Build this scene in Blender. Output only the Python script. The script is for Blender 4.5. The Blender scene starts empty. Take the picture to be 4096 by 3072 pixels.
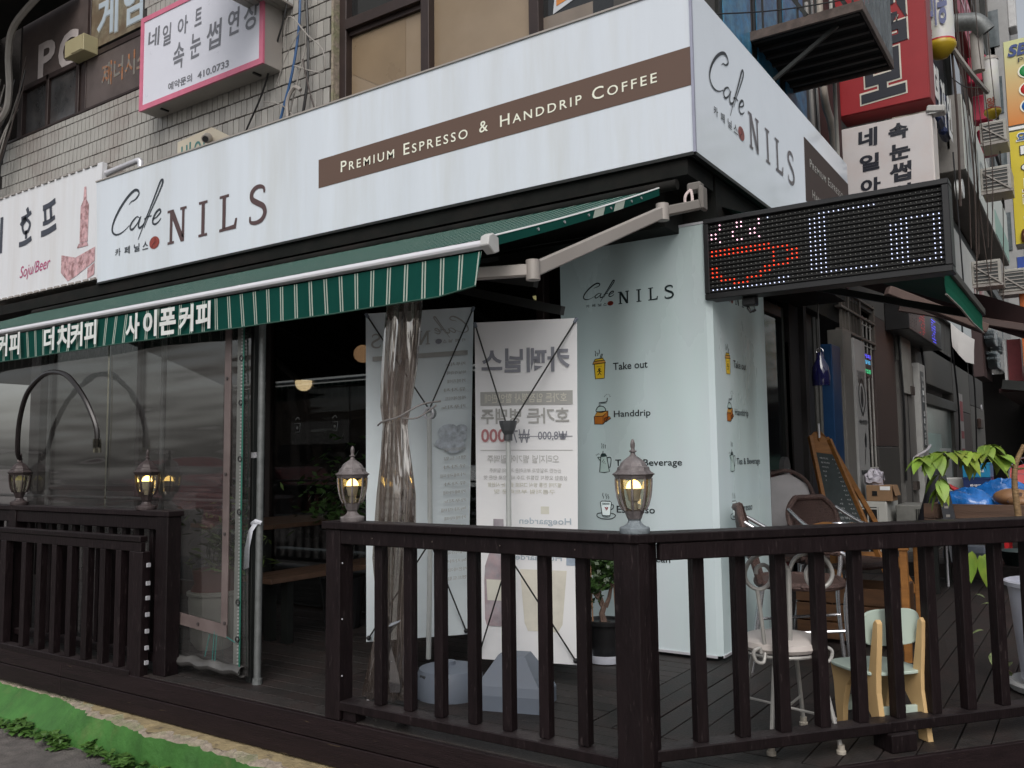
import bpy, bmesh, math, random
from mathutils import Vector, Matrix
random.seed(7)
S = bpy.context.scene
COL = S.collection
V = Vector
# ---------------------------------------------------------------- camera, world, sun, exposure
H = 1.165
yaw, pit, rol = math.radians(-33.9), math.radians(4.93), math.radians(-0.713)
fw = V((math.sin(yaw)*math.cos(pit), math.cos(yaw)*math.cos(pit), math.sin(pit)))
rt = V((math.cos(yaw), -math.sin(yaw), 0)); up = rt.cross(fw)
rt, up = rt*math.cos(rol)+up*math.sin(rol), -rt*math.sin(rol)+up*math.cos(rol)
cd = bpy.data.cameras.new('camera'); cam = bpy.data.objects.new('camera', cd); COL.objects.link(cam)
cd.sensor_width = 36; cd.lens = 3450/4096*36; cd.clip_start = .05; cd.clip_end = 600
cam.matrix_world = Matrix(((rt.x, up.x, -fw.x, 0), (rt.y, up.y, -fw.y, 0), (rt.z, up.z, -fw.z, H), (0, 0, 0, 1)))
S.camera = cam
W = bpy.data.worlds.new('World'); S.world = W; W.use_nodes = True
nt = W.node_tree; nt.nodes.clear()
sky = nt.nodes.new('ShaderNodeTexSky'); sky.sky_type = 'NISHITA'; sky.sun_disc = False
SUN_EL, SUN_AZ = math.radians(44), math.radians(152)      # azimuth measured from +y clockwise
sky.sun_elevation = SUN_EL; sky.sun_rotation = SUN_AZ; sky.dust_density = 4; sky.air_density = 1.2
hs = nt.nodes.new('ShaderNodeHueSaturation'); hs.inputs['Saturation'].default_value = .28
bg = nt.nodes.new('ShaderNodeBackground'); bg.inputs[1].default_value = .13
wo = nt.nodes.new('ShaderNodeOutputWorld')
nt.links.new(sky.outputs[0], hs.inputs['Color']); nt.links.new(hs.outputs[0], bg.inputs[0]); nt.links.new(bg.outputs[0], wo.inputs[0])
sl = bpy.data.lights.new('sun', 'SUN'); sl.energy = .75; sl.angle = math.radians(35); sl.color = (1, .97, .93)
so = bpy.data.objects.new('sun', sl); COL.objects.link(so)
sd = V((math.sin(SUN_AZ)*math.cos(SUN_EL), math.cos(SUN_AZ)*math.cos(SUN_EL), math.sin(SUN_EL)))
so.rotation_euler = sd.to_track_quat('Z', 'Y').to_euler(); so.location = (0, -5, 12)
S.view_settings.view_transform = 'Standard'; S.view_settings.look = 'None'; S.view_settings.gamma = 1
S.view_settings.exposure = 0.12
S.view_settings.use_curve_mapping = False
try: S.cycles.use_denoising = True; S.cycles.transparent_max_bounces = 24; S.cycles.max_bounces = 8
except Exception: pass

# ---------------------------------------------------------------- materials
MC = {}
def M(name, col=(.5,.5,.5), rough=.6, metal=0, var=.12, scale=6, stretch=(1,1,1), bump=0, bscale=40, dirt=None, damt=.5, dscale=3, dlo=.45, dhi=.7, rand=0, spec=.5, emit=None, es=0, trans=0, coat=0, top=None):
    if name in MC: return MC[name]
    m = bpy.data.materials.new(name); m.use_nodes = True; n = m.node_tree; L = n.links
    b = n.nodes['Principled BSDF']; tc = n.nodes.new('ShaderNodeTexCoord')
    mp = n.nodes.new('ShaderNodeMapping'); mp.inputs['Scale'].default_value = stretch
    L.new(tc.outputs['Object'], mp.inputs[0])
    no = n.nodes.new('ShaderNodeTexNoise'); no.inputs['Scale'].default_value = scale; no.inputs['Detail'].default_value = 6; no.inputs['Roughness'].default_value = .6
    L.new(mp.outputs[0], no.inputs['Vector'])
    r = n.nodes.new('ShaderNodeMapRange'); r.inputs[1].default_value = .3; r.inputs[2].default_value = .7; r.inputs[3].default_value = 1-var; r.inputs[4].default_value = 1+var
    L.new(no.outputs[0], r.inputs[0])
    vm = n.nodes.new('ShaderNodeVectorMath'); vm.operation = 'SCALE'; vm.inputs[0].default_value = col; L.new(r.outputs[0], vm.inputs['Scale'])
    out = vm.outputs[0]
    if rand:
        oi = n.nodes.new('ShaderNodeObjectInfo'); rr = n.nodes.new('ShaderNodeMapRange'); rr.inputs[3].default_value = 1-rand; rr.inputs[4].default_value = 1+rand
        L.new(oi.outputs['Random'], rr.inputs[0]); v2 = n.nodes.new('ShaderNodeVectorMath'); v2.operation = 'SCALE'; L.new(out, v2.inputs[0]); L.new(rr.outputs[0], v2.inputs['Scale']); out = v2.outputs[0]
    if dirt:
        n2 = n.nodes.new('ShaderNodeTexNoise'); n2.inputs['Scale'].default_value = dscale; n2.inputs['Detail'].default_value = 8; n2.inputs['Roughness'].default_value = .65
        L.new(mp.outputs[0], n2.inputs['Vector'])
        r2 = n.nodes.new('ShaderNodeMapRange'); r2.inputs[1].default_value = dlo; r2.inputs[2].default_value = dhi; r2.inputs[4].default_value = damt; L.new(n2.outputs[0], r2.inputs[0])
        mx = n.nodes.new('ShaderNodeMix'); mx.data_type = 'RGBA'; L.new(r2.outputs[0], mx.inputs[0]); L.new(out, mx.inputs[6]); mx.inputs[7].default_value = (*dirt, 1); out = mx.outputs[2]
    if top:      # paler colour mixed into upward faces, broken up by noise
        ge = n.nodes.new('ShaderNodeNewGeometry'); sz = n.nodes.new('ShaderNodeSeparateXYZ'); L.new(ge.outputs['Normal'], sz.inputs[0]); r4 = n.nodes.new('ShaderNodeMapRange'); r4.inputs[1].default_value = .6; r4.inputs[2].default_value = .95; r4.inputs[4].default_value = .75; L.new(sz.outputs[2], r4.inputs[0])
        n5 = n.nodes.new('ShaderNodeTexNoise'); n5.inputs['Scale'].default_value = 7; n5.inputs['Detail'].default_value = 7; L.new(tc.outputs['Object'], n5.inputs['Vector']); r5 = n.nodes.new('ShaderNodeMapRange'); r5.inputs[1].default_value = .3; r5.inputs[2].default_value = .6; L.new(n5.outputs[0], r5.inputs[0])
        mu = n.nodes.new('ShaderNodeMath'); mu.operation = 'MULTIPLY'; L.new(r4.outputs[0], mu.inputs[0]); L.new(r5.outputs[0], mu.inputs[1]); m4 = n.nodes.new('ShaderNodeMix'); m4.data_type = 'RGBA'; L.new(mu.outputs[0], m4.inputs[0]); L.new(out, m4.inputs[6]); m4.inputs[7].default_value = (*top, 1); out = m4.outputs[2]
    L.new(out, b.inputs['Base Color'])
    rm = n.nodes.new('ShaderNodeMapRange'); rm.inputs[3].default_value = max(.02, rough-.08); rm.inputs[4].default_value = min(1, rough+.08); L.new(no.outputs[0], rm.inputs[0]); L.new(rm.outputs[0], b.inputs['Roughness'])
    b.inputs['Metallic'].default_value = metal; b.inputs['Specular IOR Level'].default_value = spec
    if trans: b.inputs['Transmission Weight'].default_value = trans
    if coat: b.inputs['Coat Weight'].default_value = coat
    if emit: b.inputs['Emission Color'].default_value = (*emit, 1); b.inputs['Emission Strength'].default_value = es
    if bump:
        n3 = n.nodes.new('ShaderNodeTexNoise'); n3.inputs['Scale'].default_value = bscale; n3.inputs['Detail'].default_value = 4; L.new(mp.outputs[0], n3.inputs['Vector'])
        bp = n.nodes.new('ShaderNodeBump'); bp.inputs['Strength'].default_value = bump; bp.inputs['Distance'].default_value = .01; L.new(n3.outputs[0], bp.inputs['Height']); L.new(bp.outputs[0], b.inputs['Normal'])
    MC[name] = m; return m
def glassy(name, tint=(1,1,1), fac=.12, rough=.03, haze=0, hazecol=(.5,.5,.5), bump=0, bscale=2, stretch=(1,1,1), edge=.5):
    m = bpy.data.materials.new(name); m.use_nodes = True; n = m.node_tree; L = n.links; n.nodes.clear()
    o = n.nodes.new('ShaderNodeOutputMaterial'); t = n.nodes.new('ShaderNodeBsdfTransparent'); t.inputs[0].default_value = (*tint, 1)
    g = n.nodes.new('ShaderNodeBsdfGlossy'); g.inputs['Roughness'].default_value = rough
    lw = n.nodes.new('ShaderNodeLayerWeight'); lw.inputs[0].default_value = edge
    mr = n.nodes.new('ShaderNodeMapRange'); mr.inputs[3].default_value = fac; mr.inputs[4].default_value = min(1, fac+.5); L.new(lw.outputs['Fresnel'], mr.inputs[0])
    mx = n.nodes.new('ShaderNodeMixShader'); L.new(mr.outputs[0], mx.inputs[0]); L.new(t.outputs[0], mx.inputs[1]); L.new(g.outputs[0], mx.inputs[2]); last = mx.outputs[0]
    if haze:
        d = n.nodes.new('ShaderNodeBsdfDiffuse'); d.inputs[0].default_value = (*hazecol, 1)
        tc = n.nodes.new('ShaderNodeTexCoord'); nn = n.nodes.new('ShaderNodeTexNoise'); nn.inputs['Scale'].default_value = 1.6; nn.inputs['Detail'].default_value = 5; L.new(tc.outputs['Object'], nn.inputs['Vector'])
        r2 = n.nodes.new('ShaderNodeMapRange'); r2.inputs[1].default_value = .3; r2.inputs[2].default_value = .75; r2.inputs[3].default_value = haze*.4; r2.inputs[4].default_value = haze*1.5; L.new(nn.outputs[0], r2.inputs[0])
        m2 = n.nodes.new('ShaderNodeMixShader'); L.new(r2.outputs[0], m2.inputs[0]); L.new(last, m2.inputs[1]); L.new(d.outputs[0], m2.inputs[2]); last = m2.outputs[0]
    if bump:
        tc = n.nodes.new('ShaderNodeTexCoord'); mp = n.nodes.new('ShaderNodeMapping'); mp.inputs['Scale'].default_value = stretch; L.new(tc.outputs['Object'], mp.inputs[0])
        nn = n.nodes.new('ShaderNodeTexNoise'); nn.inputs['Scale'].default_value = bscale; nn.inputs['Detail'].default_value = 2; L.new(mp.outputs[0], nn.inputs['Vector'])
        bp = n.nodes.new('ShaderNodeBump'); bp.inputs['Strength'].default_value = bump; bp.inputs['Distance'].default_value = .05; L.new(nn.outputs[0], bp.inputs['Height']); L.new(bp.outputs[0], g.inputs['Normal'])
    L.new(last, o.inputs[0]); MC[name] = m; return m
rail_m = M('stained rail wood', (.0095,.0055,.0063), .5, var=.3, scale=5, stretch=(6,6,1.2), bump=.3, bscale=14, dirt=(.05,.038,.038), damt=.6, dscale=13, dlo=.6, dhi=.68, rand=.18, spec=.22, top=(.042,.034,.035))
deck_m = M('weathered deck wood', (.029,.026,.025), .55, var=.3, scale=9, stretch=(2,2,2), bump=.4, bscale=45, dirt=(.045,.031,.029), damt=.8, dscale=2.2, rand=.32, spec=.25)
fasc_m = M('painted fascia boards', (.014,.0075,.0085), .55, var=.3, scale=4, stretch=(1,4,12), bump=.3, bscale=30, dirt=(.16,.12,.065), damt=.45, dscale=6, dlo=.66, dhi=.71, rand=.1, spec=.25)
green_m = M('green painted curb', (.045,.148,.027), .65, var=.28, scale=5, bump=.5, bscale=35, dirt=(.15,.17,.06), damt=.55, dscale=6, dlo=.55, dhi=.8)
conc_m = M('chipped concrete', (.3,.25,.2), .9, var=.3, scale=22, bump=1, bscale=60, dirt=(.14,.2,.05), damt=.6, dscale=7)
tan_m = M('tan concrete ledge', (.3,.235,.13), .85, var=.25, scale=14, bump=.7, bscale=50, dirt=(.1,.08,.06), damt=.6, dscale=12, dlo=.58, dhi=.66)
street_m = M('worn pavement', (.125,.11,.103), .85, var=.35, scale=14, bump=.7, bscale=80, dirt=(.085,.08,.08), damt=.7, dscale=1.5)
sign_m = M('white sign acrylic', (.675,.725,.79), .2, var=.05, scale=1.6, stretch=(1.6,1,.18), dirt=(.5,.50,.46), damt=.55, dscale=1.7, dlo=.45, dhi=.8, spec=.5)
sign2_m = M('white side sign acrylic', (.70,.74,.79), .08, var=.04, scale=1.5, spec=.7, emit=(.8,.9,1), es=.08)  # faint even glow added to brighten the side panel
brown_m = M('brown sign stripe', (.12,.07,.05), .4, var=.04, scale=2)
dbrown_m = M('dark brown print', (.085,.045,.045), .4, var=.02)
cream_m = M('cream print', (.85,.85,.72), .4, var=.02)
black_m = M('black print', (.012,.014,.018), .4, var=.02)
red_m = M('bean red print', (.26,.035,.02), .3, var=.4, scale=30)
metal_dark = M('dark steel', (.02,.022,.021), .45, .3, var=.3)
soffit_m = M('near black soffit', (.007,.008,.007), .75, var=.4, scale=5, dirt=(.028,.02,.018), damt=.5, spec=.2)  # near black base colour with brownish noise patches
alu_m = M('white aluminium', (.66,.66,.7), .3, .35, var=.05)
beige_m = M('beige painted metal', (.36,.33,.305), .5, .1, var=.12, dirt=(.2,.17,.15), damt=.4)
tile_m = M('grey glazed tile', (.34,.33,.305), .38, var=.05, scale=6, dirt=(.24,.19,.17), damt=.7, dscale=1.3, rand=.17)
grout_m = M('dark grout', (.035,.03,.028), .9, var=.3, scale=20, bump=.5)
frame_m = M('brown window frame', (.035,.022,.02), .45, .2, var=.25)
film_m = M('beige window film', (.27,.205,.14), .32, var=.09, scale=2.5, dirt=(.21,.15,.085), damt=.6, dscale=.9)
dglass_m = M('dark window glass', (.012,.013,.014), .06, var=.2, spec=.6)
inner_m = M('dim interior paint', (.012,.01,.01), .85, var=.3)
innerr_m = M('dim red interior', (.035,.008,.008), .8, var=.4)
col_m = M('pale teal lightbox film', (.46,.55,.545), .28, var=.06, scale=1.2, stretch=(1,1,.3), dirt=(.52,.53,.58), damt=.8, dscale=.9, emit=(.74,.93,.95), es=.2)
def tubes(m):      # fluorescent tubes shining through the film: slow vertical bands, dimmed towards the top to paint in the awning's shade
    n = m.node_tree; L = n.links; b = n.nodes['Principled BSDF']; tc = n.nodes.new('ShaderNodeTexCoord'); mp = n.nodes.new('ShaderNodeMapping'); mp.inputs['Scale'].default_value = (1.9,1.9,.35); L.new(tc.outputs['Object'], mp.inputs[0])
    no = n.nodes.new('ShaderNodeTexNoise'); no.inputs['Scale'].default_value = 1.3; no.inputs['Detail'].default_value = 1; L.new(mp.outputs[0], no.inputs['Vector']); mr = n.nodes.new('ShaderNodeMapRange'); mr.inputs[1].default_value = .3; mr.inputs[2].default_value = .7; mr.inputs[3].default_value = .03; mr.inputs[4].default_value = .15; L.new(no.outputs[0], mr.inputs[0])
    sp = n.nodes.new('ShaderNodeSeparateXYZ'); L.new(tc.outputs['Object'], sp.inputs[0]); m2 = n.nodes.new('ShaderNodeMapRange'); m2.inputs[1].default_value = 1.5; m2.inputs[2].default_value = 2.5; m2.inputs[3].default_value = 1; m2.inputs[4].default_value = .35; L.new(sp.outputs[2], m2.inputs[0])
    mu = n.nodes.new('ShaderNodeMath'); mu.operation = 'MULTIPLY'; L.new(mr.outputs[0], mu.inputs[0]); L.new(m2.outputs[0], mu.inputs[1]); L.new(mu.outputs[0], b.inputs['Emission Strength'])
tubes(col_m)
lamp_m = M('weathered lantern metal', (.15,.13,.13), .55, .15, var=.25, scale=20, bump=.35, bscale=90, dirt=(.27,.25,.25), damt=.7, dscale=22)
lampb_m = M('grey lantern base', (.2,.23,.25), .6, .1, var=.2, scale=25, bump=.4, bscale=90)
lamp2_m = M('dark lantern metal', (.045,.032,.032), .5, .2, var=.3, scale=20, bump=.3, bscale=90, dirt=(.12,.1,.1), damt=.5, dscale=14)
bulb_on = M('lit bulb', (1,.8,.4), .4, emit=(1,.66,.2), es=7)
bulb_dim = M('unlit bulb cap', (.5,.45,.2), .4, emit=(.8,.7,.25), es=.12)
bulbw = M('white bulb body', (.55,.53,.48), .4)
lglass = glassy('lantern glass', (.8,.78,.7), .05, .04)
vinyl = glassy('clear vinyl sheet', (.72,.72,.71), .15, .05, haze=.05, hazecol=(.42,.4,.39), bump=.26, bscale=1.5, stretch=(.4,1,3), edge=.35)
tape_m = M('brown seam tape', (.13,.10,.095), .45, var=.15, dirt=(.2,.165,.16), damt=.4)
white_t = M('white lettering', (.8,.82,.82), .5, var=.03)
banner_m = M('grey banner film', (.84,.845,.86), .5, var=.06, scale=2, dirt=(.80,.80,.78), damt=.6, dscale=1)
banner2_m = M('grey blue banner film', (.70,.77,.80), .5, var=.08, scale=2, dirt=(.54,.60,.63), damt=.6, dscale=.9)
pr1 = M('faded dark print', (.25,.26,.3), .5, var=.05); pr2 = M('faded grey print', (.40,.40,.385), .5, var=.05); pr3 = M('faded red print', (.45,.19,.2), .5, var=.05)
pr4 = M('very faded print', (.54,.54,.53), .5, var=.05); pr5 = M('faded cream print', (.66,.65,.57), .5, var=.1); pr6 = M('faded blue print', (.42,.49,.55), .5, var=.05)
curt_m = glassy('gathered vinyl', (.78,.74,.70), .2, .06, haze=.17, hazecol=(.25,.20,.18), bump=.35, bscale=6, stretch=(3,3,.4))
curt_m.name = 'gathered vinyl'
base_m = M('grey plastic base', (.17,.2,.25), .5, var=.1, dirt=(.12,.13,.15), damt=.5)
steel_m = M('galvanised pole', (.17,.18,.18), .5, .4, var=.2, scale=30)
chrome_m = M('polished aluminium tube', (.62,.62,.65), .22, .85, var=.05)
wick_m = M('brown wicker', (.085,.05,.043), .5, var=.45, scale=90, stretch=(1,1,1), bump=1, bscale=120)
pine_m = M('orange pine wood', (.33,.14,.035), .5, var=.25, scale=6, stretch=(1,1,6), bump=.1)
pale_m = M('pale plywood', (.62,.42,.2), .5, var=.12, scale=8, stretch=(1,1,.3))
mint_m = M('mint painted wood', (.5,.6,.53), .4, var=.06, dirt=(.42,.48,.42), damt=.4)
cushion_m = M('pale pink cushion vinyl', (.56,.51,.48), .5, var=.06, bump=.2, bscale=20)
wmet_m = M('white painted iron', (.42,.41,.39), .45, .2, var=.15)
blk_m = M('black plastic', (.012,.012,.013), .4, var=.2)
ledred = M('lit red diode', (.8,.1,.05), .4, emit=(1,.045,.012), es=1.9); ledwh = M('lit white diode', (.6,.6,.9), .4, emit=(.66,.72,1), es=1.6); ledpk = M('lit pink diode', (.8,.4,.5), .4, emit=(1,.55,.7), es=3)
ledof = M('unlit diode', (.3,.3,.28), .3); ledbl = M('lit blue diode', (.05,.05,.8), .4, emit=(.1,.1,1), es=1.2)
leaf_m = M('yellow green leaf', (.15,.25,.03), .5, var=.3, scale=9, dirt=(.36,.36,.05), damt=.6, dscale=5, rand=.3)
leafd_m = M('dark green leaf', (.04,.085,.022), .35, var=.4, scale=20, rand=.2)
weed_m = M('curb weed leaf', (.055,.12,.022), .5, var=.5, scale=12)
bark_m = M('pale brown bark', (.14,.09,.07), .8, var=.3, scale=25, bump=.7, bscale=60)
grn_aw = None
def stripes():
    m = M('striped green canvas', (.006,.058,.046), .85, var=.14, scale=3, bump=.1, bscale=200, spec=.08); n = m.node_tree; L = n.links; b = n.nodes['Principled BSDF']
    base = b.inputs['Base Color'].links[0].from_socket
    tc = n.nodes.new('ShaderNodeTexCoord'); sp = n.nodes.new('ShaderNodeSeparateXYZ'); L.new(tc.outputs['Object'], sp.inputs[0])
    def mth(op, a, c=None, d=None):
        q = n.nodes.new('ShaderNodeMath'); q.operation = op
        for i, x in enumerate((a, c, d)):
            if x is None: continue
            if isinstance(x, (int, float)): q.inputs[i].default_value = x
            else: L.new(x, q.inputs[i])
        return q.outputs[0]
    u = mth('MODULO', mth('ADD', sp.outputs[0], 20.0), .1027)
    a = mth('COMPARE', u, .022, .0038); c = mth('COMPARE', u, .0375, .0038); s = mth('MAXIMUM', a, c)
    mx = n.nodes.new('ShaderNodeMix'); mx.data_type = 'RGBA'; L.new(s, mx.inputs[0]); L.new(base, mx.inputs[6]); mx.inputs[7].default_value = (.38,.43,.38,1)
    L.new(mx.outputs[2], b.inputs['Base Color'])
    tr = n.nodes.new('ShaderNodeBsdfTranslucent'); L.new(mx.outputs[2], tr.inputs[0]); ms = n.nodes.new('ShaderNodeMixShader'); ms.inputs[0].default_value = .03
    o = n.nodes['Material Output']; L.new(b.outputs[0], ms.inputs[1]); L.new(tr.outputs[0], ms.inputs[2]); L.new(ms.outputs[0], o.inputs[0])
    return m
canvas_m = stripes()

# ---------------------------------------------------------------- object helpers
MW = {}
def thing(name, label, cat, loc=(0,0,0), rz=0, group=None, kind=None, rx=0, ry=0):
    o = bpy.data.objects.new(name, None); COL.objects.link(o); o.empty_display_size = .1
    o.location = loc; o.rotation_euler = (rx, ry, rz)
    if label: o['label'] = label
    if cat: o['category'] = cat
    if group: o['group'] = group
    if kind: o['kind'] = kind
    MW[o] = Matrix.Translation(loc) @ o.rotation_euler.to_matrix().to_4x4(); return o
class G:
    def __init__(s): s.v = []; s.f = []; s.cuts = []
    def mark(s): s.cuts.append((len(s.v), len(s.f)))
    def add(s, vs, fs):
        k = len(s.v); s.v += [tuple(p) for p in vs]; s.f += [tuple(i+k for i in f) for f in fs]; return s
    def box(s, a, b):
        (x0,y0,z0),(x1,y1,z1) = a, b
        return s.add([(x0,y0,z0),(x1,y0,z0),(x1,y1,z0),(x0,y1,z0),(x0,y0,z1),(x1,y0,z1),(x1,y1,z1),(x0,y1,z1)],
                     [(0,3,2,1),(4,5,6,7),(0,1,5,4),(1,2,6,5),(2,3,7,6),(3,0,4,7)])
    def ob(s, c, d, R=None):
        R = R or Matrix.Identity(3); c = V(c); k = len(s.v); s.box([-x/2 for x in d], [x/2 for x in d])
        for i in range(k, len(s.v)): s.v[i] = tuple(c + R @ V(s.v[i]))
        return s
    def bar(s, p, q, w, h, upv=(0,0,1)):
        p, q = V(p), V(q); d = (q-p); L = d.length; d.normalize(); u = V(upv); sd_ = d.cross(u)
        if sd_.length < 1e-4: sd_ = d.cross(V((1,0,0)))
        sd_.normalize(); u = sd_.cross(d)
        return s.ob((p+q)/2, (L, w, h), Matrix((d, sd_, u)).transposed())
    def tube(s, pts, r, n=8, cap=True):
        pts = [V(p) for p in pts]; rs = r if isinstance(r, (list, tuple)) else [r]*len(pts); k = len(s.v); pu = None
        for i, p in enumerate(pts):
            d = (pts[min(i+1, len(pts)-1)]-pts[max(i-1, 0)]); d.normalize()
            if pu is None: pu = d.orthogonal().normalized()
            pu = (pu - d*pu.dot(d)); pu = pu.normalized() if pu.length > 1e-5 else d.orthogonal().normalized(); w = d.cross(pu)
            for j in range(n):
                a = 2*math.pi*j/n; s.v.append(tuple(p+(pu*math.cos(a)+w*math.sin(a))*rs[i]))
        for i in range(len(pts)-1):
            for j in range(n):
                a = k+i*n+j; b = k+i*n+(j+1) % n; s.f.append((a, b, b+n, a+n))
        if cap: s.f.append(tuple(k+j for j in reversed(range(n)))); s.f.append(tuple(k+(len(pts)-1)*n+j for j in range(n)))
        return s
    def lathe(s, c, prof, n=16, ph=0, capb=True, capt=True, rib=None):
        k = len(s.v); c = V(c)
        for i, (r, z) in enumerate(prof):
            for j in range(n):
                a = 2*math.pi*j/n+ph; rr = r*(rib(j) if rib else 1); s.v.append((c.x+rr*math.cos(a), c.y+rr*math.sin(a), c.z+z))
        for i in range(len(prof)-1):
            for j in range(n):
                a = k+i*n+j; b = k+i*n+(j+1) % n; s.f.append((a, b, b+n, a+n))
        if capb: s.f.append(tuple(k+j for j in reversed(range(n))))
        if capt: s.f.append(tuple(k+(len(prof)-1)*n+j for j in range(n)))
        return s
    def prism(s, pts, vec):
        n = len(pts); vec = V(vec); p = [V(q) for q in pts]
        return s.add(p+[q+vec for q in p], [tuple(reversed(range(n))), tuple(range(n, 2*n))]+[(i, (i+1) % n, n+(i+1) % n, n+i) for i in range(n)])
    def poly(s, pts): return s.add(pts, [tuple(range(len(pts)))])
    def grid(s, rows):
        k = len(s.v); m = len(rows[0])
        for r in rows: s.v += [tuple(p) for p in r]
        for i in range(len(rows)-1):
            for j in range(m-1): a = k+i*m+j; s.f.append((a, a+1, a+m+1, a+m))
        return s
    def sphere(s, c, r, n=12, m=7, z0=-1, z1=1, sc=(1,1,1)):
        rows = []; c = V(c)
        for i in range(m+1):
            t = math.asin(max(-1, min(1, z0)))+(math.asin(z1)-math.asin(z0))*i/m
            rows.append([c+V((sc[0]*r*math.cos(t)*math.cos(2*math.pi*j/n), sc[1]*r*math.cos(t)*math.sin(2*math.pi*j/n), sc[2]*r*math.sin(t))) for j in range(n+1)])
        return s.grid(rows)
    def build(s, name, mat, parent=None, smooth=False, bevel=0, label=None, kind=None, cat=None, group=None, local=False):
        if name == 'lettering' and s.cuts and (len(s.cuts) > 1 or s.cuts[0] != (0, 0)):
            cs = ([] if s.cuts[0] == (0, 0) else [(0, 0)])+s.cuts+[(len(s.v), len(s.f))]
            for (v0, f0), (v1_, f1_) in zip(cs, cs[1:]):
                q = G(); q.v = s.v[v0:v1_]; q.f = [tuple(i-v0 for i in f) for f in s.f[f0:f1_]]; o = q.build(name, mat, parent)
            return o
        me = bpy.data.meshes.new(name); vs = s.v
        root = parent
        if parent is not None and not local:
            while root.parent: root = root.parent
            inv = MW[root].inverted(); vs = [inv @ V(p) for p in s.v]
        me.from_pydata([tuple(p) for p in vs], [], s.f); me.update()
        if bevel or smooth:
            bm = bmesh.new(); bm.from_mesh(me)
            if bevel:
                bmesh.ops.bevel(bm, geom=[e for e in bm.edges if len(e.link_faces) == 2 and e.calc_face_angle(0) > .5], offset=bevel, segments=1, affect='EDGES', clamp_overlap=True)
            bm.to_mesh(me); bm.free()
            if smooth:
                for p in me.polygons: p.use_smooth = True
                try: me.set_sharp_from_angle(angle=math.radians(38))
                except Exception: pass
        me.materials.append(mat); o = bpy.data.objects.new(name, me); COL.objects.link(o)
        if parent is not None: o.parent = parent
        for k, x in (('label', label), ('kind', kind), ('category', cat), ('group', group)):
            if x: o[k] = x
        return o
def copy_tree(o, parent=None, root=True):
    c = o.copy(); COL.objects.link(c); c.parent = parent
    for ch in [x for x in o.children]: copy_tree(ch, c, False)
    return c
def dup(o, loc, rz, label, scale=None):
    kids = list(o.children); c = o.copy(); COL.objects.link(c); c.location = loc; c.rotation_euler = (o.rotation_euler[0], o.rotation_euler[1], rz); c['label'] = label
    if scale: c.scale = scale
    for ch in kids: copy_tree(ch, c)
    MW[c] = Matrix.Translation(loc) @ c.rotation_euler.to_matrix().to_4x4(); return c
def smooth_path(pts, n=6, closed=False):
    P = [V(p) for p in pts]; out = []; N = len(P); rng = range(N if closed else N-1)
    for i in rng:
        if closed: a, b, c, d = P[(i-1) % N], P[i], P[(i+1) % N], P[(i+2) % N]
        else: a, b, c, d = P[max(i-1, 0)], P[i], P[i+1], P[min(i+2, N-1)]
        for k in range(n):
            t = k/n; out.append(.5*((2*b)+(c-a)*t+(2*a-5*b+4*c-d)*t*t+(3*b-a-3*c+d)*t**3))
    out.append(P[0] if closed else P[-1]); return out
# flat lettering: O origin, R right vector, U up vector
TC = {}
def glyphs(s, bold=0, sp=1, caps=False, shear=0):
    key = (s, bold, sp, caps, shear)
    if key not in TC:
        c = bpy.data.curves.new('t', 'FONT'); c.body = s; c.resolution_u = 3; c.offset = bold; c.space_character = sp; c.shear = shear; c.fill_mode = 'FRONT'
        if caps:
            c.small_caps_scale = .76
            for i, ch in enumerate(s):
                if ch.islower(): c.body_format[i].use_small_caps = True
        o = bpy.data.objects.new('t', c); COL.objects.link(o); dg = bpy.context.evaluated_depsgraph_get()
        me = bpy.data.meshes.new_from_object(o.evaluated_get(dg)); vs = [tuple(v.co) for v in me.vertices]; fs = [tuple(p.vertices) for p in me.polygons]
        bpy.data.objects.remove(o); bpy.data.curves.remove(c); bpy.data.meshes.remove(me)
        x0 = min(v[0] for v in vs); x1 = max(v[0] for v in vs); y0 = min(v[1] for v in vs); y1 = max(v[1] for v in vs)
        TC[key] = ([(v[0]-x0, v[1]-y0) for v in vs], fs, x1-x0, y1-y0)
    return TC[key]
def txt(g, s, O, R, U, w=None, h=None, bold=0, sp=1, caps=False, shear=0):
    vs, fs, W0, H0 = glyphs(s, bold, sp, caps, shear); O, R, U = V(O), V(R), V(U)
    sx = w/W0 if w else h/H0; sy = h/H0 if h else sx
    g.cuts.append((len(g.v), len(g.f))); g.add([O+R*(x*sx)+U*(y*sy) for x, y in vs], fs)
def ribbon(g, pts, w, O, R, U, n=5, sm=True, closed=False, taper=True):
    P = smooth_path([(a, b, 0) for a, b in pts], n, closed) if sm else [V((a, b, 0)) for a, b in pts]
    O, R, U = V(O), V(R), V(U); k = len(g.v); N = len(P); ws = w if callable(w) else (lambda t: w)
    for i, p in enumerate(P):
        d = P[min(i+1, N-1)]-P[max(i-1, 0)]
        if closed and i in (0, N-1): d = P[1]-P[-2]
        d = d.normalized() if d.length > 1e-9 else V((1, 0, 0)); q = V((-d.y, d.x, 0))*ws(i/(N-1))/2
        for s_ in (1, -1): e = p+q*s_; g.v.append(tuple(O+R*e.x+U*e.y))
    for i in range(N-1): a = k+2*i; g.f.append((a, a+1, a+3, a+2))
def fpoly(g, pts, O, R, U): O, R, U = V(O), V(R), V(U); g.poly([O+R*a+U*b for a, b in pts])
def disc(g, c, rx, ry, O, R, U, n=18): fpoly(g, [(c[0]+rx*math.cos(2*math.pi*i/n), c[1]+ry*math.sin(2*math.pi*i/n)) for i in range(n)], O, R, U)
XR, YR, ZU = V((1,0,0)), V((0,1,0)), V((0,0,1))
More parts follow.
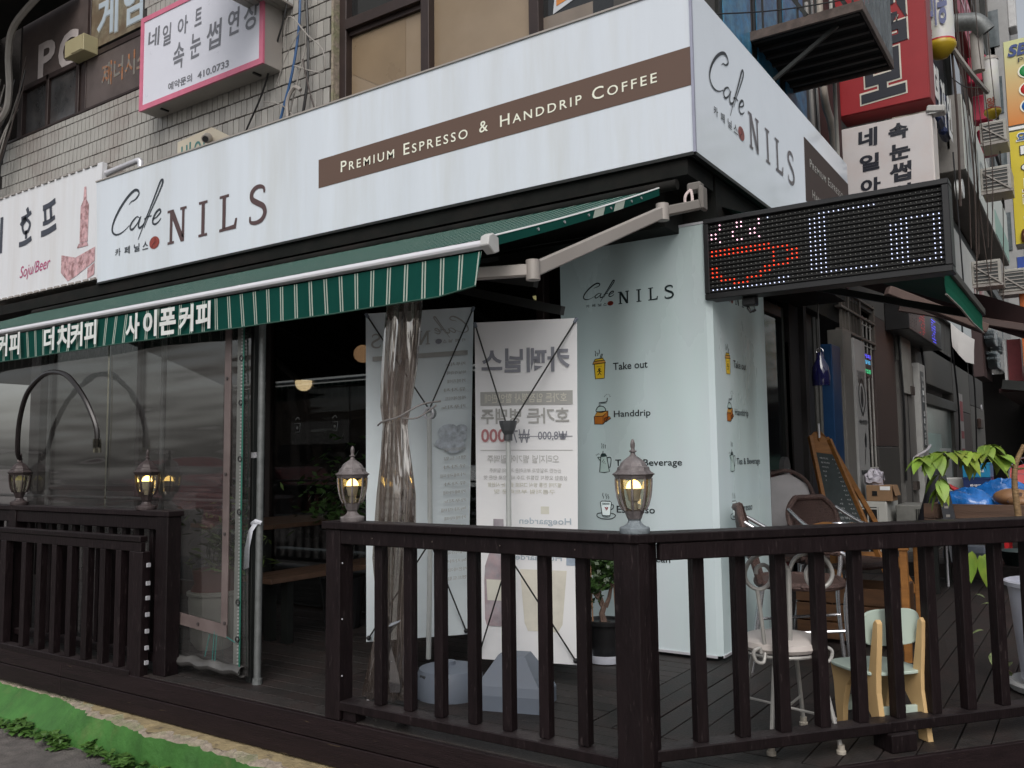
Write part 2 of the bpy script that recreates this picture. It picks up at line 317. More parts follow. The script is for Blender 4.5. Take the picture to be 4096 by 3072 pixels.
# ================================================================= SETTING
g = G().poly([(-300,-300,-.4),(300,-300,-.4),(300,300,-.4),(-300,300,-.4)]); g.build('street_ground', street_m, kind='structure')
# --- curb: green face, chipped top, tan ledge
def curb():
    t = thing('painted_curb', 'low concrete curb painted bright green below the deck, paint flaking off its top', 'curb', (-5,2.7,-.4))
    random.seed(3); n = 330; top=[]; mid=[]; low=[]; bot=[]; ledge=[]
    for i in range(n+1):
        x = -9.5+i*(9.5/n); yf = 2.925 if x < -6.03 else 2.925-(x+6.03)*.055 if x < -5.25 else 2.882-(x+5.25)*.165 if x < -4.6 else max(2.745, 2.775-(x+4.6)*.06); j = random.uniform(-.014,.014)
        wob = .006*math.sin(x*3.1)+.008*math.sin(x*8.3+1)+.010*math.sin(x*23)+random.uniform(-.012,.012)
        y1 = min(yf+wob+.0, 2.9); bot.append((x, 2.725, -.42)); low.append((x, min(2.73, y1-.015), -.36)); mid.append((x, min(y1-.004, 2.875), -.232+j*.4)); top.append((x, min(y1+.02, 2.89), -.222+j*.25)); ledge.append((x, 2.96, -.212))
    G().grid([bot, low, mid]).build('green_face', green_m, t, smooth=True)
    rows = [mid]
    chip = []
    for i, p in enumerate(mid):
        q = ledge[i]; w = .045+.02*math.sin(i*.33)+.012*math.sin(i*1.1)+random.uniform(-.012,.012); chip.append((p[0], min(p[1]+w, 2.95), -.214+random.uniform(-.004,.004)))
    G().grid([mid, top, chip]).build('chipped_edge', conc_m, t)
    G().grid([chip, ledge]).build('ledge', tan_m, t)
curb()
def weeds():
    g = G(); random.seed(5)
    cl = [(-5.75,2.70,.10),(-5.6,2.70,.12),(-5.33,2.69,.13),(-5.22,2.68,.08),(-4.97,2.69,.12),(-4.86,2.68,.06),(-4.62,2.71,.035),(-4.52,2.71,.03),(-4.30,2.68,.10),(-4.2,2.67,.09),(-3.9,2.68,.06),(-6.0,2.71,.1)]
    for cx, cy, r in cl:
        for k in range(int(60*r)+2):
            a0 = random.uniform(0, 6.28); d = random.uniform(0, r); c = V((cx+d*math.cos(a0)*1.2, min(2.73, cy+d*math.sin(a0)*.5), -.4+random.uniform(0, .05)))
            for i in range(random.randint(6, 11)):
                a = random.uniform(0, 6.28); L = random.uniform(.03,.075); dr = V((math.cos(a), math.sin(a)*.7-.15, random.uniform(.1,.9))).normalized(); s = dr.cross(V((0,0,1))).normalized()*L*random.uniform(.16,.3); bend = V((0,0,-L*.35))
                p0, p1_, p2_, p3_ = c, c+dr*L*.4, c+dr*L*.75+bend*.4, c+dr*L+bend
                g.add([p0, p1_-s, p1_+s, p2_-s*1.1, p2_+s*1.1, p3_], [(0,1,2),(1,3,4,2),(3,5,4)])
    o = g.build('curb_weeds', weed_m, None, kind='stuff', label='small leafy weeds growing where the green curb meets the pavement', cat=None)
weeds()
# --- deck boards
RD = V((.627,.779,0)).normalized(); RN = V((.779,-.627,0)).normalized(); RP = V((-1.42,2.91,0))
def clip(poly, P, N):   # keep the side where (p-P).N <= 0
    out = []
    for i in range(len(poly)):
        a, b = V(poly[i]), V(poly[(i+1) % len(poly)]); da, db = (a-P).dot(N), (b-P).dot(N)
        if da <= 0: out.append(a)
        if da*db < 0: out.append(a+(b-a)*(da/(da-db)))
    return out
deck = thing('timber_deck', None, None, (-2,4,0), kind='structure')
EP = RP+RN*.085
def board(x0, x1, y0, y1, gap=.003, z=0, clipit=True):
    p = [(x0+gap,y0+gap,0),(x1-gap,y0+gap,0),(x1-gap,y1-gap,0),(x0+gap,y1-gap,0)]
    if clipit: p = clip(p, EP, RN)
    if len(p) < 3: return
    zz = z+random.uniform(-.0015,.0015)
    G().prism([(a[0],a[1],zz-.025) for a in p], (0,0,.025)).build('deck_board', deck_m, deck, bevel=.0015 if len(p) == 4 else 0)
random.seed(11)
y = 2.89
while y < 3.4:
    xs = [-9.5, -6.9+random.uniform(-.3,.3), -3.9+random.uniform(-.5,.5), 2.0]
    for a, b in zip(xs, xs[1:]): board(a, b, y, y+.105)
    y += .105
Y1 = y
while y < 6.2:
    xs = [-9.5, -6.3+random.uniform(-.6,.6), -3.6+random.uniform(-.6,.6), -1.915] if y < 4.8 else [-9.5,-4.5,-2.3]
    for a, b in zip(xs, xs[1:]): board(a, b, y, y+.105)
    y += .105
x = -1.915
while x < 2.2:
    c = random.uniform(4.6,7)
    board(x, x+.1155, Y1, c); board(x, x+.1155, c, 9.0); x += .1155
x = -2.3
while x < -1.95: board(x, x+.1155, 5.9, 9.0); x += .1155
G().box((-9.5,2.93,-.39),(-1.5,9,-.03)).build('deck_base', blk_m, deck)
G().prism([(-1.5,2.95,-.39),(.9,6,-.39),(2.6,9,-.39),(-1.5,9,-.39)], (0,0,.36)).build('deck_base', blk_m, deck)
# upper platform beyond the deck
plat = thing('wooden_platform', 'brown wooden step platform beyond the deck, below the greengrocer table', 'platform', (-.8,10,0))
for i in range(14): G().box((-2.15,9.06+i*.23,.0),(2.4,9.28+i*.23,.13)).build('plank', deck_m, plat, bevel=.004)
# fascia boards
fas = thing('deck_fascia', 'two dark reddish brown boards along the front edge of the deck', 'fascia', (-4,2.89,-.1))
for z0, z1_ in ((-.098,-.002),(-.205,-.103)):
    for a, b in ((-9.5,-5.2),(-5.195,-1.36)): G().box((a,2.862,z0),(b,2.888,z1_)).build('fascia_board', fasc_m, fas, bevel=.003)
fas2 = thing('angled_fascia', 'dark reddish brown edge boards under the angled railing on the right', 'fascia', (0,4.8,-.1))
a = RP+RN*.09-RD*.07; b = a+RD*6
for z0, z1_ in ((-.11,-.002),(-.39,-.115)): G().bar(a+V((0,0,(z0+z1_)/2)), b+V((0,0,(z0+z1_)/2)), .025, z1_-z0).build('fascia_board', fasc_m, fas2, bevel=.003)

# ================================================================= CAFE BUILDING
bld = thing('cafe_building', 'two storey corner building clad in narrow grey tiles above the white cafe sign', 'building', (-2.2,4.85,0))
wall = G().box((-10.6,4.82,2.86),(-4.955,5.1,4.81)).box((-7.62,4.82,4.81),(-4.955,5.1,7.5)).box((-16,4.82,2.86),(-10.6,5.1,7.5)).build('tiled_wall', grout_m, bld)
random.seed(21); allt = []
pw, ph = .075, .146
z = 3.62; row = 0
while z < 5.95:
    hgt = ph-.011
    x = -4.957-(.03 if row % 2 else 0)
    while x > -10.3:
        x0 = x-pw+.0085
        if not ((x0 < -7.6 and z > 4.78) ): allt.append((x0, x, z, min(hgt, 99)))
        x -= pw
    z += ph; row += 1
# thin capping course below the left windows
x = -7.62
while x > -10.3: allt.append((x-.075, x-.009, 4.775+.012, .062)); x -= .075
def hid(t):  # behind the main sign, the boxed signs or out of the picture
    return t[2]+t[3] < 3.83 or (-7.15 < t[0] < -5.7 and t[2] > 4.62 and t[2] < 5.2) or (t[0] > -6.0 and t[2] > 5.35)
vis = sorted([t for t in allt if not hid(t)], key=lambda t: (t[0]+0)**2*0+((t[0])**2+4.8**2+(t[2]-H)**2))
tile_me = None
for t in vis[:300]:
    dz = random.uniform(-.0015,.0015)
    if tile_me is None:
        o = G().box((0,-.011,0),(t[1]-t[0],.004,t[3])).build('wall_tile', tile_m, wall, bevel=.002, local=True); tile_me = o.data; o.location = V((t[0],4.82,t[2]))-V((-2.2,4.85,0))
        w0 = t[1]-t[0]; h0 = t[3]
    else:
        o = bpy.data.objects.new('wall_tile', tile_me); COL.objects.link(o); o.parent = wall
        o.location = V((t[0],4.82+random.uniform(-.002,.001),t[2]+dz))-V((-2.2,4.85,0)); o.scale = ((t[1]-t[0])/w0, 1, t[3]/h0); o.rotation_euler = (random.uniform(-.01,.01), random.uniform(-.006,.006), 0)
g = G()
for t in vis[300:]: y_ = 4.809+random.uniform(-.002,.002); g.box((t[0],y_,t[2]),(t[1],4.824,t[2]+t[3]))
g.build('distant_tiles', tile_m, wall, kind='stuff')
G().box((-4.955,4.80,2.86),(-4.93,5.1,7)).build('corner_trim', conc_m, bld)
# right hand second floor window with film
w = G().box((-4.93,4.84,2.86),(-4.80,5.0,7))
w = G()
for x0, x1 in ((-4.925,-4.85),(-4.065,-3.985),(-3.09,-3.01),(-2.30,-2.2)): w.box((x0,4.86,3.5),(x1,4.99,7))
win = w.build('window_frame', frame_m, bld, bevel=.004)
G().box((-4.85,4.855,4.655),(-4.065,4.985,4.74)).box((-4.85,4.9,4.615),(-4.065,4.97,4.655)).build('transom', frame_m, win)
G().box((-4.85,4.93,3.5),(-4.065,4.945,4.615)).build('window_pane', film_m, win)
filmd = M('film shadow tone', (.23,.165,.1), .3, var=.1, scale=3)  # darker overlay paints the triangular shadow lying on the window film
G().prism([(-4.84,4.927,4.6),(-4.27,4.927,4.6),(-4.27,4.927,4.08),(-4.42,4.927,4.06),(-4.84,4.927,4.3)], (0,.002,0)).build('film_shadow', filmd, win)
G().box((-4.85,4.93,4.74),(-4.065,4.945,7)).build('window_pane', dglass_m, win)
G().box((-3.985,4.93,3.5),(-3.09,4.945,7)).build('window_pane', film_m, win)
G().box((-3.01,4.93,3.5),(-2.62,4.945,4.22)).build('window_pane', M('grey beige film', (.2,.165,.135), .3, var=.1), win)
G().box((-3.01,4.93,4.22),(-2.3,4.95,7)).box((-2.62,4.93,3.5),(-2.3,4.95,4.22)).build('window_pane', dglass_m, win)
plastw = M('pale sticker', (.5,.52,.55), .4); oran = M('orange sticker print', (.55,.2,.04), .4)
for x0, z0, s in ((-2.93,4.22,.15),(-2.78,4.27,.13),(-2.66,4.25,.15)):
    G().prism([(x0,4.925,z0),(x0+s,4.925,z0+.05),(x0+s*.8,4.925,z0+.2),(x0+.02,4.925,z0+.16)], (0,.002,0)).build('sticker', plastw, win)
    G().prism([(x0+.03,4.922,z0+.05),(x0+s*.75,4.922,z0+.07),(x0+s*.7,4.922,z0+.13),(x0+.03,4.922,z0+.12)], (0,.002,0)).build('sticker_print', oran, win)
# left second floor windows with PC room lettering
w = G(); fr = M('grey brown painted panel', (.085,.065,.06), .5, var=.3, scale=3, dirt=(.14,.115,.11), damt=.6, dscale=1.2)
w.box((-10.3,4.83,4.875),(-7.62,4.99,4.905))
for x0, x1 in ((-10.08,-9.98),(-9.47,-9.42),(-8.86,-8.80),(-8.72,-8.66)): w.box((x0,4.84,4.905),(x1,4.97,5.5))
w.box((-8.80,4.86,4.905),(-7.62,4.95,5.44)).box((-10.08,4.84,5.44),(-7.62,4.97,5.5)).box((-8.66,4.84,5.5),(-8.60,4.97,6.8))
win2 = w.build('window_frame', frame_m, bld, bevel=.004)
G().box((-9.98,4.89,4.905),(-9.47,4.9,5.44)).box((-9.42,4.875,4.905),(-8.86,4.885,5.44)).build('window_pane', M('dusty dark pane', (.05,.05,.052), .15, var=.5, scale=2.5, dirt=(.12,.105,.1), damt=.6, dscale=2), win2)
G().box((-8.66,4.85,4.905),(-7.62,4.859,5.44)).box((-10.08,4.87,5.5),(-8.66,4.88,6.9)).build('window_panel', fr, win2)
mosaic = M('flaking mosaic film', (.22,.19,.13), .5, var=.5, scale=7, dirt=(.12,.08,.05), damt=.8, dscale=4, dlo=.4, dhi=.6)
G().box((-8.58,4.84,5.53),(-7.62,4.85,6.9)).build('window_panel', mosaic, win2)
gl = G(); bl = G(); og = G(); wl = G()
txt(gl, 'P', (-9.70,4.862,5.50), XR, ZU, w=.36, h=.42, bold=.03); txt(gl, 'C', (-9.27,4.862,5.46), XR, ZU, w=.40, h=.44, bold=.03)
gl.build('lettering', M('dusty grey lettering', (.5,.45,.44), .5, var=.15), win2)
for s_, x_, w_ in (('게',-8.46,.38),('임',-7.98,.34)):
    txt(wl, s_, (x_-.01,4.836,5.585), XR, ZU, w=w_+.02, h=.47, bold=.04); txt(bl, s_, (x_,4.832,5.595), XR, ZU, w=w_, h=.45, bold=.022)
wl.build('lettering', M('pale outline print', (.42,.42,.38), .5), win2); bl.build('lettering', M('faded blue print', (.13,.15,.25), .5, var=.2), win2)
txt(og, '제너시스', (-8.37,4.846,5.06), XR, ZU, w=.82, h=.26, bold=.02); og.build('lettering', M('peeling orange print', (.3,.13,.06), .5, var=.4, scale=12, dirt=(.2,.19,.17), damt=1, dscale=9, dlo=.48, dhi=.52), win2)
# ground floor shell
gf = G()
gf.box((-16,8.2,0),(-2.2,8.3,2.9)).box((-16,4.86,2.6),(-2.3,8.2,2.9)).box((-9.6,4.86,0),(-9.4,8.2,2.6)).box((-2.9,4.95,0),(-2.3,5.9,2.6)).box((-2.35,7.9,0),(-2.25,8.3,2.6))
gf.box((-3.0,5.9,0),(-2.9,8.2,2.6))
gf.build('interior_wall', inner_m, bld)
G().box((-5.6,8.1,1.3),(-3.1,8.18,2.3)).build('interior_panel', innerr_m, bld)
fr_ = G()
for x0 in (-9.2,-7.6,-6.3,-5.75,-4.2,-3.05): fr_.box((x0,4.84,0),(x0+.06,4.92,2.62))
fr_.box((-9.2,4.84,2.5),(-2.9,4.92,2.62)).box((-9.2,4.84,0),(-5.7,4.92,.12)).box((-9.2,4.85,.9),(-5.75,4.91,.95))
frame1 = fr_.build('shopfront_frame', frame_m, bld, bevel=.004)
icn = M('white glass decal', (.5,.52,.52), .4)
pg = glassy('shopfront glass', (.6,.62,.62), .08, .02)
for a, b in ((-9.14,-7.6),(-7.54,-6.3),(-6.24,-5.75),(-5.69,-4.2),(-4.14,-3.05)): G().box((a,4.87,.12 if b < -5.7 else .02),(b,4.878,2.5)).build('window_pane', pg, frame1)
g = G()
for x_ in (-5.41,-4.985,-4.62):
    O = (x_,4.865,1.40); ribbon(g, [(0,0),(.05,0),(.06,.07),(-.01,.07)], .008, O, XR, ZU, closed=True, sm=False); ribbon(g, [(.0,.1),(.03,.12),(.05,.1)], .008, O, XR, ZU); disc(g, (.025,.035), .012, .012, O, XR, ZU, 8)
g.build('decal', icn, frame1)
# upper mass and side wall
uw = M('grimy grey render', (.075,.072,.068), .8, var=.35, scale=3, dirt=(.03,.027,.025), damt=.8, dscale=1.5)
G().box((-2.45,4.9,2.9),(-2.2,12.2,9)).box((-16,5.1,7.5),(-2.2,12,9)).build('side_wall', uw, bld)
bluep = M('blue window poster', (.03,.16,.3), .35, var=.6, scale=14, dirt=(.12,.3,.42), damt=.8, dscale=9)
for y0, y1 in ((6.18,6.83),(7.0,7.6),(7.8,8.5)):
    q = G().box((-2.2,y0-.07,3.4),(-2.17,y1+.07,6.2)).build('window_frame', metal_dark, bld, bevel=.003); G().box((-2.168,y0,3.5),(-2.16,y1,6.1)).build('poster', bluep, q)
# sign soffit
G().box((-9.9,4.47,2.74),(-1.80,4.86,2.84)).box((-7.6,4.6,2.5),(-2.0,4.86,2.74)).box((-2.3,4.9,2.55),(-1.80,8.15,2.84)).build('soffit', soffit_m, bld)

# ================================================================= MAIN SIGN
sg = thing('cafe_sign', 'long white cafe fascia sign wrapping the corner, with a brown slogan stripe', 'shop sign', (-1.745,4.45,2.85))
G().prism([(-7.66,4.45,2.853),(-1.748,4.45,2.856),(-1.748,4.45,3.83),(-7.72,4.45,3.826)], (0,.05,0)).build('front_panel', sign_m, sg, bevel=.002)
G().prism([(-1.745,4.452,2.856),(-1.745,8.19,2.86),(-1.745,8.19,3.835),(-1.745,4.452,3.83)], (-.04,0,0)).build('side_panel', sign2_m, sg, bevel=.002)
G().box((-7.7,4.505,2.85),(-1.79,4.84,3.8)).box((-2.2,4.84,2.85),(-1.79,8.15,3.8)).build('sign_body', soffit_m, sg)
G().box((-1.752,4.442,2.85),(-1.737,4.458,3.84)).build('corner_trim', M('grey blue corner strip', (.32,.33,.42), .3), sg)
G().box((-7.72,4.44,3.826),(-1.74,4.47,3.838)).build('top_trim', beige_m, sg)
G().box((-7.66,4.443,2.835),(-1.75,4.47,2.853)).box((-1.77,4.46,2.835),(-1.742,8.19,2.856)).build('bottom_trim', metal_dark, sg)
G().prism([(-4.715,4.447,3.203),(-1.752,4.447,3.238),(-1.752,4.447,3.461),(-4.717,4.447,3.421)], (0,.003,0)).build('stripe', brown_m, sg)
G().prism([(-1.742,6.72,3.13),(-1.742,8.188,3.13),(-1.742,8.188,3.645),(-1.742,6.735,3.645)], (-.003,0,0)).build('stripe', M('dark taupe sign stripe', (.075,.055,.05), .6, spec=.2), sg)
def logo(par, O, R, U, sx, sy, dark, mid, k=1.0, beanm=None):
    O = V(O)
    def q(l): return [((x+7.44)*sx, (z-3.046)*sy) for x, z in l]
    a = G(); s = sx
    th = lambda lo, hi: (lambda t: s*k*(lo+(hi-lo)*math.sin(math.pi*min(1, max(0, t)))**1.3))
    ribbon(a, q([(-7.171,3.511),(-7.135,3.535),(-7.075,3.545),(-7.02,3.585),(-7.04,3.622),(-7.10,3.63),(-7.20,3.585),(-7.309,3.505),(-7.40,3.405),(-7.43,3.32),(-7.39,3.272),(-7.32,3.262),(-7.238,3.28),(-7.152,3.32)]), th(.006,.027), O, R, U, 6)
    ribbon(a, q([(-6.998,3.36),(-7.04,3.379),(-7.10,3.352),(-7.142,3.31),(-7.13,3.275),(-7.09,3.28),(-7.03,3.32),(-6.995,3.365)]), th(.008,.02), O, R, U)
    ribbon(a, q([(-6.98,3.375),(-7.015,3.30),(-7.0,3.27),(-6.965,3.278),(-6.925,3.305)]), th(.01,.022), O, R, U)
    ribbon(a, q([(-7.015,3.165),(-6.97,3.235),(-6.91,3.33),(-6.826,3.45),(-6.75,3.565),(-6.70,3.64),(-6.668,3.648),(-6.672,3.61),(-6.72,3.54),(-6.79,3.45),(-6.86,3.36),(-6.93,3.26)]), th(.008,.022), O, R, U, 6)
    ribbon(a, q([(-6.93,3.335),(-6.88,3.352),(-6.82,3.35)]), s*k*.012, O, R, U)
    ribbon(a, q([(-6.80,3.315),(-6.75,3.325),(-6.69,3.36),(-6.70,3.388),(-6.745,3.375),(-6.79,3.33),(-6.80,3.285),(-6.765,3.265),(-6.715,3.28),(-6.68,3.305)]), th(.009,.022), O, R, U)
    for c, x in zip('카페닐스', (-7.37,-7.225,-7.075,-6.945)): txt(a, c, O+R*((x+7.44)*sx)+U*(.012*sy), R, U, w=.085*sx, h=.072*sy, bold=.012)
    a.build('lettering', dark, par)
    b = G(); P = lambda l: fpoly(b, q(l), O-(R.cross(U))*0, R, U)
    def rect(x0, x1, z0, z1): P([(x0,z0),(x1,z0),(x1,z1),(x0,z1)])
    z0, z1, t = 3.05, 3.352, .022
    P([(-6.575,z0),(-6.485,z0),(-6.485,z0+t),(-6.575,z0+t)]); P([(-6.548,z0+t),(-6.512,z0+t),(-6.512,z1-t),(-6.548,z1-t)]); P([(-6.585,z1-t),(-6.512,z1-t),(-6.500,z1),(-6.585,z1)])
    P([(-6.512,z1-t),(-6.512,z1-.085),(-6.39,z0),(-6.345,z0),(-6.345,z0+.03),(-6.500,z1),(-6.5122,z1)]); P([(-6.378,z0+.045),(-6.345,z0+.03),(-6.345,z1-t),(-6.378,z1-t)]); P([(-6.405,z1-t),(-6.318,z1-t),(-6.318,z1),(-6.405,z1)])
    b.mark(); P([(-6.148,z0),(-6.034,z0),(-6.034,z0+t),(-6.148,z0+t)]); P([(-6.148,z1-t),(-6.034,z1-t),(-6.034,z1),(-6.148,z1)]); P([(-6.112,z0+t),(-6.070,z0+t),(-6.070,z1-t),(-6.112,z1-t)])
    b.mark(); P([(-5.875,z0),(-5.665,z0),(-5.650,z0+.085),(-5.672,z0+.085),(-5.69,z0+.035),(-5.875,z0+t)]); P([(-5.838,z0+t*.9),(-5.796,z0+t*.9),(-5.796,z1-t),(-5.838,z1-t)]); P([(-5.875,z1-t),(-5.758,z1-t),(-5.758,z1),(-5.875,z1)])
    b.mark(); ribbon(b, q([(-5.325,3.285),(-5.332,3.325),(-5.385,3.345),(-5.44,3.335),(-5.475,3.30),(-5.465,3.25),(-5.40,3.212),(-5.335,3.175),(-5.315,3.12),(-5.35,3.072),(-5.42,3.055),(-5.485,3.07),(-5.492,3.115)]), lambda t: s*(.016+.03*math.sin(math.pi*t)**.8), O, R, U, 6)
    b.build('lettering', mid, par)
    c = G(); disc(c, ((-6.769+7.44)*sx, (3.10-3.046)*sy), .075*sx*.98, .056*sy, O, R, U, 20); c.build('bean_print', beanm or red_m, par)
    c = G(); ribbon(c, q([(-6.80,3.06),(-6.79,3.085),(-6.76,3.10),(-6.755,3.14)]), .01*sx, O-U.cross(R)*0+(R.cross(U)).normalized()*.0, R, U)
    c.v = [tuple(V(p)+R.cross(U).normalized()*.0012) for p in c.v]; c.build('bean_print', beanm or M('dark bean crease', (.09,.012,.01), .4), par)
logo(sg, (-7.44,4.446,3.046), XR, ZU, 1, 1, M('blue black print', (.022,.028,.038), .35), dbrown_m)
logo(sg, (-1.741,4.70,3.157), YR, ZU, .80, .80, black_m, M('grey brown print', (.12,.105,.115), .35))
g = G()
txt(g, 'Premium Espresso', (-4.481,4.444,3.277), V((1,0,.001)), ZU, w=1.166, h=.083, bold=.006, sp=1.25, caps=True)
txt(g, '&', (-3.22,4.444,3.289), XR, ZU, w=.07, h=.075, bold=.006)
txt(g, 'Handdrip Coffee', (-3.054,4.444,3.291), V((1,0,.013)), ZU, w=1.095, h=.077, bold=.006, sp=1.25, caps=True)
g.build('lettering', cream_m, sg)
g = G(); txt(g, 'Premium Espresso &', (-1.739,6.86,3.437), YR, ZU, w=1.24, h=.068, bold=.004, sp=1.15, caps=True); txt(g, 'Handdrip Coffee', (-1.739,6.9,3.195), YR, ZU, w=1.05, h=.068, bold=.004, sp=1.15, caps=True)
g.build('lettering', M('grey cream print', (.5,.49,.46), .4), sg)

# ================================================================= NEIGHBOUR SIGN (left)
ns = thing('pub_sign', 'white neighbouring sign at the far left with a scalloped rim and a faded pink bottle', 'shop sign', (-7.85,4.55,2.93))
G().prism([(-12,4.55,2.945),(-7.84,4.55,2.93),(-7.80,4.55,4.075),(-12,4.55,4.05)], (0,.05,0)).build('front_panel', M('off white sign sheet', (.72,.73,.76), .35, var=.03, dirt=(.6,.57,.55), damt=.5, dscale=1, stretch=(3,1,.3)), ns)
G().box((-12,4.6,2.93),(-7.83,4.86,4.06)).build('sign_body', beige_m, ns)
g = G(); random.seed(2)
x = -12
while x < -7.86: g.box((x,4.535,4.055+(x+9)*.004),(x+.085,4.6,4.075+(x+9)*.004)); g.box((x+.04,4.535,2.925),(x+.12,4.6,2.945)); x += .13
g.build('rim_clips', beige_m, ns, kind='stuff')
g = G(); nb = M('dark blue grey print', (.035,.04,.06), .4)
for l, w_ in (([(-9.19,3.86),(-9.16,3.80)],.05),([(-9.30,3.76),(-9.20,3.77),(-9.10,3.80)],.045),([(-9.2,3.76),(-9.28,3.72),(-9.31,3.69)],.045),([(-9.19,3.74),(-9.27,3.68),(-9.23,3.6),(-9.15,3.61),(-9.12,3.68),(-9.19,3.74)],.038),([(-9.19,3.62),(-9.19,3.53)],.045),([(-9.33,3.485),(-9.2,3.49),(-9.08,3.52)],.055)): ribbon(g, [(a+9.5,b-3.4) for a, b in l], w_, (-9.5,4.546,3.4), XR, ZU)
g.mark()
for l, w_ in (([(-8.87,3.80),(-8.75,3.81),(-8.63,3.84)],.06),([(-8.83,3.78),(-8.81,3.65)],.045),([(-8.72,3.79),(-8.70,3.66)],.045),([(-8.86,3.635),(-8.75,3.64),(-8.63,3.67)],.045),([(-8.89,3.53),(-8.75,3.54),(-8.60,3.57)],.065)): ribbon(g, [(a+9.5,b-3.4) for a, b in l], w_, (-9.5,4.546,3.4), XR, ZU)
g.mark(); ribbon(g, [(0,0),(0,.4)], .06, (-9.72,4.546,3.45), XR, ZU); g.build('lettering', nb, ns)
g = G(); txt(g, 'Soju/Beer', (-9.29,4.546,3.08), V((1,0,.06)), ZU, w=.6, h=.16, shear=.25); g.build('lettering', M('magenta print', (.45,.06,.18), .4), ns)
pk = M('blotchy pink print', (.58,.36,.38), .5, var=.35, scale=16, dirt=(.25,.12,.12), damt=.9, dscale=13, dlo=.48, dhi=.6)
g = G(); O = (-8.5,4.546,2.95)
fpoly(g, [(.02,.30),(.28,.24),(.29,.05),(.15,.02),(.02,.12)], O, XR, ZU); fpoly(g, [(.28,.24),(.62,.30),(.62,.16),(.29,.05)], O, XR, ZU); fpoly(g, [(.30,.33),(.50,.33),(.48,.37),(.33,.37)], O, XR, ZU)
fpoly(g, [(.345,.375),(.485,.375),(.49,.74),(.445,.80),(.435,.93),(.40,.93),(.39,.80),(.345,.74)], O, XR, ZU); fpoly(g, [(.50,-.0),(.62,.03),(.62,.145),(.50,.1)], O, XR, ZU)
g.build('bottle_print', pk, ns)

# ================================================================= PINK FRAMED NAIL SIGN
nl = thing('nail_salon_sign', 'white boxed nail salon sign with a pink border on the tiled wall', 'shop sign', (-6.4,4.6,4.46))
G().box((-7.28,4.606,4.464),(-5.54,4.8,5.37)).build('sign_body', beige_m, nl, bevel=.003)
G().box((-7.275,4.598,4.47),(-5.545,4.605,5.365)).build('face_panel', M('pale violet white panel', (.70,.71,.79), .3, var=.02), nl)
pkf = M('pink border', (.62,.16,.25), .35)
for a, b in (((-7.283,4.590,4.462),(-5.537,4.61,4.512)),((-7.283,4.590,5.325),(-5.537,4.61,5.372)),((-7.283,4.590,4.512),(-7.235,4.61,5.325)),((-5.585,4.590,4.512),(-5.537,4.61,5.325))): G().box(a, b).build('border', pkf, nl)
g = G(); gy = M('grey brush lettering', (.17,.175,.2), .4)
for s_, x_, z_, w_, h_ in (('네',-7.17,5.04,.17,.18),('일',-6.95,5.0,.13,.20),('아',-6.72,5.03,.15,.17),('트',-6.47,5.05,.1,.16),('속',-6.78,4.72,.16,.25),('눈',-6.53,4.76,.15,.23),('썹',-6.30,4.77,.2,.25),('연',-6.01,4.82,.15,.23),('장',-5.80,4.80,.19,.27)):
    txt(g, s_, (x_,4.595,z_), V((1,0,.03)), V((.06,0,1)), w=w_, h=h_, bold=.015)
txt(g, '예약문의', (-6.84,4.595,4.552), XR, ZU, w=.35, h=.075, bold=.015); txt(g, '410.0733', (-6.41,4.595,4.55), XR, ZU, w=.43, h=.065, bold=.02)
g.build('lettering', gy, nl)
for x_ in (-7.05,-5.75): G().box((x_,4.66,4.45),(x_+.02,4.74,4.464)).build('bracket', blk_m, nl)
# projecting box above
pb = thing('projecting_sign_box', 'beige ribbed underside of a boxed sign jutting from the tiles, topmost on the wall', 'sign box', (-5.6,4.8,5.0))
G().box((-5.74,3.7,5.02),(-5.41,4.8,5.9)).build('side_panel', M('offwhite panel', (.55,.55,.53), .5), pb)
for i in range(4): G().box((-5.745+i*.086,3.7,5.0),(-5.745+i*.086+.078,4.8,5.02)).build('base_slat', beige_m, pb, bevel=.003)
# old sign scrap, pipe, camera behind main sign
sc = thing('old_signboard', 'torn cream signboard scrap poking up behind the cafe sign', 'signboard', (-6.5,4.7,3.8))
G().prism([(-6.83,4.7,3.75),(-6.83,4.7,4.10),(-6.34,4.7,4.13),(-6.03,4.7,3.96),(-6.03,4.7,3.75)], (0,.03,0)).build('board', M('cream board', (.55,.5,.4), .6, dirt=(.3,.22,.15), damt=.5), sc)
g = G(); txt(g, '바이', (-6.77,4.697,3.86), XR, ZU, w=.34, h=.2, bold=.01); g.build('lettering', M('teal print', (.06,.2,.19), .5), sc)
cc = thing('security_camera', 'small beige security camera on the old signboard', 'camera', (-6.3,4.6,3.9))
G().tube([(-6.34,4.66,4.02),(-6.22,4.55,3.95)], [.045,.035], 12).build('camera_body', beige_m, cc, smooth=True); G().tube([(-6.22,4.55,3.95),(-6.215,4.545,3.947)], .026, 12).build('camera_lens', blk_m, cc); G().tube([(-6.25,4.62,3.93),(-6.15,4.66,3.92),(-6.12,4.69,3.97)], .01).build('bracket', beige_m, cc)
pp = thing('pipe_rail', 'white bent pipe resting behind the top edge of the cafe sign', 'pipe', (-7.4,4.6,3.8))
G().tube([(-7.9,4.6,3.97),(-7.3,4.6,3.995),(-7.26,4.6,3.99),(-7.245,4.6,3.97),(-7.24,4.6,3.75)], .028, 10).build('pipe', alu_m, pp, smooth=True)
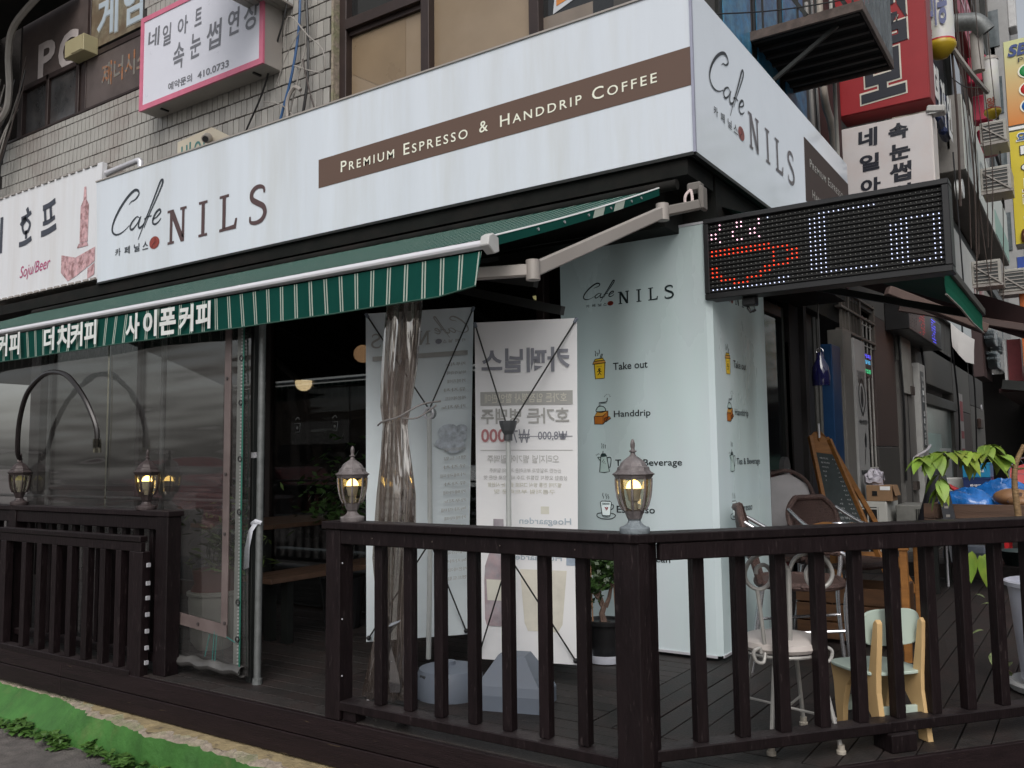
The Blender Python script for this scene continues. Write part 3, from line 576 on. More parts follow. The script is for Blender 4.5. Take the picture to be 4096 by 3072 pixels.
# cables
def cable(label, paths, r, mat, nm='wall_cable', cat='cable'):
    t = thing(nm, label, cat, paths[0][-1])
    for i, p in enumerate(paths): G().tube(smooth_path(p, 6), r[i] if isinstance(r, list) else r, 6).build('strand', mat[i] if isinstance(mat, list) else mat, t, smooth=True)
bluec = M('blue cable', (.03,.1,.25), .4); greyc = M('grey cable', (.3,.28,.26), .6); brc = M('brown cable', (.05,.035,.03), .6)
cable('black cable hanging down the tiles right of the pink bordered sign', [[(-5.35,4.74,5.6),(-5.42,4.74,5.0),(-5.60,4.75,4.6),(-5.75,4.76,4.3),(-5.95,4.76,4.02),(-6.05,4.76,3.8)]], .008, blk_m)
cable('blue cable running down the tiles beside the window frame', [[(-5.28,4.73,5.6),(-5.26,4.74,5.05),(-5.29,4.75,4.7),(-5.37,4.75,4.35),(-5.50,4.75,4.0),(-5.52,4.75,3.8)]], .011, bluec)
cable('tangle of thin pale wires and a ribbed conduit beside the window frame', [[(-5.22,4.74,5.6),(-5.2,4.74,5.1),(-5.17,4.75,4.7),(-5.3,4.74,4.25),(-5.45,4.75,3.85)],[(-5.45,4.73,4.62),(-5.35,4.70,4.85),(-5.12,4.7,4.62),(-4.95,4.7,4.45),(-4.93,4.7,4.28),(-5.05,4.72,4.30),(-5.3,4.72,4.42)],[(-5.7,4.74,4.22),(-5.45,4.73,4.12),(-5.25,4.74,3.93)],[(-5.35,4.72,3.82),(-5.36,4.7,4.1),(-5.28,4.7,4.22),(-5.2,4.7,4.18)],[(-5.2,4.72,4.45),(-5.13,4.72,4.2),(-5.05,4.73,3.95)],[(-5.24,4.73,5.5),(-5.17,4.73,4.9),(-5.15,4.73,4.3),(-5.25,4.74,3.85)],[(-5.55,4.74,4.3),(-5.4,4.73,4.55),(-5.2,4.73,4.75)]], [.006,.006,.005,.016,.007,.012,.004], [greyc,greyc,greyc,beige_m,brc,blk_m,greyc])
random.seed(9); ps = []; rs = []; ms = []
for i in range(16):
    x_ = -10.35+random.uniform(-.25,.35); ps.append([(x_+.35,4.72,5.35+random.uniform(-.2,.4)),(x_+.2,4.66,4.9),(x_+random.uniform(-.1,.1),4.64,4.5),(x_-.1,4.66,4.2),(x_-.2,4.7,3.9)]); rs.append(random.choice([.008,.012,.016])); ms.append(random.choice([brc,greyc,blk_m]))
ps.append([(-8.9,4.5,6.15),(-9.5,4.5,5.95),(-9.72,4.55,5.7),(-9.78,4.6,5.3),(-9.9,4.6,5.05),(-10.4,4.55,4.85)]); rs.append(.035); ms.append(greyc)
ps.append([(-9.75,4.6,6.0),(-9.86,4.6,5.7),(-9.8,4.6,5.2)]); rs.append(.012); ms.append(brc); ps.append([(-10.5,4.5,5.25),(-10.1,4.5,5.22),(-9.85,4.55,5.1)]); rs.append(.02); ms.append(greyc)
cable('thick bundle of dusty cables hanging at the far left of the tiled wall', ps, rs, ms, 'cable_bundle')
G().box((-14,3.3,6.2),(-8.85,4.82,6.3)).build('overhead_ledge', soffit_m, None, label='dark grimy ledge above the far left windows', cat='ledge')
yb = thing('junction_box', 'cream metal junction box over the lettering on the left window', 'junction box', (-8.7,4.8,5.45))
yel = M('cream painted box', (.38,.34,.2), .5, dirt=(.2,.15,.08), damt=.4); G().box((-8.80,4.68,5.44),(-8.44,4.84,5.62)).build('box', yel, yb, bevel=.004); G().box((-8.66,4.672,5.45),(-8.46,4.68,5.61)).build('lid', yel, yb, bevel=.002)
# ================================================================= FRONT AWNING
aw = thing('green_awning', 'dark green striped retractable awning with coffee lettering on its valance, over the front terrace', 'awning', (-2.05,2.9,2.08))
XA = -2.075
def fz(y): return 2.085+(y-2.90)*.385
rows = []
for j in range(13):
    y = 2.93+(4.44-2.93)*j/12; rows.append([(-8.8+(6.73+.115*j/12)*i/60, y, fz(y)-.006*math.sin(math.pi*j/12)*(1+.3*math.sin(i*.6))) for i in range(61)])
G().grid(rows).build('canopy_fabric', canvas_m, aw, smooth=True)
rows = []
for j in range(7):
    z = 2.035-.172*j/6; rows.append([])
    for i in range(121):
        x = -8.8+6.71*i/120; e = max(0, (x+2.45)/.37); rows[-1].append((x-(.012*e*j/6 if e else 0)-.0, 2.895-.006*(j/6)*math.sin(x*9)-.012*(j/6)*math.sin(x*2.3)-.02*e*e*(j/6), z+.022*e*e*(j/6)))
val = G().grid(rows).build('valance', canvas_m, aw, smooth=True)
G().tube([(x[0]/1, x[1], x[2]) for x in rows[-1][::4]], .004, 5).build('hem', M('green hem', (.02,.07,.05), .7), val)
fb = G(); prof = [(2.874,2.050),(2.869,2.062),(2.874,2.076),(2.895,2.084),(2.92,2.078),(2.925,2.056),(2.91,2.046)]
fb.prism([(-8.8,a,b) for a, b in prof], (6.72,0,0)).build('front_bar', M('white enamel bar', (.78,.78,.82), .25, .2, var=.02), aw, bevel=.002)
G().prism([(-2.078,2.860,2.05),(-2.078,2.868,2.09),(-2.078,2.90,2.108),(-2.078,2.94,2.095),(-2.078,2.945,2.035),(-2.078,2.91,2.02)], (.045,0,0)).build('end_cap', M('pale grey plastic cap', (.5,.5,.49), .4), aw, bevel=.004)
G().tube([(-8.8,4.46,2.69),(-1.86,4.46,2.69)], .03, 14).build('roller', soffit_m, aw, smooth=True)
# side edge rope with grommets
edge = [(-2.07+.115*i/14,2.95+(4.42-2.95)*i/14, fz(2.95+(4.42-2.95)*i/14)-.012*math.sin(math.pi*i/14)+.006) for i in range(15)]
G().tube(edge, .005, 5).build('edge_cord', white_t, aw)
G().grid([[(p[0]+.002, p[1], p[2]) for p in edge], [(p[0]+.004, p[1], p[2]-.045) for p in edge]]).build('side_flap', canvas_m, aw)
for i in (0,3,5,7,9,11,12): p = edge[i]; G().tube([(p[0]+.002,p[1],p[2]-.022),(p[0]+.009,p[1],p[2]-.022)], .0075, 10).build('grommet', chrome_m, aw)
arm = G(); E_ = (-2.03,3.2,2.0)
arm.bar((-1.84,4.2,2.465), E_, .04, .065); arm.build('folding_arm', beige_m, aw, bevel=.006)
G().bar(E_, (-2.55,2.96,1.99), .036, .055).build('folding_arm', beige_m, aw, bevel=.006)
G().tube([(E_[0],E_[1],E_[2]-.045),(E_[0],E_[1],E_[2]+.045)], .033, 14).build('elbow_joint', beige_m, aw, smooth=True)
sh = G(); sh.bar((-1.84,4.2,2.465),(-1.68,4.33,2.51), .035, .055).ob((-1.675,4.36,2.55), (.03,.07,.13)).ob((-1.73,4.40,2.63), (.08,.06,.05)); sh.build('wall_bracket', M('dull beige bracket', (.17,.155,.14), .6, dirt=(.09,.08,.075), damt=.5), aw, bevel=.008)
G().tube([(-1.84,4.2,2.42),(-1.84,4.2,2.51)], .035, 12).build('shoulder_joint', beige_m, aw, smooth=True)
G().tube(smooth_path([(-1.73,4.33,2.60),(-1.75,4.31,2.57),(-1.755,4.31,2.53),(-1.735,4.31,2.51),(-1.715,4.31,2.53),(-1.72,4.32,2.57),(-1.73,4.33,2.60)], 4), .008, 6).build('crank_ring', M('pale pink plastic', (.6,.5,.48), .5), aw, smooth=True)
# second arm far left and inner rafters
G().bar((-6.9,4.3,2.5),(-7.2,3.2,2.02), .04, .06).build('folding_arm', beige_m, aw, bevel=.006)
g = G(); O = (0,2.880,0)
for s_, x_, w_, z_ in (('사',-4.625,.135,1.875),('이',-4.455,.13,1.875),('폰',-4.30,.15,1.872),('커',-4.125,.13,1.87),('피',-3.975,.125,1.872),('더',-5.528,.125,1.882),('치',-5.37,.15,1.882),('커',-5.215,.135,1.88),('피',-5.06,.13,1.88),('립',-6.32,.14,1.888),('커',-6.13,.14,1.888),('피',-5.965,.135,1.888)): txt(g, s_, (x_,2.868,z_), XR, ZU, w=w_, h=.15, bold=.035)
g.build('lettering', M('white valance lettering', (.7,.72,.7), .6), val)

tc_ = thing('awning_blackout', 'dark sheet added to blacken the underside of the front awning, with thin struts', 'ceiling', (-4,3.2,2.1))
G().grid([[(x_, 3.12, 2.07), (x_, 3.7, 2.26), (x_, 4.6, 2.52)] for x_ in (-8.6,-5,-3.6,-2.35)]).build('blackout_sheet', soffit_m, tc_)  # added sheet that keeps the space under the awning dark
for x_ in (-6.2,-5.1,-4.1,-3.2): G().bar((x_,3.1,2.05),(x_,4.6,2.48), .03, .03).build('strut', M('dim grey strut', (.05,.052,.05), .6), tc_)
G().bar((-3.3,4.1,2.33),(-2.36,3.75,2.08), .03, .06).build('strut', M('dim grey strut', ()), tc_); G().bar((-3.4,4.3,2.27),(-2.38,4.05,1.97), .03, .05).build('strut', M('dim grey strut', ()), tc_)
# side awning (seen from underneath)
sa = thing('side_awning', 'plain dark green awning over the side terrace, seen from underneath behind the diode board', 'awning', (-.6,6.85,2.1))
dg_m = M('dark green canvas', (.012,.07,.055), .75, var=.15)
G().grid([[(-.62,y,2.16),(-1.2,y,2.42),(-1.85,y,2.7)] for y in (5.0,5.5,6.0,6.5,6.88)]).build('canopy_fabric', dg_m, sa)
G().box((-.64,4.95,2.13),(-.585,6.9,2.185)).build('front_bar', M('dark bar', (.05,.045,.04), .5), sa, bevel=.006)
G().grid([[(-.60,y,2.135) for y in (5.0,5.6,6.2,6.86)],[(-.605,y,2.06+.01*math.sin(y*7)) for y in (5.0,5.6,6.2,6.86)],[(-.60,y,2.0+.02*math.sin(y*5)) for y in (5.0,5.6,6.2,6.86)]]).build('valance', M('bright green canvas', (.008,.105,.062), .85, var=.1, spec=.08), sa)
G().tube([(-.60,y,2.0+.02*math.sin(y*5)) for y in (5.0,5.6,6.2,6.86)], .006, 5).build('hem', greyc, sa)
G().bar((-.62,6.8,2.12),(-1.9,6.7,2.5), .04, .05).build('folding_arm', metal_dark, sa)

# ================================================================= COLUMN LIGHTBOX
cl = thing('lightbox_column', 'tall pale teal lightbox column with the cafe logo and five menu icons, at the corner', 'lightbox', (-2.3,5.2,0))
g = G().prism([(-2.835,4.80,.03),(-1.845,4.80,.03),(-1.815,4.83,.03),(-1.815,5.79,.03),(-2.835,5.79,.03)], (0,0,2.52)); g.build('lightbox_body', col_m, cl, smooth=False)
G().box((-2.80,4.84,0),(-1.85,5.75,.03)).build('plinth', blk_m, cl)
G().box((-2.845,4.792,.02),(-1.84,4.80,.034)).box((-1.815,4.82,.02),(-1.807,5.79,.034)).build('bottom_trim', alu_m, cl)
G().box((-2.838,4.796,2.538),(-1.84,4.80,2.552)).build('top_trim', alu_m, cl)
navy = M('blue black column print', (.012,.022,.024), .35)
logo(cl, (-2.665,4.797,2.115), XR, ZU, .29, .26, navy, navy, 1.25); logo(cl, (-1.812,4.955,2.106), YR, ZU, .298, .29, navy, navy, 1.25)
yelm = M('mustard print', (.62,.42,.03), .4, emit=(.9,.6,.02), es=.12); orm = M('orange brown print', (.42,.13,.015), .4, emit=(.6,.2,.02), es=.08); greyp = M('grey green print', (.42,.52,.5), .4, emit=(.5,.7,.65), es=.1); heart = M('red heart print', (.5,.02,.03), .4); tanp = M('tan print', (.55,.28,.06), .4, emit=(.7,.35,.05), es=.08)
def icons(par, base, R, top=True):
    N = R.cross(ZU).normalized(); base = V(base)
    K = lambda ox, oy, l: [((px-ox)*.00073, (oy-py)*.00072) for px, py in l]
    ln = G(); L = .0055
    def out(O, ox, oy, l, closed=False, sm=False, w=L): ribbon(ln, K(ox, oy, l), w, O+N*.002, R, ZU, closed=closed, sm=sm)
    def fill(O, ox, oy, l, m, nm='icon_fill'): g = G(); fpoly(g, K(ox, oy, l), O+N*.001, R, ZU); g.build(nm, m, par)
    O = base+V((0,0,1.656)); a = (415,325)
    fill(O, *a, [(427,188),(530,188),(524,322),(436,322)], yelm); fill(O, *a, [(412,190),(425,165),(530,162),(540,185)], tanp); fill(O, *a, [(430,165),(436,148),(515,145),(518,163)], yelm)
    out(O, *a, [(427,190),(436,322),(524,320),(532,188)]); out(O, *a, [(412,192),(425,166),(528,162),(540,185),(412,192)]); out(O, *a, [(430,163),(436,148),(515,143),(518,160)]); out(O, *a, [(486,140),(500,106),(512,106),(500,140)])
    out(O, *a, [(438,75),(448,95),(440,108),(446,122)], sm=True); out(O, *a, [(462,92),(466,105),(462,120)], sm=True); out(O, *a, [(478,66),(482,85),(476,105)], sm=True)
    out(O, *a, [(478,232),(468,240),(478,246),(486,238),(478,232)], sm=True); out(O, *a, [(476,246),(478,268),(460,290)], sm=True); out(O, *a, [(478,268),(495,290)], w=.004); out(O, *a, [(455,262),(476,252),(496,262)], sm=True)
    for i in range(4): out(O, *a, [(455+i*13,222-abs(i-1.5)*3),(458+i*13,214-abs(i-1.5)*3)], w=.003)
    O = base+V((0,0,1.37)); a = (412,757)
    fill(O, *a, [(414,685),(500,685),(498,755),(416,752)], orm); fill(O, *a, [(414,685),(445,645),(548,642),(500,685)], tanp); fill(O, *a, [(500,685),(548,642),(548,705),(498,755)], orm); fill(O, *a, [(512,705),(560,690),(575,705),(530,732)], orm); fill(O, *a, [(430,630),(450,605),(480,598),(512,608),(526,635),(480,650)], greyp)
    out(O, *a, [(414,685),(416,752),(498,755),(500,685),(414,685),(445,645),(548,642),(500,685)]); out(O, *a, [(548,642),(548,705),(498,755)]); out(O, *a, [(512,705),(512,728),(530,734),(575,705),(560,690),(512,705)])
    out(O, *a, [(430,635),(450,605),(480,597),(512,608),(526,638),(480,652),(430,640)], sm=True); out(O, *a, [(465,600),(465,568),(520,565),(540,560),(545,528)], w=.006); out(O, *a, [(478,598),(478,576),(536,572)], w=.003)
    for i in range(6): t = math.pi*(.05+.18*i); out(O, *a, [(545+22*math.cos(t),520-18*math.sin(t)),(545+32*math.cos(t),520-27*math.sin(t))], w=.003)
    O = base+V((0,0,1.07)); a = (412,1208)
    fill(O, *a, [(470,1075),(528,1075),(548,1200),(455,1203)], greyp); fill(O, *a, [(468,1065),(478,1048),(512,1046),(528,1065)], M('dark teal print', (.03,.07,.07), .4)); fill(O, *a, [(440,1075),(468,1075),(468,1112)], greyp)
    out(O, *a, [(470,1075),(455,1203),(500,1208),(550,1200),(528,1075)]); out(O, *a, [(468,1068),(478,1048),(512,1046),(530,1066),(468,1070)], w=.006); out(O, *a, [(440,1075),(468,1112),(466,1075),(440,1075)]); out(O, *a, [(532,1080),(560,1078),(568,1100),(558,1158),(545,1160)], sm=True); out(O, *a, [(490,1046),(493,1022)])
    for i in range(3): out(O, *a, [(480+i*17,955+i*6),(485+i*17,975),(480+i*17,990),(486+i*17,1000)], sm=True, w=.0035)
    for i in range(3): out(O, *a, [(425+i*12,1050-i*5),(430+i*12,1060-i*3)], w=.003); out(O, *a, [(480+i*14,1120+i*8),(500+i*6,1092+i*16)], w=.003)
    O = base+V((0,0,.784)); a = (415,1643)
    fill(O, *a, [(460,1495),(562,1495),(550,1610),(475,1610)], M('cup white print', (.75,.82,.82), .4, emit=(.8,.95,.95), es=.22)); fill(O, *a, [(474,1505),(550,1505),(548,1522),(476,1522)], black_m); fill(O, *a, [(515,1575),(498,1550),(502,1538),(513,1543),(516,1550),(522,1540),(532,1540),(532,1552)], heart)
    out(O, *a, [(460,1500),(475,1490),(550,1492),(565,1500),(550,1612),(515,1618),(475,1612),(460,1500)]); out(O, *a, [(564,1522),(582,1522),(580,1550),(558,1562)], sm=True); out(O, *a, [(470,1592),(430,1600),(428,1625),(480,1642),(560,1640),(600,1615),(585,1598),(556,1592)], sm=True); out(O, *a, [(475,1612),(490,1626),(535,1626),(552,1612)], sm=True, w=.003)
    for i, d in enumerate((0,30,50)): out(O, *a, [(488+d,1420+i*6),(482+d,1440),(492+d,1455),(488+d,1470)], sm=True, w=.0035)
    ln.build('icon_outline', black_m, par)
    g = G()
    for s_, x_, z_, w_, h_ in (('Take out',.142,1.705,.235,.046),('Handdrip',.14,1.400,.248,.052),('Tea & Beverage',.142,1.098,.44,.052),('Espresso',.145,.812,.255,.055),('Coffee Bean',.145,.538,.345,.041)): txt(g, s_, base+R*x_+ZU*z_+N*.002, R, ZU, w=w_, h=h_, bold=.012)
    g.build('lettering', black_m, par)
    O = base+V((.0,0,.50))
    for i in range(2): g = G(); disc(g, (.035+i*.04, .03+i*.015), .026, .018, O+N*.002, R, ZU, 14); g.build('bean_print', M('brown bean print', (.1,.04,.02), .4), par)
icons(cl, (-2.604,4.799,0), XR); icons(cl, (-1.814,5.0,0), YR)

# ================================================================= DIODE BOARD
lb = thing('diode_board', 'black scrolling LED board showing a red coffee cup outline and white bars, beside the column', 'LED sign', (-1.1,4.8,2.3))
X0, X1, Z0, Z1 = -1.84, -.535, 2.075, 2.555
fm = M('black board frame', (.014,.014,.015), .4, var=.15)
for a, b in (((X0,4.775,Z0),(X1,4.90,Z0+.035)),((X0,4.775,Z1-.03),(X1,4.90,Z1)),((X0,4.775,Z0+.035),(X0+.03,4.90,Z1-.03)),((X1-.035,4.775,Z0+.035),(X1,4.90,Z1-.03))): G().box(a, b).build('frame_bar', fm, lb, bevel=.004)
G().box((X0+.03,4.80,Z0+.035),(X1-.035,4.89,Z1-.03)).build('back_panel', M('black diode panel', (.012,.012,.012), .6, var=.2), lb)
px, pz = (1.797-.588)/47, .379/15
dx = lambda c: -1.797+c*px
dz = lambda r: 2.131+r*pz
for r in range(17): G().box((X0+.03,4.788,dz(r)-pz/2-.0015),(X1-.035,4.80,dz(r)-pz/2+.0015)).build('louvre', M('matte black louvre', (.008,.008,.008), .8, spec=.1), lb)
R_, Wh, Pk = set(), set(), set()
for c in range(14): R_ |= {(c,9),(c,8)}
R_ |= {(14,8),(15,8),(16,8),(17,8),(17,7),(18,7),(19,7),(18,6),(19,6),(17,5),(18,5),(19,5),(14,7),(14,6),(14,5),(14,4),(15,4),(16,4),(17,4),(12,4),(13,4),(11,3),(12,3),(13,3),(8,2),(9,2),(10,2),(11,2),(5,1),(6,1),(7,1),(8,1),(2,2),(3,2),(4,2),(5,2),(0,3),(1,3),(2,3),(0,4),(1,4),(0,5),(1,5)}
Pk |= {(2,15),(2,14),(0,13),(1,13),(0,12),(1,12),(2,11),(5,13),(5,12),(6,15),(7,15),(6,14),(7,14),(6,11),(7,11),(9,13),(10,13),(9,12),(10,12),(11,15),(11,14),(11,11)}
Wh |= {(c,0) for c in range(17)} | {(15,1),(16,1),(17,1),(13,15)} | {(c,r) for c in (22,23,24,25) for r in range(2,14)} | {(c,14) for c in range(24,36)} | {(c,1) for c in range(24,36)} | {(c,r) for c in (38,39) for r in range(2,10)} | {(c,r) for c in (40,41) for r in range(2,11)} | {(c,10) for c in range(40,48)} | {(c,r) for c in (46,47) for r in range(1,11)} | {(c,1) for c in range(40,48)}
def dots(S_, mat, nm, s=.0042):
    g = G()
    for c, r in sorted(S_): g.lathe((0,0,0), [(s,0),(s*.8,.006),(s*.3,.008)], 6); n_ = 18; g.v[-n_:] = [(dx(c)+x, 4.80-z, dz(r)+y) for x, y, z in g.v[-n_:]]
    g.f = [tuple(reversed(f)) for f in g.f]; g.build(nm, mat, lb, kind='stuff')
dots(R_, ledred, 'red_diodes', .0042); dots(Wh, ledwh, 'white_diodes', .0033); dots(Pk, ledpk, 'pink_diodes', .0040); dots({(c,r) for c in range(48) for r in range(16)}-R_-Wh-Pk, ledof, 'unlit_diodes', .0034)
G().tube([(-1.62,4.86,2.08),(-1.62,4.86,2.03),(-1.60,4.86,1.99),(-1.57,4.86,2.0)], .008).build('hook', blk_m, lb); G().ob((-1.60,4.86,2.05), (.08,.06,.05)).build('bracket', blk_m, lb, bevel=.006)

# ================================================================= RAILINGS
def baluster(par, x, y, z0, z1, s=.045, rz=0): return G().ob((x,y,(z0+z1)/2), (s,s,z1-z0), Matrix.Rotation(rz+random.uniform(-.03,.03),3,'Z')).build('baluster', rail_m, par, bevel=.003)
random.seed(13)
# front panel
r1 = thing('front_railing', 'dark brown timber railing panel between the entrance post and the corner post', 'railing', (-2.2,2.91,0))
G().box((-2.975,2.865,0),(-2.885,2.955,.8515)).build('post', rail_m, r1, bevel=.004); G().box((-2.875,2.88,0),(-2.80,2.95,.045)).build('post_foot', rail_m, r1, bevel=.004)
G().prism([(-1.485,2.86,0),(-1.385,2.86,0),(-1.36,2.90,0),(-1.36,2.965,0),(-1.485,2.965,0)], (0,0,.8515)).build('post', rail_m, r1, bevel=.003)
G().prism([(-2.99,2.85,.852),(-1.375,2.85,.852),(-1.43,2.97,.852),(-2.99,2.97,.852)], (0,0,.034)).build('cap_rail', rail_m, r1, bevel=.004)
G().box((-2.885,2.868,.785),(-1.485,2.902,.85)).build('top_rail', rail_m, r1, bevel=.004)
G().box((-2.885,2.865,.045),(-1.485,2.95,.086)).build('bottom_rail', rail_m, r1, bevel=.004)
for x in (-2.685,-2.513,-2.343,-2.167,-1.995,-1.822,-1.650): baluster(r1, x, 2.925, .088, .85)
for z_ in (.7,.45,.2): G().sphere((-2.867,2.866,z_), .004, 6, 3).build('screw', alu_m, r1)
sw = M('dull screw', (.12,.10,.09), .5, .5)
for x_ in (-2.685,-2.343,-1.995,-1.650): G().sphere((x_,2.867,.818), .0035, 6, 3).build('screw', sw, r1)
for x_ in (-2.6,-1.9,-1.6): G().sphere((x_,2.90,.8865), .004, 6, 3).build('screw', sw, r1)
# angled panel
ang = math.atan2(RD.y, RD.x)
r2 = thing('angled_railing', 'dark brown timber railing running away to the right from the corner post', 'railing', (-.7,3.8,0))
def at(d, o=0, z=0): return RP+RD*d+RN*o+V((0,0,z))
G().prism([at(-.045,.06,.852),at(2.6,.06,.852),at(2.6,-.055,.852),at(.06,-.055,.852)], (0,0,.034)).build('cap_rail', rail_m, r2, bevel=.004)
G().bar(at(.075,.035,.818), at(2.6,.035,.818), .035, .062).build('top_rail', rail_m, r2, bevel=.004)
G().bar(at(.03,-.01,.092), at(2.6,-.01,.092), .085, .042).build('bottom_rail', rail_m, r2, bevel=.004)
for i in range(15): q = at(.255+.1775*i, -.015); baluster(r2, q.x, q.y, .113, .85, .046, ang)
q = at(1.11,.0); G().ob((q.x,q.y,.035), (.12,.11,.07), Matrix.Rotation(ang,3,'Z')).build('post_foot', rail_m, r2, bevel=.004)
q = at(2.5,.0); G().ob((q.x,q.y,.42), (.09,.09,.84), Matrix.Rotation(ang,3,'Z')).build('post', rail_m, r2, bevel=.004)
# left railing and gate
r3 = thing('left_railing', 'dark brown timber railing in front of the clear vinyl wall on the left', 'railing', (-5.5,2.98,0))
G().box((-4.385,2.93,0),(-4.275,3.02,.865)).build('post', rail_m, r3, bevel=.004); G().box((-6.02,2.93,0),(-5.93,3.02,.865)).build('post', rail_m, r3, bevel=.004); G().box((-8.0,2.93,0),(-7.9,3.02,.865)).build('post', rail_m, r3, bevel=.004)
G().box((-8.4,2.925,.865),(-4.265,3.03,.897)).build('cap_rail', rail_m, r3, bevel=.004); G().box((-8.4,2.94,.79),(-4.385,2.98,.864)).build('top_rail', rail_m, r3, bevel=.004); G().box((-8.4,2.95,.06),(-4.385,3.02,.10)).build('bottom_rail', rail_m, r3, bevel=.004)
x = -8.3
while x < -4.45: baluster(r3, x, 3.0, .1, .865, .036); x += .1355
gt = thing('folded_gate', 'low slatted gate folded open flat against the left railing, hinged on its right', 'gate', (-4.42,2.9,0))
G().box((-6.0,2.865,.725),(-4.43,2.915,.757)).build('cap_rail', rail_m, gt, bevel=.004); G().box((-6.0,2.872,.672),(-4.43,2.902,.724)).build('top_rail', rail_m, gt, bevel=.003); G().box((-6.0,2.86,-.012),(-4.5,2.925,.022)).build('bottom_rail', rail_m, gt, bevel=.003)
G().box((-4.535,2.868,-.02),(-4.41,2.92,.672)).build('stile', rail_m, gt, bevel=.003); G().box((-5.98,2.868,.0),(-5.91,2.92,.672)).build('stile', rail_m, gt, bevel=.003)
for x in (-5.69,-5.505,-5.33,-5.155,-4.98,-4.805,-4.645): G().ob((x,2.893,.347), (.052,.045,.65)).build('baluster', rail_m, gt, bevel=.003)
for z_ in (.60,.50,.42,.33,.24,.15,.07): G().ob((-4.397,2.90,z_), (.012,.02,.022)).build('hinge', alu_m, gt)

# ================================================================= LANTERNS
def lantern(loc, label, metal, base, bulb, rz=0):
    t = thing('post_lantern', label, 'lantern', loc, rz, 'coach lanterns on the railing')
    L = V(loc); ph = rz+.26
    G().lathe(L, [(.054,0),(.056,.006),(.056,.019),(.052,.023),(.045,.024)], 20).build('base', base, t, smooth=True)
    G().lathe(L+V((0,0,.024)), [(.043,0),(.032,.006),(.025,.014),(.0215,.022),(.024,.026)], 16, rib=lambda j: 1+.06*(j % 2)).build('fluted_neck', base, t)
    G().lathe(L+V((0,0,.048)), [(.022,0),(.027,.006),(.031,.018),(.038,.036),(.041,.037)], 8, ph).build('cup', metal, t)
    gp = [(.041,.084),(.051,.103),(.0585,.13),(.0625,.155),(.0645,.18),(.065,.2)]
    gg = G().lathe(L, gp, 8, ph, False, False); gg.build('glass_shade', lglass, t)
    for j in range(8):
        a = 2*math.pi*j/8+ph; pts = [L+V(((r+.001)*math.cos(a),(r+.001)*math.sin(a),z)) for r, z in gp]; G().tube(pts, .0045, 5).build('glazing_bar', metal, t)
        if j % 2 == 0: G().sphere(L+V((.043*math.cos(a),.043*math.sin(a),.088)), .005, 6, 4).build('rivet', metal, t)
    G().lathe(L+V((0,0,.197)), [(.065,0),(.070,.008),(.073,.014),(.0785,.0175),(.0785,.0205)], 8, ph, True, True).build('eave', metal, t, bevel=.0008)
    G().lathe(L+V((0,0,.2175)), [(.076,0),(.066,.007),(.061,.013),(.0585,.024),(.052,.027),(.045,.040),(.036,.049),(.0165,.063),(.0105,.066)], 8, ph).build('roof', metal, t)
    G().lathe(L+V((0,0,.283)), [(.0135,0),(.010,.004),(.008,.012),(.014,.015),(.014,.018),(.008,.021),(.0065,.026),(.0085,.035),(.0088,.045),(.006,.056),(.002,.062)], 14).build('finial', metal, t, smooth=True)
    G().lathe(L+V((0,0,.085)), [(.012,0),(.013,.03),(.02,.033),(.024,.055),(.028,.072),(.029,.078)], 16).build('bulb_body', bulbw, t, smooth=True)
    G().sphere(L+V((0,0,.163)), .028, 16, 6, 0, 1, (1,1,1.15)).build('bulb', bulb, t, smooth=True)
    return t
lantern((-1.42,2.91,.886), 'large pinkish grey coach lantern with glowing bulb on the corner post', lamp_m, lampb_m, bulb_on, .1)
lantern((-2.85,2.91,.886), 'pinkish grey coach lantern with lit bulb beside the dark entrance', lamp_m, lamp_m, bulb_on, .5)
lantern((-4.545,2.975,.897), 'dark lit coach lantern on the left railing with its reflection in the vinyl', lamp2_m, lamp2_m, bulb_on, .2)
lantern((-5.975,2.975,.897), 'dark unlit coach lantern at the far left with a hose arch tied to its top', lamp2_m, lamp2_m, bulb_dim, .3)
ha = thing('hose_arch', 'black bent hose arching from the far left lantern across the vinyl wall', 'hose', (-5.95,2.95,1.2))
G().tube(smooth_path([(-5.975,2.97,1.20),(-5.95,2.94,1.26),(-5.90,2.92,1.45),(-5.78,2.90,1.62),(-5.60,2.89,1.72),(-5.44,2.885,1.745),(-5.26,2.88,1.71),(-5.09,2.88,1.59),(-4.98,2.885,1.46),(-4.93,2.89,1.36),(-4.925,2.89,1.26)], 6), .016, 8).build('hose', M('black glossy hose', (.015,.012,.012), .25), ha, smooth=True)
G().tube([(-5.98,2.97,1.19),(-5.96,2.955,1.235)], .014, 8).build('tape_tie', M('grey tape', (.3,.25,.24), .5), ha)
G().tube([(-4.925,2.89,1.31),(-4.92,2.89,1.23)], .024, 8).build('tape_tie', lglass, ha)

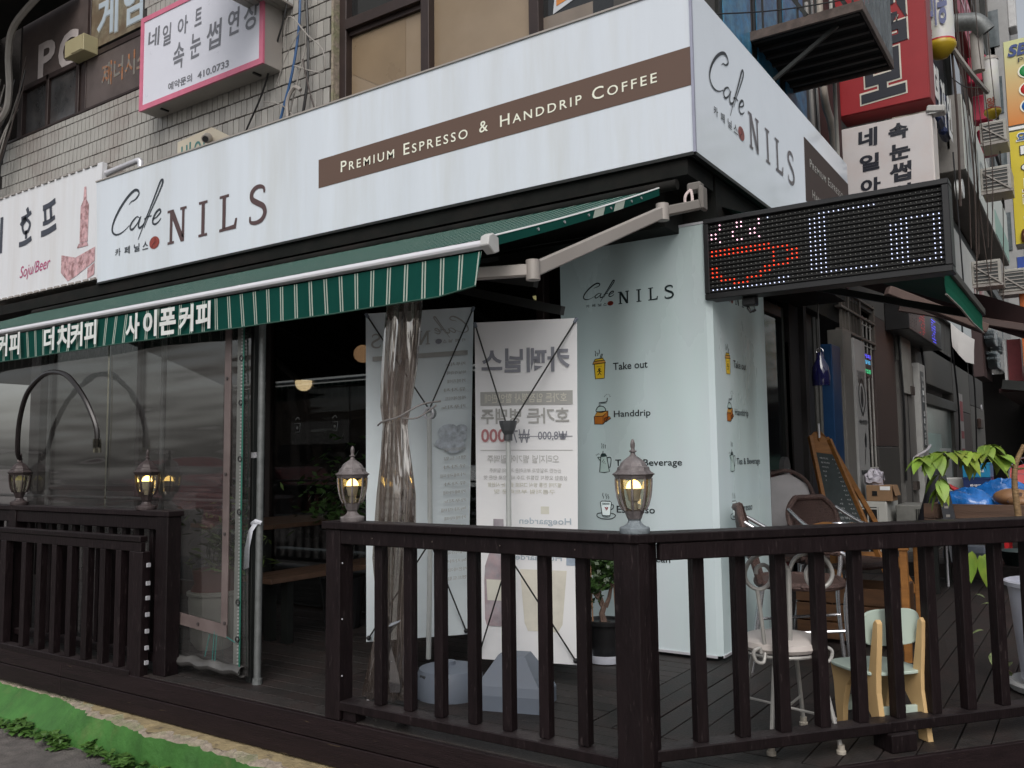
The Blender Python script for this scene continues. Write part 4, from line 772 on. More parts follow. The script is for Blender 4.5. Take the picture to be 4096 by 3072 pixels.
# ================================================================= VINYL WALL
vw = thing('vinyl_wall', 'clear vinyl weather curtain wall with brown seams, left of the entrance', 'vinyl curtain', (-5,3.045,0))
random.seed(4)
def sheet(x0, x1, z0, z1, y, nm='vinyl_sheet', amp=.006):
    n = max(2, int((x1-x0)/.08)); m = 24
    return G().grid([[(x0+(x1-x0)*i/n, y+amp*math.sin((x0+(x1-x0)*i/n)*2.6+z_*1.3)+amp*.6*math.sin(z_*5+(x0+(x1-x0)*i/n)*1.1), z_) for i in range(n+1)] for z_ in [z0+(z1-z0)*j/m for j in range(m+1)]]).build(nm, vinyl, vw, smooth=True)
sheet(-8.6,-6.62,.03,1.98,3.045); sheet(-6.6,-5.08,.03,1.98,3.045); sheet(-5.06,-3.72,.05,1.98,3.04)
for x_, w_, m_ in ((-6.61,.03,tape_m),(-3.905,.05,tape_m),(-3.80,.05,M('milky zip strip', (.13,.135,.125), .45, var=.2))): G().box((x_-w_/2,3.026,.24 if w_ == .05 and x_ < -3.85 else .06),(x_+w_/2,3.036,1.98)).build('seam_tape', m_, vw, bevel=.002)
G().box((-5.07,3.032,.05),(-5.062,3.038,1.98)).build('seam', lglass, vw)
G().prism([(-4.72,3.03,.30),(-4.72,3.03,.365),(-3.88,3.025,.30),(-3.88,3.025,.235)], (0,.006,0)).build('seam_tape', tape_m, vw)
g = G(); z_ = .06
while z_ < 1.95: g.ob((-3.778,3.022,z_), (.012,.008,.008)); z_ += .018
g.build('zip_teeth', M('grey zip teeth', (.3,.31,.3), .4), vw, kind='stuff')
G().tube([(-3.765,3.02,1.98),(-3.76,3.015,1.5),(-3.768,3.02,.9),(-3.762,3.018,.4),(-3.765,3.02,.1)], .0045, 6).build('green_cord', M('green cord', (.01,.13,.09), .5), vw)
for z_ in (1.72,1.48,1.18,.90,.43,.24): G().tube([V((-3.775,3.012,z_))+V((.014*math.cos(a*.7),0,.014*math.sin(a*.7))) for a in range(10)], .0035, 5).build('hook_ring', blk_m, vw)
for x_, z_ in ((-3.905,1.62),(-3.905,1.10),(-3.905,.78),(-3.895,.31),(-4.45,.315),(-4.12,.285)): G().tube([(x_,3.02,z_),(x_,3.028,z_)], .009, 10).build('eyelet', M('dark eyelet', (.06,.05,.05), .4), vw)
grt = M('teal thread', (.02,.2,.18), .5); g = G()
for a, b in (((-3.98,.26),(-3.99,.08)),((-3.96,.25),(-3.97,.06)),((-3.88,.24),(-3.80,.22)),((-4.3,.2),(-4.36,.1)),((-4.02,.24),(-4.05,.12))): g.tube([(a[0],3.026,a[1]),(b[0],3.02,b[1])], .0016, 4)
g.build('loose_thread', grt, vw)
rows = []
for i in range(40):
    x_ = -4.75+1.0*i/39; rows.append([(x_, 3.03-.03*math.cos(t)-.004*math.sin(i*1.3), .075+.028*math.sin(t)+.006*math.sin(i*.9)) for t in [2*math.pi*k/10 for k in range(11)]])
G().grid(rows).build('rolled_hem', M('dull rolled vinyl', (.08,.078,.075), .35, var=.3, scale=8), vw, smooth=True)
pl = thing('steel_pole', 'thin galvanised pole at the left side of the entrance', 'pole', (-3.72,3.10,0))
G().tube([(-3.72,3.10,0),(-3.71,3.10,2.1)], .019, 12).build('pole', steel_m, pl, smooth=True); G().lathe((-3.72,3.10,0), [(.026,0),(.026,.03),(.02,.032)], 12).build('pole_foot', steel_m, pl)
pl2 = thing('vinyl_frame_post', 'dark square post just behind the zipped edge of the vinyl wall', 'post', (-3.82,3.12,0))
G().box((-3.80,3.09,0),(-3.765,3.13,2.1)).build('post', metal_dark, pl2, bevel=.003); G().ob((-3.755,3.1,1.2), (.04,.03,.03)).build('clamp', alu_m, pl2)
for x_ in (-5.9,-4.62): G().tube([(x_,3.12,0),(x_,3.12,2.1)], .016, 8).build('frame_tube', steel_m, pl2, smooth=True)
G().tube([(-8.6,3.12,.95),(-3.8,3.12,.95)], .010, 8).build('cross_tube', steel_m, pl2)
rg = thing('tied_rag', 'white rag knotted round the pole at the entrance', 'rag', (-3.73,3.07,.8))
G().grid([[(-3.745,3.075,.83),(-3.72,3.07,.845),(-3.70,3.075,.835)],[(-3.765,3.065,.79),(-3.745,3.05,.80),(-3.72,3.06,.80)],[(-3.79,3.06,.70),(-3.765,3.045,.70),(-3.745,3.06,.71)],[(-3.80,3.06,.62),(-3.775,3.05,.61),(-3.755,3.065,.625)],[(-3.805,3.065,.60),(-3.78,3.055,.595),(-3.76,3.07,.605)]]).build('cloth', M('white rag', (.6,.62,.68), .8), rg, smooth=True)
G().tube([(-3.75,3.08,.835),(-3.71,3.07,.85),(-3.69,3.09,.84)], .012, 6).build('knot', M('white rag', ()), rg)
# gathered curtain
ct = thing('gathered_curtain', 'brownish clear vinyl curtain gathered and tied back beside the banners', 'curtain', (-2.75,3.1,0))
keys = [(2.08,-2.715,.075),(1.95,-2.72,.085),(1.6,-2.745,.085),(1.42,-2.765,.075),(1.34,-2.77,.062),(1.25,-2.77,.07),(1.0,-2.765,.095),(.7,-2.78,.10),(.45,-2.79,.07),(.32,-2.80,.08),(.15,-2.83,.095),(.03,-2.86,.105)]
rows = []; N = 90
for k in range(len(keys)-1):
    for q in range(7):
        t = q/7; z_ = keys[k][0]*(1-t)+keys[k+1][0]*t; c = keys[k][1]*(1-t)+keys[k+1][1]*t; w_ = keys[k][2]*(1-t)+keys[k+1][2]*t
        rows.append([(c+w_*math.cos(2*math.pi*i/N)*(1+.16*math.sin(7*2*math.pi*i/N+z_*1.9)+.09*math.sin(13*2*math.pi*i/N-z_*3.1)+.05*math.sin(5*z_+i*.4)), 3.12+w_*.5*math.sin(2*math.pi*i/N)*(1+.5*math.sin(9*2*math.pi*i/N+z_*1.2)+.2*math.sin(23*2*math.pi*i/N)), z_) for i in range(N+1)])
G().grid(rows).build('vinyl_fabric', curt_m, ct, smooth=True)
G().tube(smooth_path([(-2.83,3.06,1.33),(-2.76,3.02,1.345),(-2.68,3.04,1.365),(-2.60,3.10,1.42),(-2.56,3.2,1.44)], 5), .0045, 6).build('tie_cord', M('grey tie', (.16,.15,.145), .6), ct); G().tube(smooth_path([(-2.68,3.05,1.36),(-2.62,3.1,1.36),(-2.57,3.18,1.42)], 5), .004, 6).build('tie_cord', M('grey tie', ()), ct)
G().grid([[(-2.72,3.03,.42),(-2.66,3.03,.44)],[(-2.76,3.0,.36),(-2.70,2.99,.37)],[(-2.72,3.0,.25),(-2.66,2.99,.26)],[(-2.70,3.0,.12),(-2.62,3.0,.13)]]).build('loose_flap', vinyl, ct, smooth=True)
gc = thing('green_clip', 'small green plastic clip on the deck below the front railing', 'clip', (-2.72,3.02,0)); G().ob((-2.60,2.99,.035), (.05,.03,.05)).ob((-2.60,2.97,.02), (.06,.02,.012)).build('clip', M('green plastic', (.0,.13,.07), .4), gc, bevel=.004)
wt = thing('white_tag', 'small white plastic cap at the hem of the gathered curtain', 'cap', (-2.83,2.99,.0)); G().lathe((-2.83,2.99,0), [(.012,0),(.014,.06),(.008,.07)], 10).build('cap', alu_m, wt)

# ================================================================= X BANNERS
def xban(name, label, bl, br, tl, tr, hub, joint, foot, mat, backr):
    t = thing(name, label, 'banner stand', (foot[0],foot[1],0)); bl, br, tl, tr, hub, joint = map(V, (bl, br, tl, tr, hub, joint)); foot = V(foot)
    rows = []; nrm = (br-bl).cross(tl-bl).normalized()
    for j in range(13): rows.append([(bl*(1-u)+br*u)*(1-j/12)+(tl*(1-u)+tr*u)*(j/12)+nrm*(.004*math.sin(math.pi*u)*math.sin(math.pi*j/12)) for u in [i/8 for i in range(9)]])
    G().grid(rows).build('banner_sheet', mat, t, smooth=True)
    G().tube([foot+V((0,0,.12)), joint, hub], .0135, 12).build('pole', M('white grey pole', (.52,.54,.53), .35, .2), t, smooth=True)
    for c in (tl, tr): e = c+(hub-c)*.04; G().tube([hub+V((0,0,.02)), e], .0042, 6).build('support_rod', metal_dark, t); G().tube([e, c], .009, 8).build('rod_tip', base_m, t)
    for c in (bl, br): e = c+(joint-c)*.04; G().tube([joint, e], .0042, 6).build('support_rod', metal_dark, t); G().sphere(e, .013, 8, 6).build('rod_tip', blk_m, t)
    G().lathe(joint-V((0,0,.03)), [(.017,0),(.02,.02),(.02,.05),(.016,.06)], 12).build('joint', base_m, t)
    return t
Bn = (V((-2.165,3.828,0))-V((-2.694,3.653,0))).normalized()
b2 = xban('beer_banner', 'right banner stand, its sheet seen from behind with mirrored beer offer lettering', (-2.785,3.785,.106), (-2.262,3.945,.104), (-2.694,3.66,1.886), (-2.165,3.828,1.879), (-2.466,3.63,1.29), (-2.49,3.66,.67), (-2.50,3.62,0), banner_m, None)
G().lathe((-2.466,3.63,1.255), [(.022,0),(.022,.03),(.034,.05),(.045,.085),(.047,.1)], 8).build('hub', M('dark grey hub', (.07,.075,.08), .5), b2)
bs = G(); c = V((-2.33,3.39,0)); Rb = Matrix.Rotation(.3,3,'Z')
g = G(); k = []
for (w1, w2, z_) in ((.34,.26,0),(.34,.26,.07),(.30,.24,.11),(.13,.11,.24)): k.append([c+Rb @ V((sx*w1/2, sy*w2/2, z_)) for sx, sy in ((-1,-1),(1,-1),(1,1),(-1,1))])
for i in range(3):
    for j in range(4): g.poly([k[i][j], k[i][(j+1) % 4], k[i+1][(j+1) % 4], k[i+1][j]])
g.poly(k[3]); g.v = [(p[0]-.02, p[1]+.10, p[2]) for p in g.v]; g.build('water_base', base_m, b2)
b1 = xban('menu_banner', 'left banner stand, dim grey blue sheet seen from behind with mirrored menu lettering', (-3.32,3.50,.188), (-2.954,3.921,.193), (-3.25,3.417,1.96), (-2.819,3.823,2.007), (-2.925,3.56,1.41), (-2.955,3.60,.73), (-2.97,3.60,0), banner2_m, None)
G().tube([V((-2.925,3.56,1.41))+V((.03*math.cos(t*.63),-.005,.03*math.sin(t*.63))) for t in range(11)], .007, 6).build('hub', alu_m, b1); G().tube([(-2.925,3.57,1.41),(-2.925,3.585,1.41)], .03, 14).build('hub', M('grey hub disc', (.25,.27,.27), .5), b1)
G().lathe((-2.72,3.46,0), [(.165,0),(.17,.03),(.165,.10),(.15,.135),(.06,.15)], 26).build('water_base', base_m, b1, smooth=True)
for a_ in (3.6,4.4,5.2): G().ob((-2.72+.15*math.cos(a_),3.46+.15*math.sin(a_),.11), (.05,.02,.02), Matrix.Rotation(a_+1.57,3,'Z')).build('grip', M('dark grip', (.05,.055,.06), .6), b1, bevel=.004)
G().lathe((-2.72,3.46,.148), [(.03,0),(.03,.02),(.012,.022)], 14).build('filler_cap', base_m, b1)
# mirrored print: R runs right to left
def bfr(tl, tr, bl):
    tl, tr, bl = V(tl), V(tr), V(bl); R = (tr-tl).normalized(); U = (tl-bl).normalized(); N = R.cross(U).normalized(); return tl, R, U, N, (tr-tl).length, (tl-bl).length
def prn(par, fr, items):
    tl, R, U, N, w, h = fr; by = {}
    for it in items:
        s_, u, v_, ww, hh, m_ = it[:6]; bold = it[6] if len(it) > 6 else .01
        g = by.setdefault(m_.name, (G(), m_))[0]; O = tl+R*(u*w)-U*(v_*h)+N*.0075
        if s_ == '#': fpoly(g, [(0,0),(ww*w,0),(ww*w,hh*h),(0,hh*h)], O-R*(ww*w)-N*.0015, R, U)
        else: txt(g, s_, O, -R, U, w=ww*w, h=hh*h, bold=bold)
    for g, m_ in by.values(): g.build('lettering', m_, par)
f2 = bfr((-2.694,3.66,1.886), (-2.165,3.828,1.879), (-2.785,3.785,.106))
prn(b2, f2, [('카페닐스',.93,.152,.86,.072,pr1,.028),('#',.955,.247,.90,.040,pr2),('호가든 입점행사 할인판매',.90,.240,.80,.027,pr5),('호가든 병맥주',.92,.302,.86,.046,pr2,.022),('₩8,000',.90,.352,.28,.028,pr1,.01),('#',.95,.340,.42,.002,pr1),('₩7',.54,.358,.17,.040,pr1,0),(',000',.34,.362,.28,.046,pr3,.02),('#',.95,.380,.90,.0015,pr2),('오리지널 벨기에 밀맥주',.82,.417,.70,.024,pr4),
 ('신선한 과일향과 부드러운 거품의 밀맥주',.84,.445,.70,.013,pr4),('상큼한 오렌지 껍질과 고수 씨앗으로 만든 맛',.9,.466,.82,.013,pr4),('벨기에 전통 방식 그대로 즐기는 시원함',.84,.487,.72,.013,pr5),('구름처럼 부드러운 맛',.78,.507,.6,.013,pr5)])
prn(b2, f2, [('Hoegaarden',.93,.600,.50,.024,pr6,.01),('#',.72,.565,.08,.022,pr5),('Hoegaarden',.84,.705,.50,.022,pr6,.02),('#',.97,.712,.09,.035,M('faded blue mark', (.30,.36,.44), .5, var=.3, scale=20))])
g = G(); tl, R, U, N, w, h = f2
def onb(g, pts, o=.006, dy=.13): fpoly(g, pts, tl+N*o+U*dy, R, U)
bt = lambda l: [(.06*w+a*.13, -h*.83+b*.5) for a, b in l]
g = G(); onb(g, [(.048,-1.42),(.043,-1.50),(.045,-1.70),(.055,-1.735),(.19,-1.735),(.20,-1.70),(.202,-1.50),(.197,-1.42),(.18,-1.36),(.158,-1.31),(.152,-1.25),(.152,-1.17),(.096,-1.17),(.096,-1.25),(.09,-1.31),(.068,-1.36)]); g.build('bottle_print', M('faded bottle print', (.36,.33,.36), .5, var=.3, scale=12, dirt=(.5,.33,.34), damt=.7, dscale=9), b2)
g = G(); onb(g, [(.06,-1.60),(.185,-1.60),(.19,-1.49),(.055,-1.49)], .0075); onb(g, [(.095,-1.30),(.155,-1.30),(.155,-1.27),(.095,-1.27)], .0075); g.build('label_print', pr5, b2)
g = G(); onb(g, [(.28,-1.62),(.44,-1.62),(.465,-1.58),(.49,-1.30),(.24,-1.30),(.262,-1.58)], .006, 0); g.build('glass_print', M('faded amber print', (.72,.69,.60), .5, var=.15), b2)

f1 = bfr((-3.25,3.417,1.96), (-2.819,3.823,2.007), (-3.32,3.50,.188))
it = [('#',.94,.148,.88,.014,pr2)]
tl1, R1, U1, N1, w1_, h1_ = f1; logo(b1, tl1+R1*(.95*w1_)-U1*(.108*h1_)+N1*.0075, -R1, U1, .9*w1_/2.14, .9*w1_/2.14, pr2, pr2, 1.2, pr1)
random.seed(8)
for i in range(26):
    v_ = .18+i*.0265
    if i in (6,7,8,9): continue
    it.append((random.choice(['아메리카노','카페라떼','바닐라라떼','카푸치노','핸드드립','더치커피','유자차','레몬에이드','녹차라떼']),.92,v_,random.uniform(.16,.24),.011,pr2)); it.append((random.choice(['3,500','4,000','4,500','5,000']),.26,v_,.1,.011,pr2))
prn(b1, f1, it)
g = G(); tl, R, U, N, w, h = f1
for a, b, r in ((.45,-.68,.06),(.50,-.71,.05),(.42,-.74,.045),(.48,-.76,.06),(.52,-.67,.035)): disc(g, (a,b), r, r*.7, tl+N*(.006+.0003*a*10), R, U, 12); 
g.build('bean_print', M('faded bean print', (.40,.44,.49), .5, var=.45, scale=30, dirt=(.6,.66,.7), damt=.6, dscale=14), b1)
# ================================================================= TERRACE OBJECTS
# bonsai like plant in black pot
jp = thing('potted_jade_plant', 'bushy small leaved jade plant with two canes in a black pot on a white saucer', 'potted plant', (-2.39,4.46,0))
J = V((-2.39,4.48,0))
G().lathe(J, [(.085,0),(.10,.006),(.112,.04),(.114,.05),(.107,.05),(.095,.016)], 28, rib=lambda j: 1+.012*(j % 2)).build('saucer', M('white plastic saucer', (.6,.62,.7), .4), jp, smooth=True)
G().lathe(J+V((0,0,.02)), [(.068,0),(.073,.02),(.092,.175),(.096,.192),(.108,.194),(.11,.217),(.102,.22),(.093,.205)], 26).build('pot', blk_m, jp, smooth=True)
G().lathe(J+V((0,0,.215)), [(.095,0),(.06,.008),(.01,.012)], 16).build('soil', M('potting soil', (.03,.02,.015), .9, bump=1), jp)
g = G(); random.seed(31); tips = []
def branch(p, d, L, r, lev):
    q = p+d*L; m = p+d*L*.5+V((random.uniform(-1,1),random.uniform(-1,1),0))*L*.12; g.tube([p, m, q], [r, r*.85, r*.7], 7)
    if lev == 0: tips.append(q); return
    if lev < 3: tips.append(q)
    for i in range(3 if lev > 1 else 3):
        a = random.uniform(0,6.28); nd = (d+V((math.cos(a),math.sin(a),random.uniform(-.1,.5)))*.75).normalized(); branch(q, nd, L*random.uniform(.6,.85), r*.66, lev-1)
branch(J+V((0,0,.21)), V((.05,0,1)), .12, .021, 0); tips.clear()
branch(J+V((-.005,0,.31)), V((-.4,.1,1)).normalized(), .10, .013, 3); branch(J+V((.01,0,.31)), V((.35,-.05,1)).normalized(), .11, .014, 3); branch(J+V((.0,0,.29)), V((-.2,-.5,.9)).normalized(), .08, .010, 2)
g.build('trunk', bark_m, jp, smooth=True)
g = G()
for t_ in tips:
    for i in range(20):
        d = V((random.uniform(-1,1),random.uniform(-1,1),random.uniform(-.8,1))).normalized(); p = t_+d*random.uniform(0,.045); L = random.uniform(.024,.04); q = V((random.uniform(-1,1),random.uniform(-1,1),random.uniform(-.2,1))).normalized(); s = q.orthogonal().normalized()*L*.38; g.add([p, p+q*L*.5+s, p+q*L, p+q*L*.5-s], [(0,1,2,3)])
for i in range(14):
    p = J+V((-.09+random.uniform(-.04,.03),-.02,.31+random.uniform(-.03,.03))); q = V((random.uniform(-1,1),random.uniform(-1,1),random.uniform(-.2,1))).normalized()*.04; s = q.orthogonal().normalized()*.009; g.add([p, p+q*.5+s, p+q, p+q*.5-s], [(0,1,2,3)])
g.build('foliage', leafd_m, jp, kind='stuff')
for a, b in (((-.06,-.03),(-.07,-.03)),((.065,.02),(.055,.01))): G().tube([J+V((a[0],a[1],.2)), J+V((b[0],b[1],.54))], .0045, 6).build('cane', M('bamboo cane', (.35,.2,.12), .5), jp)

# iron bar stool style chair
ic = thing('round_seat_iron_chair', 'white iron chair with round pink cushion and scroll back, just inside the angled railing', 'chair', (-1.02,3.66,0))
C0 = V((-1.10,3.62,0))
feet = [V((-1.114,3.44,0)), V((-1.338,3.73,0)), V((-.889,3.597,0)), V((-1.113,3.887,0))]
for f in feet: tp = C0+(f-C0)*.62+V((0,0,.375)); G().tube([f+V((0,0,.02)), tp], .009, 8).build('leg', wmet_m, ic, smooth=True); G().lathe(f, [(.018,0),(.019,.012),(.014,.016),(.014,.035)], 12).build('rubber_foot', M('cream rubber', (.42,.38,.32), .6), ic, smooth=True)
G().tube([feet[0]*.93+C0*.07+V((0,0,.13)), feet[3]*.93+C0*.07+V((0,0,.13))], .006, 6).tube([feet[1]*.93+C0*.07+V((0,0,.13)), feet[2]*.93+C0*.07+V((0,0,.13))], .006, 6).build('cross_brace', wmet_m, ic)
Cs = C0+V((-.01,-.02,.395))
G().lathe(Cs, [(.13,-.018),(.158,-.010),(.168,.004),(.163,.024),(.135,.036),(.07,.042),(.01,.044)], 36).build('cushion', cushion_m, ic, smooth=True)
G().tube([Cs+V((.15*math.cos(a*.2618),.15*math.sin(a*.2618),-.024)) for a in range(25)], .007, 6).build('seat_ring', wmet_m, ic)
al = V((.82,.57,0)).normalized(); bk = V((.57,-.82,0)).normalized(); B0 = V((-1.038,3.50,0))
def bp_(u, w_, z_): return B0+al*u+bk*w_+V((0,0,z_))
G().tube([bp_(0,-.02,.40), bp_(0,0,.72)], .0115, 8).build('back_bar', wmet_m, ic, smooth=True)
for s in (-1,1):
    G().tube(smooth_path([bp_(0,0,.70), bp_(s*.03,0,.755), bp_(s*.09,0,.775), bp_(s*.145,0,.755), bp_(s*.175,0,.70), bp_(s*.16,0,.655), bp_(s*.12,0,.635), bp_(s*.08,0,.655), bp_(s*.07,0,.70), bp_(s*.095,0,.73), bp_(s*.125,0,.72), bp_(s*.13,0,.695)], 4), .0085, 8).build('scroll', wmet_m, ic, smooth=True)
    G().tube([bp_(s*.128,0,.64), bp_(s*.115,0,.52), bp_(s*.10,-.01,.38)], .0085, 8).build('back_post', wmet_m, ic, smooth=True)
    G().tube(smooth_path([bp_(s*.10,-.01,.40), bp_(s*.115,.01,.355), bp_(s*.145,.015,.36), bp_(s*.155,.015,.395), bp_(s*.13,.015,.41), bp_(s*.125,.015,.39)], 4), .007, 8).build('scroll', wmet_m, ic, smooth=True)

# small plywood child's chair
kc = thing('plywood_chair', 'small pale plywood chair with mint green seat and backrest seen from behind the railing', 'chair', (-.76,4.0,0))
P0 = V((-.775,3.775,0)); P1 = V((-.61,3.945,0)); fwd = V((-.779,.627,0)); wd = (P1-P0).normalized()
P1 = P0+wd*.205
def side(o, nm):
    def q(f, z): return o+fwd*f+V((0,0,z))
    rear = [(-.01,0),(.045,0),(.055,.10),(.12,.19),(.165,.235),(.165,.262),(.06,.262),(.055,.30),(.035,.40),(.02,.48),(.005,.495),(-.008,.48),(.0,.38),(.012,.27),(.015,.2)]
    G().prism([q(f, z) for f, z in rear], wd*.024).build('side_leg', pale_m, kc, bevel=.002)
    fr2 = [(.27,0),(.235,0),(.225,.10),(.20,.19),(.165,.235),(.165,.262),(.30,.262),(.285,.19),(.28,.1)]
    G().prism([q(f, z) for f, z in fr2], wd*.024).build('side_leg', pale_m, kc, bevel=.002)
side(P0, 'a'); side(P1, 'b')
ms = P0+wd*.114
def kq(u, f, z): return ms+wd*u+fwd*f+V((0,0,z))
st = []
for k in range(28):
    a = 2*math.pi*k/28; cx_ = math.cos(a); sy_ = math.sin(a); u = .145*math.copysign(abs(cx_)**.55, cx_); f = .165+.145*math.copysign(abs(sy_)**.55, sy_); st.append(kq(u, f, .264))
G().prism(st, (0,0,.014)).build('seat', mint_m, kc, bevel=.003)
bkp = []
for k in range(28):
    a = 2*math.pi*k/28; cx_ = math.cos(a); sy_ = math.sin(a); u = .135*math.copysign(abs(cx_)**.5, cx_); z = .435+.075*math.copysign(abs(sy_)**.5, sy_)+.015; bkp.append(kq(u, .035+.08*abs(u)*0+.02, z))
G().prism(bkp, fwd*.012).build('backrest', mint_m, kc, bevel=.003)
G().bar(kq(-.105,.05,.10), kq(.105,.05,.10), .016, .07).build('stretcher', mint_m, kc, bevel=.002); G().bar(kq(-.105,.26,.10), kq(.105,.26,.10), .016, .06).build('stretcher', mint_m, kc, bevel=.002)
for u in (-.1,.1): G().tube([kq(u*1.0-.0,-.012,.06),kq(u,-.006,.06)], .006, 8).build('screw', M('bronze screw', (.08,.05,.02), .4), kc)

# wicker chairs
def wicker(loc, rz, label, full=True):
    t = thing('wicker_armchair', label, 'chair', loc, rz, 'wicker terrace chairs'); m = MW[t]
    T = lambda p: m @ V(p)
    n = 24; seat = G()
    top = [(.23*math.copysign(abs(math.cos(a))**.7, math.cos(a)), .22*math.copysign(abs(math.sin(a))**.7, math.sin(a)), .45) for a in [2*math.pi*i/n for i in range(n)]]
    seat.prism([T(p) for p in top], m.to_3x3() @ V((0,0,.018))).build('seat', wick_m, t)
    G().tube([T((p[0]*1.03,p[1]*1.03,.458)) for p in top+[top[0]]], .022, 8).build('seat_rim', wick_m, t, smooth=True)
    bw = G(); rows = []
    for j in range(11):
        z = .47+.40*j/10; w_ = .19+.05*math.sin(math.pi*j/10*.75)-(.09*((j-7)/3)**2 if j > 7 else 0); rows.append([T((w_*u*1.0, -.21-.10*j/10-.05*(1-u*u)*math.sin(math.pi*j/12), z)) for u in [-1+2*i/12 for i in range(13)]])
    bw.grid(rows).build('woven_back', wick_m, t, smooth=True)
    g_ = G()
    for j in range(1, 40):
        f_ = j/40*10; i_ = int(f_); fr_ = f_-i_
        if i_ >= 10: break
        pts = [rows[i_][k]*(1-fr_)+rows[i_+1][k]*fr_+V((0,0,.0015*((j+k) % 2))) for k in range(0,13,2)]; g_.tube(pts, .0042, 4)
    g_.build('weave_strands', wick_m, t)
    rim = [rows[j][0] for j in range(11)]+[rows[10][k] for k in range(1,12)]+[rows[j][12] for j in reversed(range(11))]
    G().tube(smooth_path(rim, 2), .02, 8).build('back_rim', wick_m, t, smooth=True)
    for s in (-1,1):
        G().tube(smooth_path([T((s*.24,-.28,.80)), T((s*.27,-.10,.70)), T((s*.28,.10,.66)), T((s*.27,.22,.64)), T((s*.26,.245,.55)), T((s*.25,.22,.35)), T((s*.25,.24,0))], 5), .0125, 10).build('arm_tube', chrome_m, t, smooth=True)
        G().tube(smooth_path([T((s*.275,-.02,.678)), T((s*.281,.10,.662)), T((s*.272,.2,.648))], 4), .02, 8).build('arm_wrap', wick_m, t, smooth=True)
        G().tube([T((s*.22,-.2,.44)), T((s*.24,-.27,0))], .0125, 10).build('leg', chrome_m, t, smooth=True)
        G().tube([T((s*.235,-.235,.2)), T((s*.245,.23,.24))], .009, 8).build('side_brace', chrome_m, t)
    return t
w1 = wicker((-1.42,4.98,0), math.radians(-72), 'brown wicker armchair with shiny tube arms, nearer one, beside the lightbox column')
w2 = dup(w1, (-1.38,6.0,0), math.radians(-115), 'brown wicker armchair farther back, in front of the chalkboard easel')
w3 = thing('light_backed_chair', 'pale backed chair against the dark red wall, half hidden by the lightbox column', 'chair', (-1.9,6.25,0))
G().prism([(-1.98,6.30,.45),(-1.72,6.42,.45),(-1.70,6.45,.75),(-1.75,6.44,.95),(-1.86,6.38,1.03),(-1.98,6.32,1.0)], (-.02,.03,0)).build('backrest', M('pale chair fabric', (.42,.40,.41), .6), w3, bevel=.004)
G().tube(smooth_path([(-1.71,6.42,.3),(-1.69,6.43,.75),(-1.74,6.42,.96),(-1.86,6.36,1.05),(-2.0,6.30,1.02)], 5), .014, 8).build('back_rim', wick_m, w3, smooth=True); G().box((-2.1,6.1,.42),(-1.72,6.42,.46)).build('seat', wick_m, w3, bevel=.01)
for x_, y_ in ((-2.08,6.12),(-1.74,6.12),(-2.08,6.4),(-1.74,6.4)): G().tube([(x_,y_,0),(x_,y_,.42)], .012, 8).build('leg', chrome_m, w3)
# wooden table and box behind the chairs
tb = thing('wooden_cafe_table', 'orange wooden table with papers on top behind the iron chair', 'table', (-1.15,5.35,0))
for i in range(5): G().box((-1.5+i*.13,5.25,.70),(-1.5+i*.13+.127,5.85,.728)).build('tabletop_plank', pine_m, tb, bevel=.003)
G().box((-1.45,5.3,.62),(-.9,5.34,.70)).box((-1.45,5.76,.62),(-.9,5.80,.70)).build('apron', pine_m, tb, bevel=.003)
for x_, y_ in ((-1.42,5.33),(-.93,5.33),(-1.42,5.77),(-.93,5.77)): G().box((x_-.02,y_-.02,0),(x_+.02,y_+.02,.70)).build('leg', pine_m, tb, bevel=.003)
dpine = M('dark crate wood', (.10,.045,.018), .6, var=.3, scale=6, stretch=(1,1,6))
wb = thing('wooden_crate', 'dark orange wooden crate on the deck under the cafe table', 'crate', (-1.4,5.6,0))
for k in range(3): G().box((-1.62,5.60,.03+k*.11),(-1.0,5.62,.03+k*.11+.10)).build('slat', dpine, wb, bevel=.003); G().box((-1.62,6.0,.03+k*.11),(-1.0,6.02,.03+k*.11+.10)).build('slat', dpine, wb, bevel=.003)
for x_ in (-1.62,-1.02): G().box((x_,5.62,.0),(x_+.02,6.0,.36)).build('end_panel', dpine, wb, bevel=.003)
wp = thing('ash_tray', 'small metal ashtray on the wooden cafe table', 'ashtray', (-1.3,5.4,.728)); G().lathe((-1.28,5.4,.728), [(.04,0),(.05,.01),(.055,.03),(.05,.03),(.04,.012)], 18).build('bowl', chrome_m, wp, smooth=True)
# chalkboard easel
cb = thing('chalkboard_easel', 'tall orange wooden A frame chalkboard with handwritten menu, behind the chairs', 'chalkboard', (-1.6,7.6,0))
tl, tr, bl, br = V((-2.06,7.36,1.30)), V((-1.90,7.36,1.30)), V((-1.80,7.20,.05)), V((-1.36,7.45,.05))
TLc, TRc, BLc, BRc = V((-1.985,7.45,1.32)), V((-1.845,7.50,1.29)), V((-1.66,7.05,.0)), V((-1.32,7.32,.0))
G().bar(BLc, TLc, .03, .045).build('frame_side', pine_m, cb, bevel=.003); G().bar(BRc, TRc, .03, .045).build('frame_side', pine_m, cb, bevel=.003)
lerp = lambda a, b, t: a*(1-t)+b*t
G().poly([lerp(BLc,TLc,.44), lerp(BRc,TRc,.44), lerp(BRc,TRc,.90), lerp(BLc,TLc,.90)]).build('chalk_panel', M('green black chalkboard', (.018,.03,.03), .6, var=.3, dirt=(.05,.06,.06), damt=.5), cb)
N_ = (BRc-BLc).cross(TLc-BLc).normalized()
if N_.y > 0: N_ = -N_
top = [lerp(BLc,TLc,.90), lerp(BRc,TRc,.90), lerp(BRc,TRc,1.0)]; mid_ = (TLc+TRc)/2
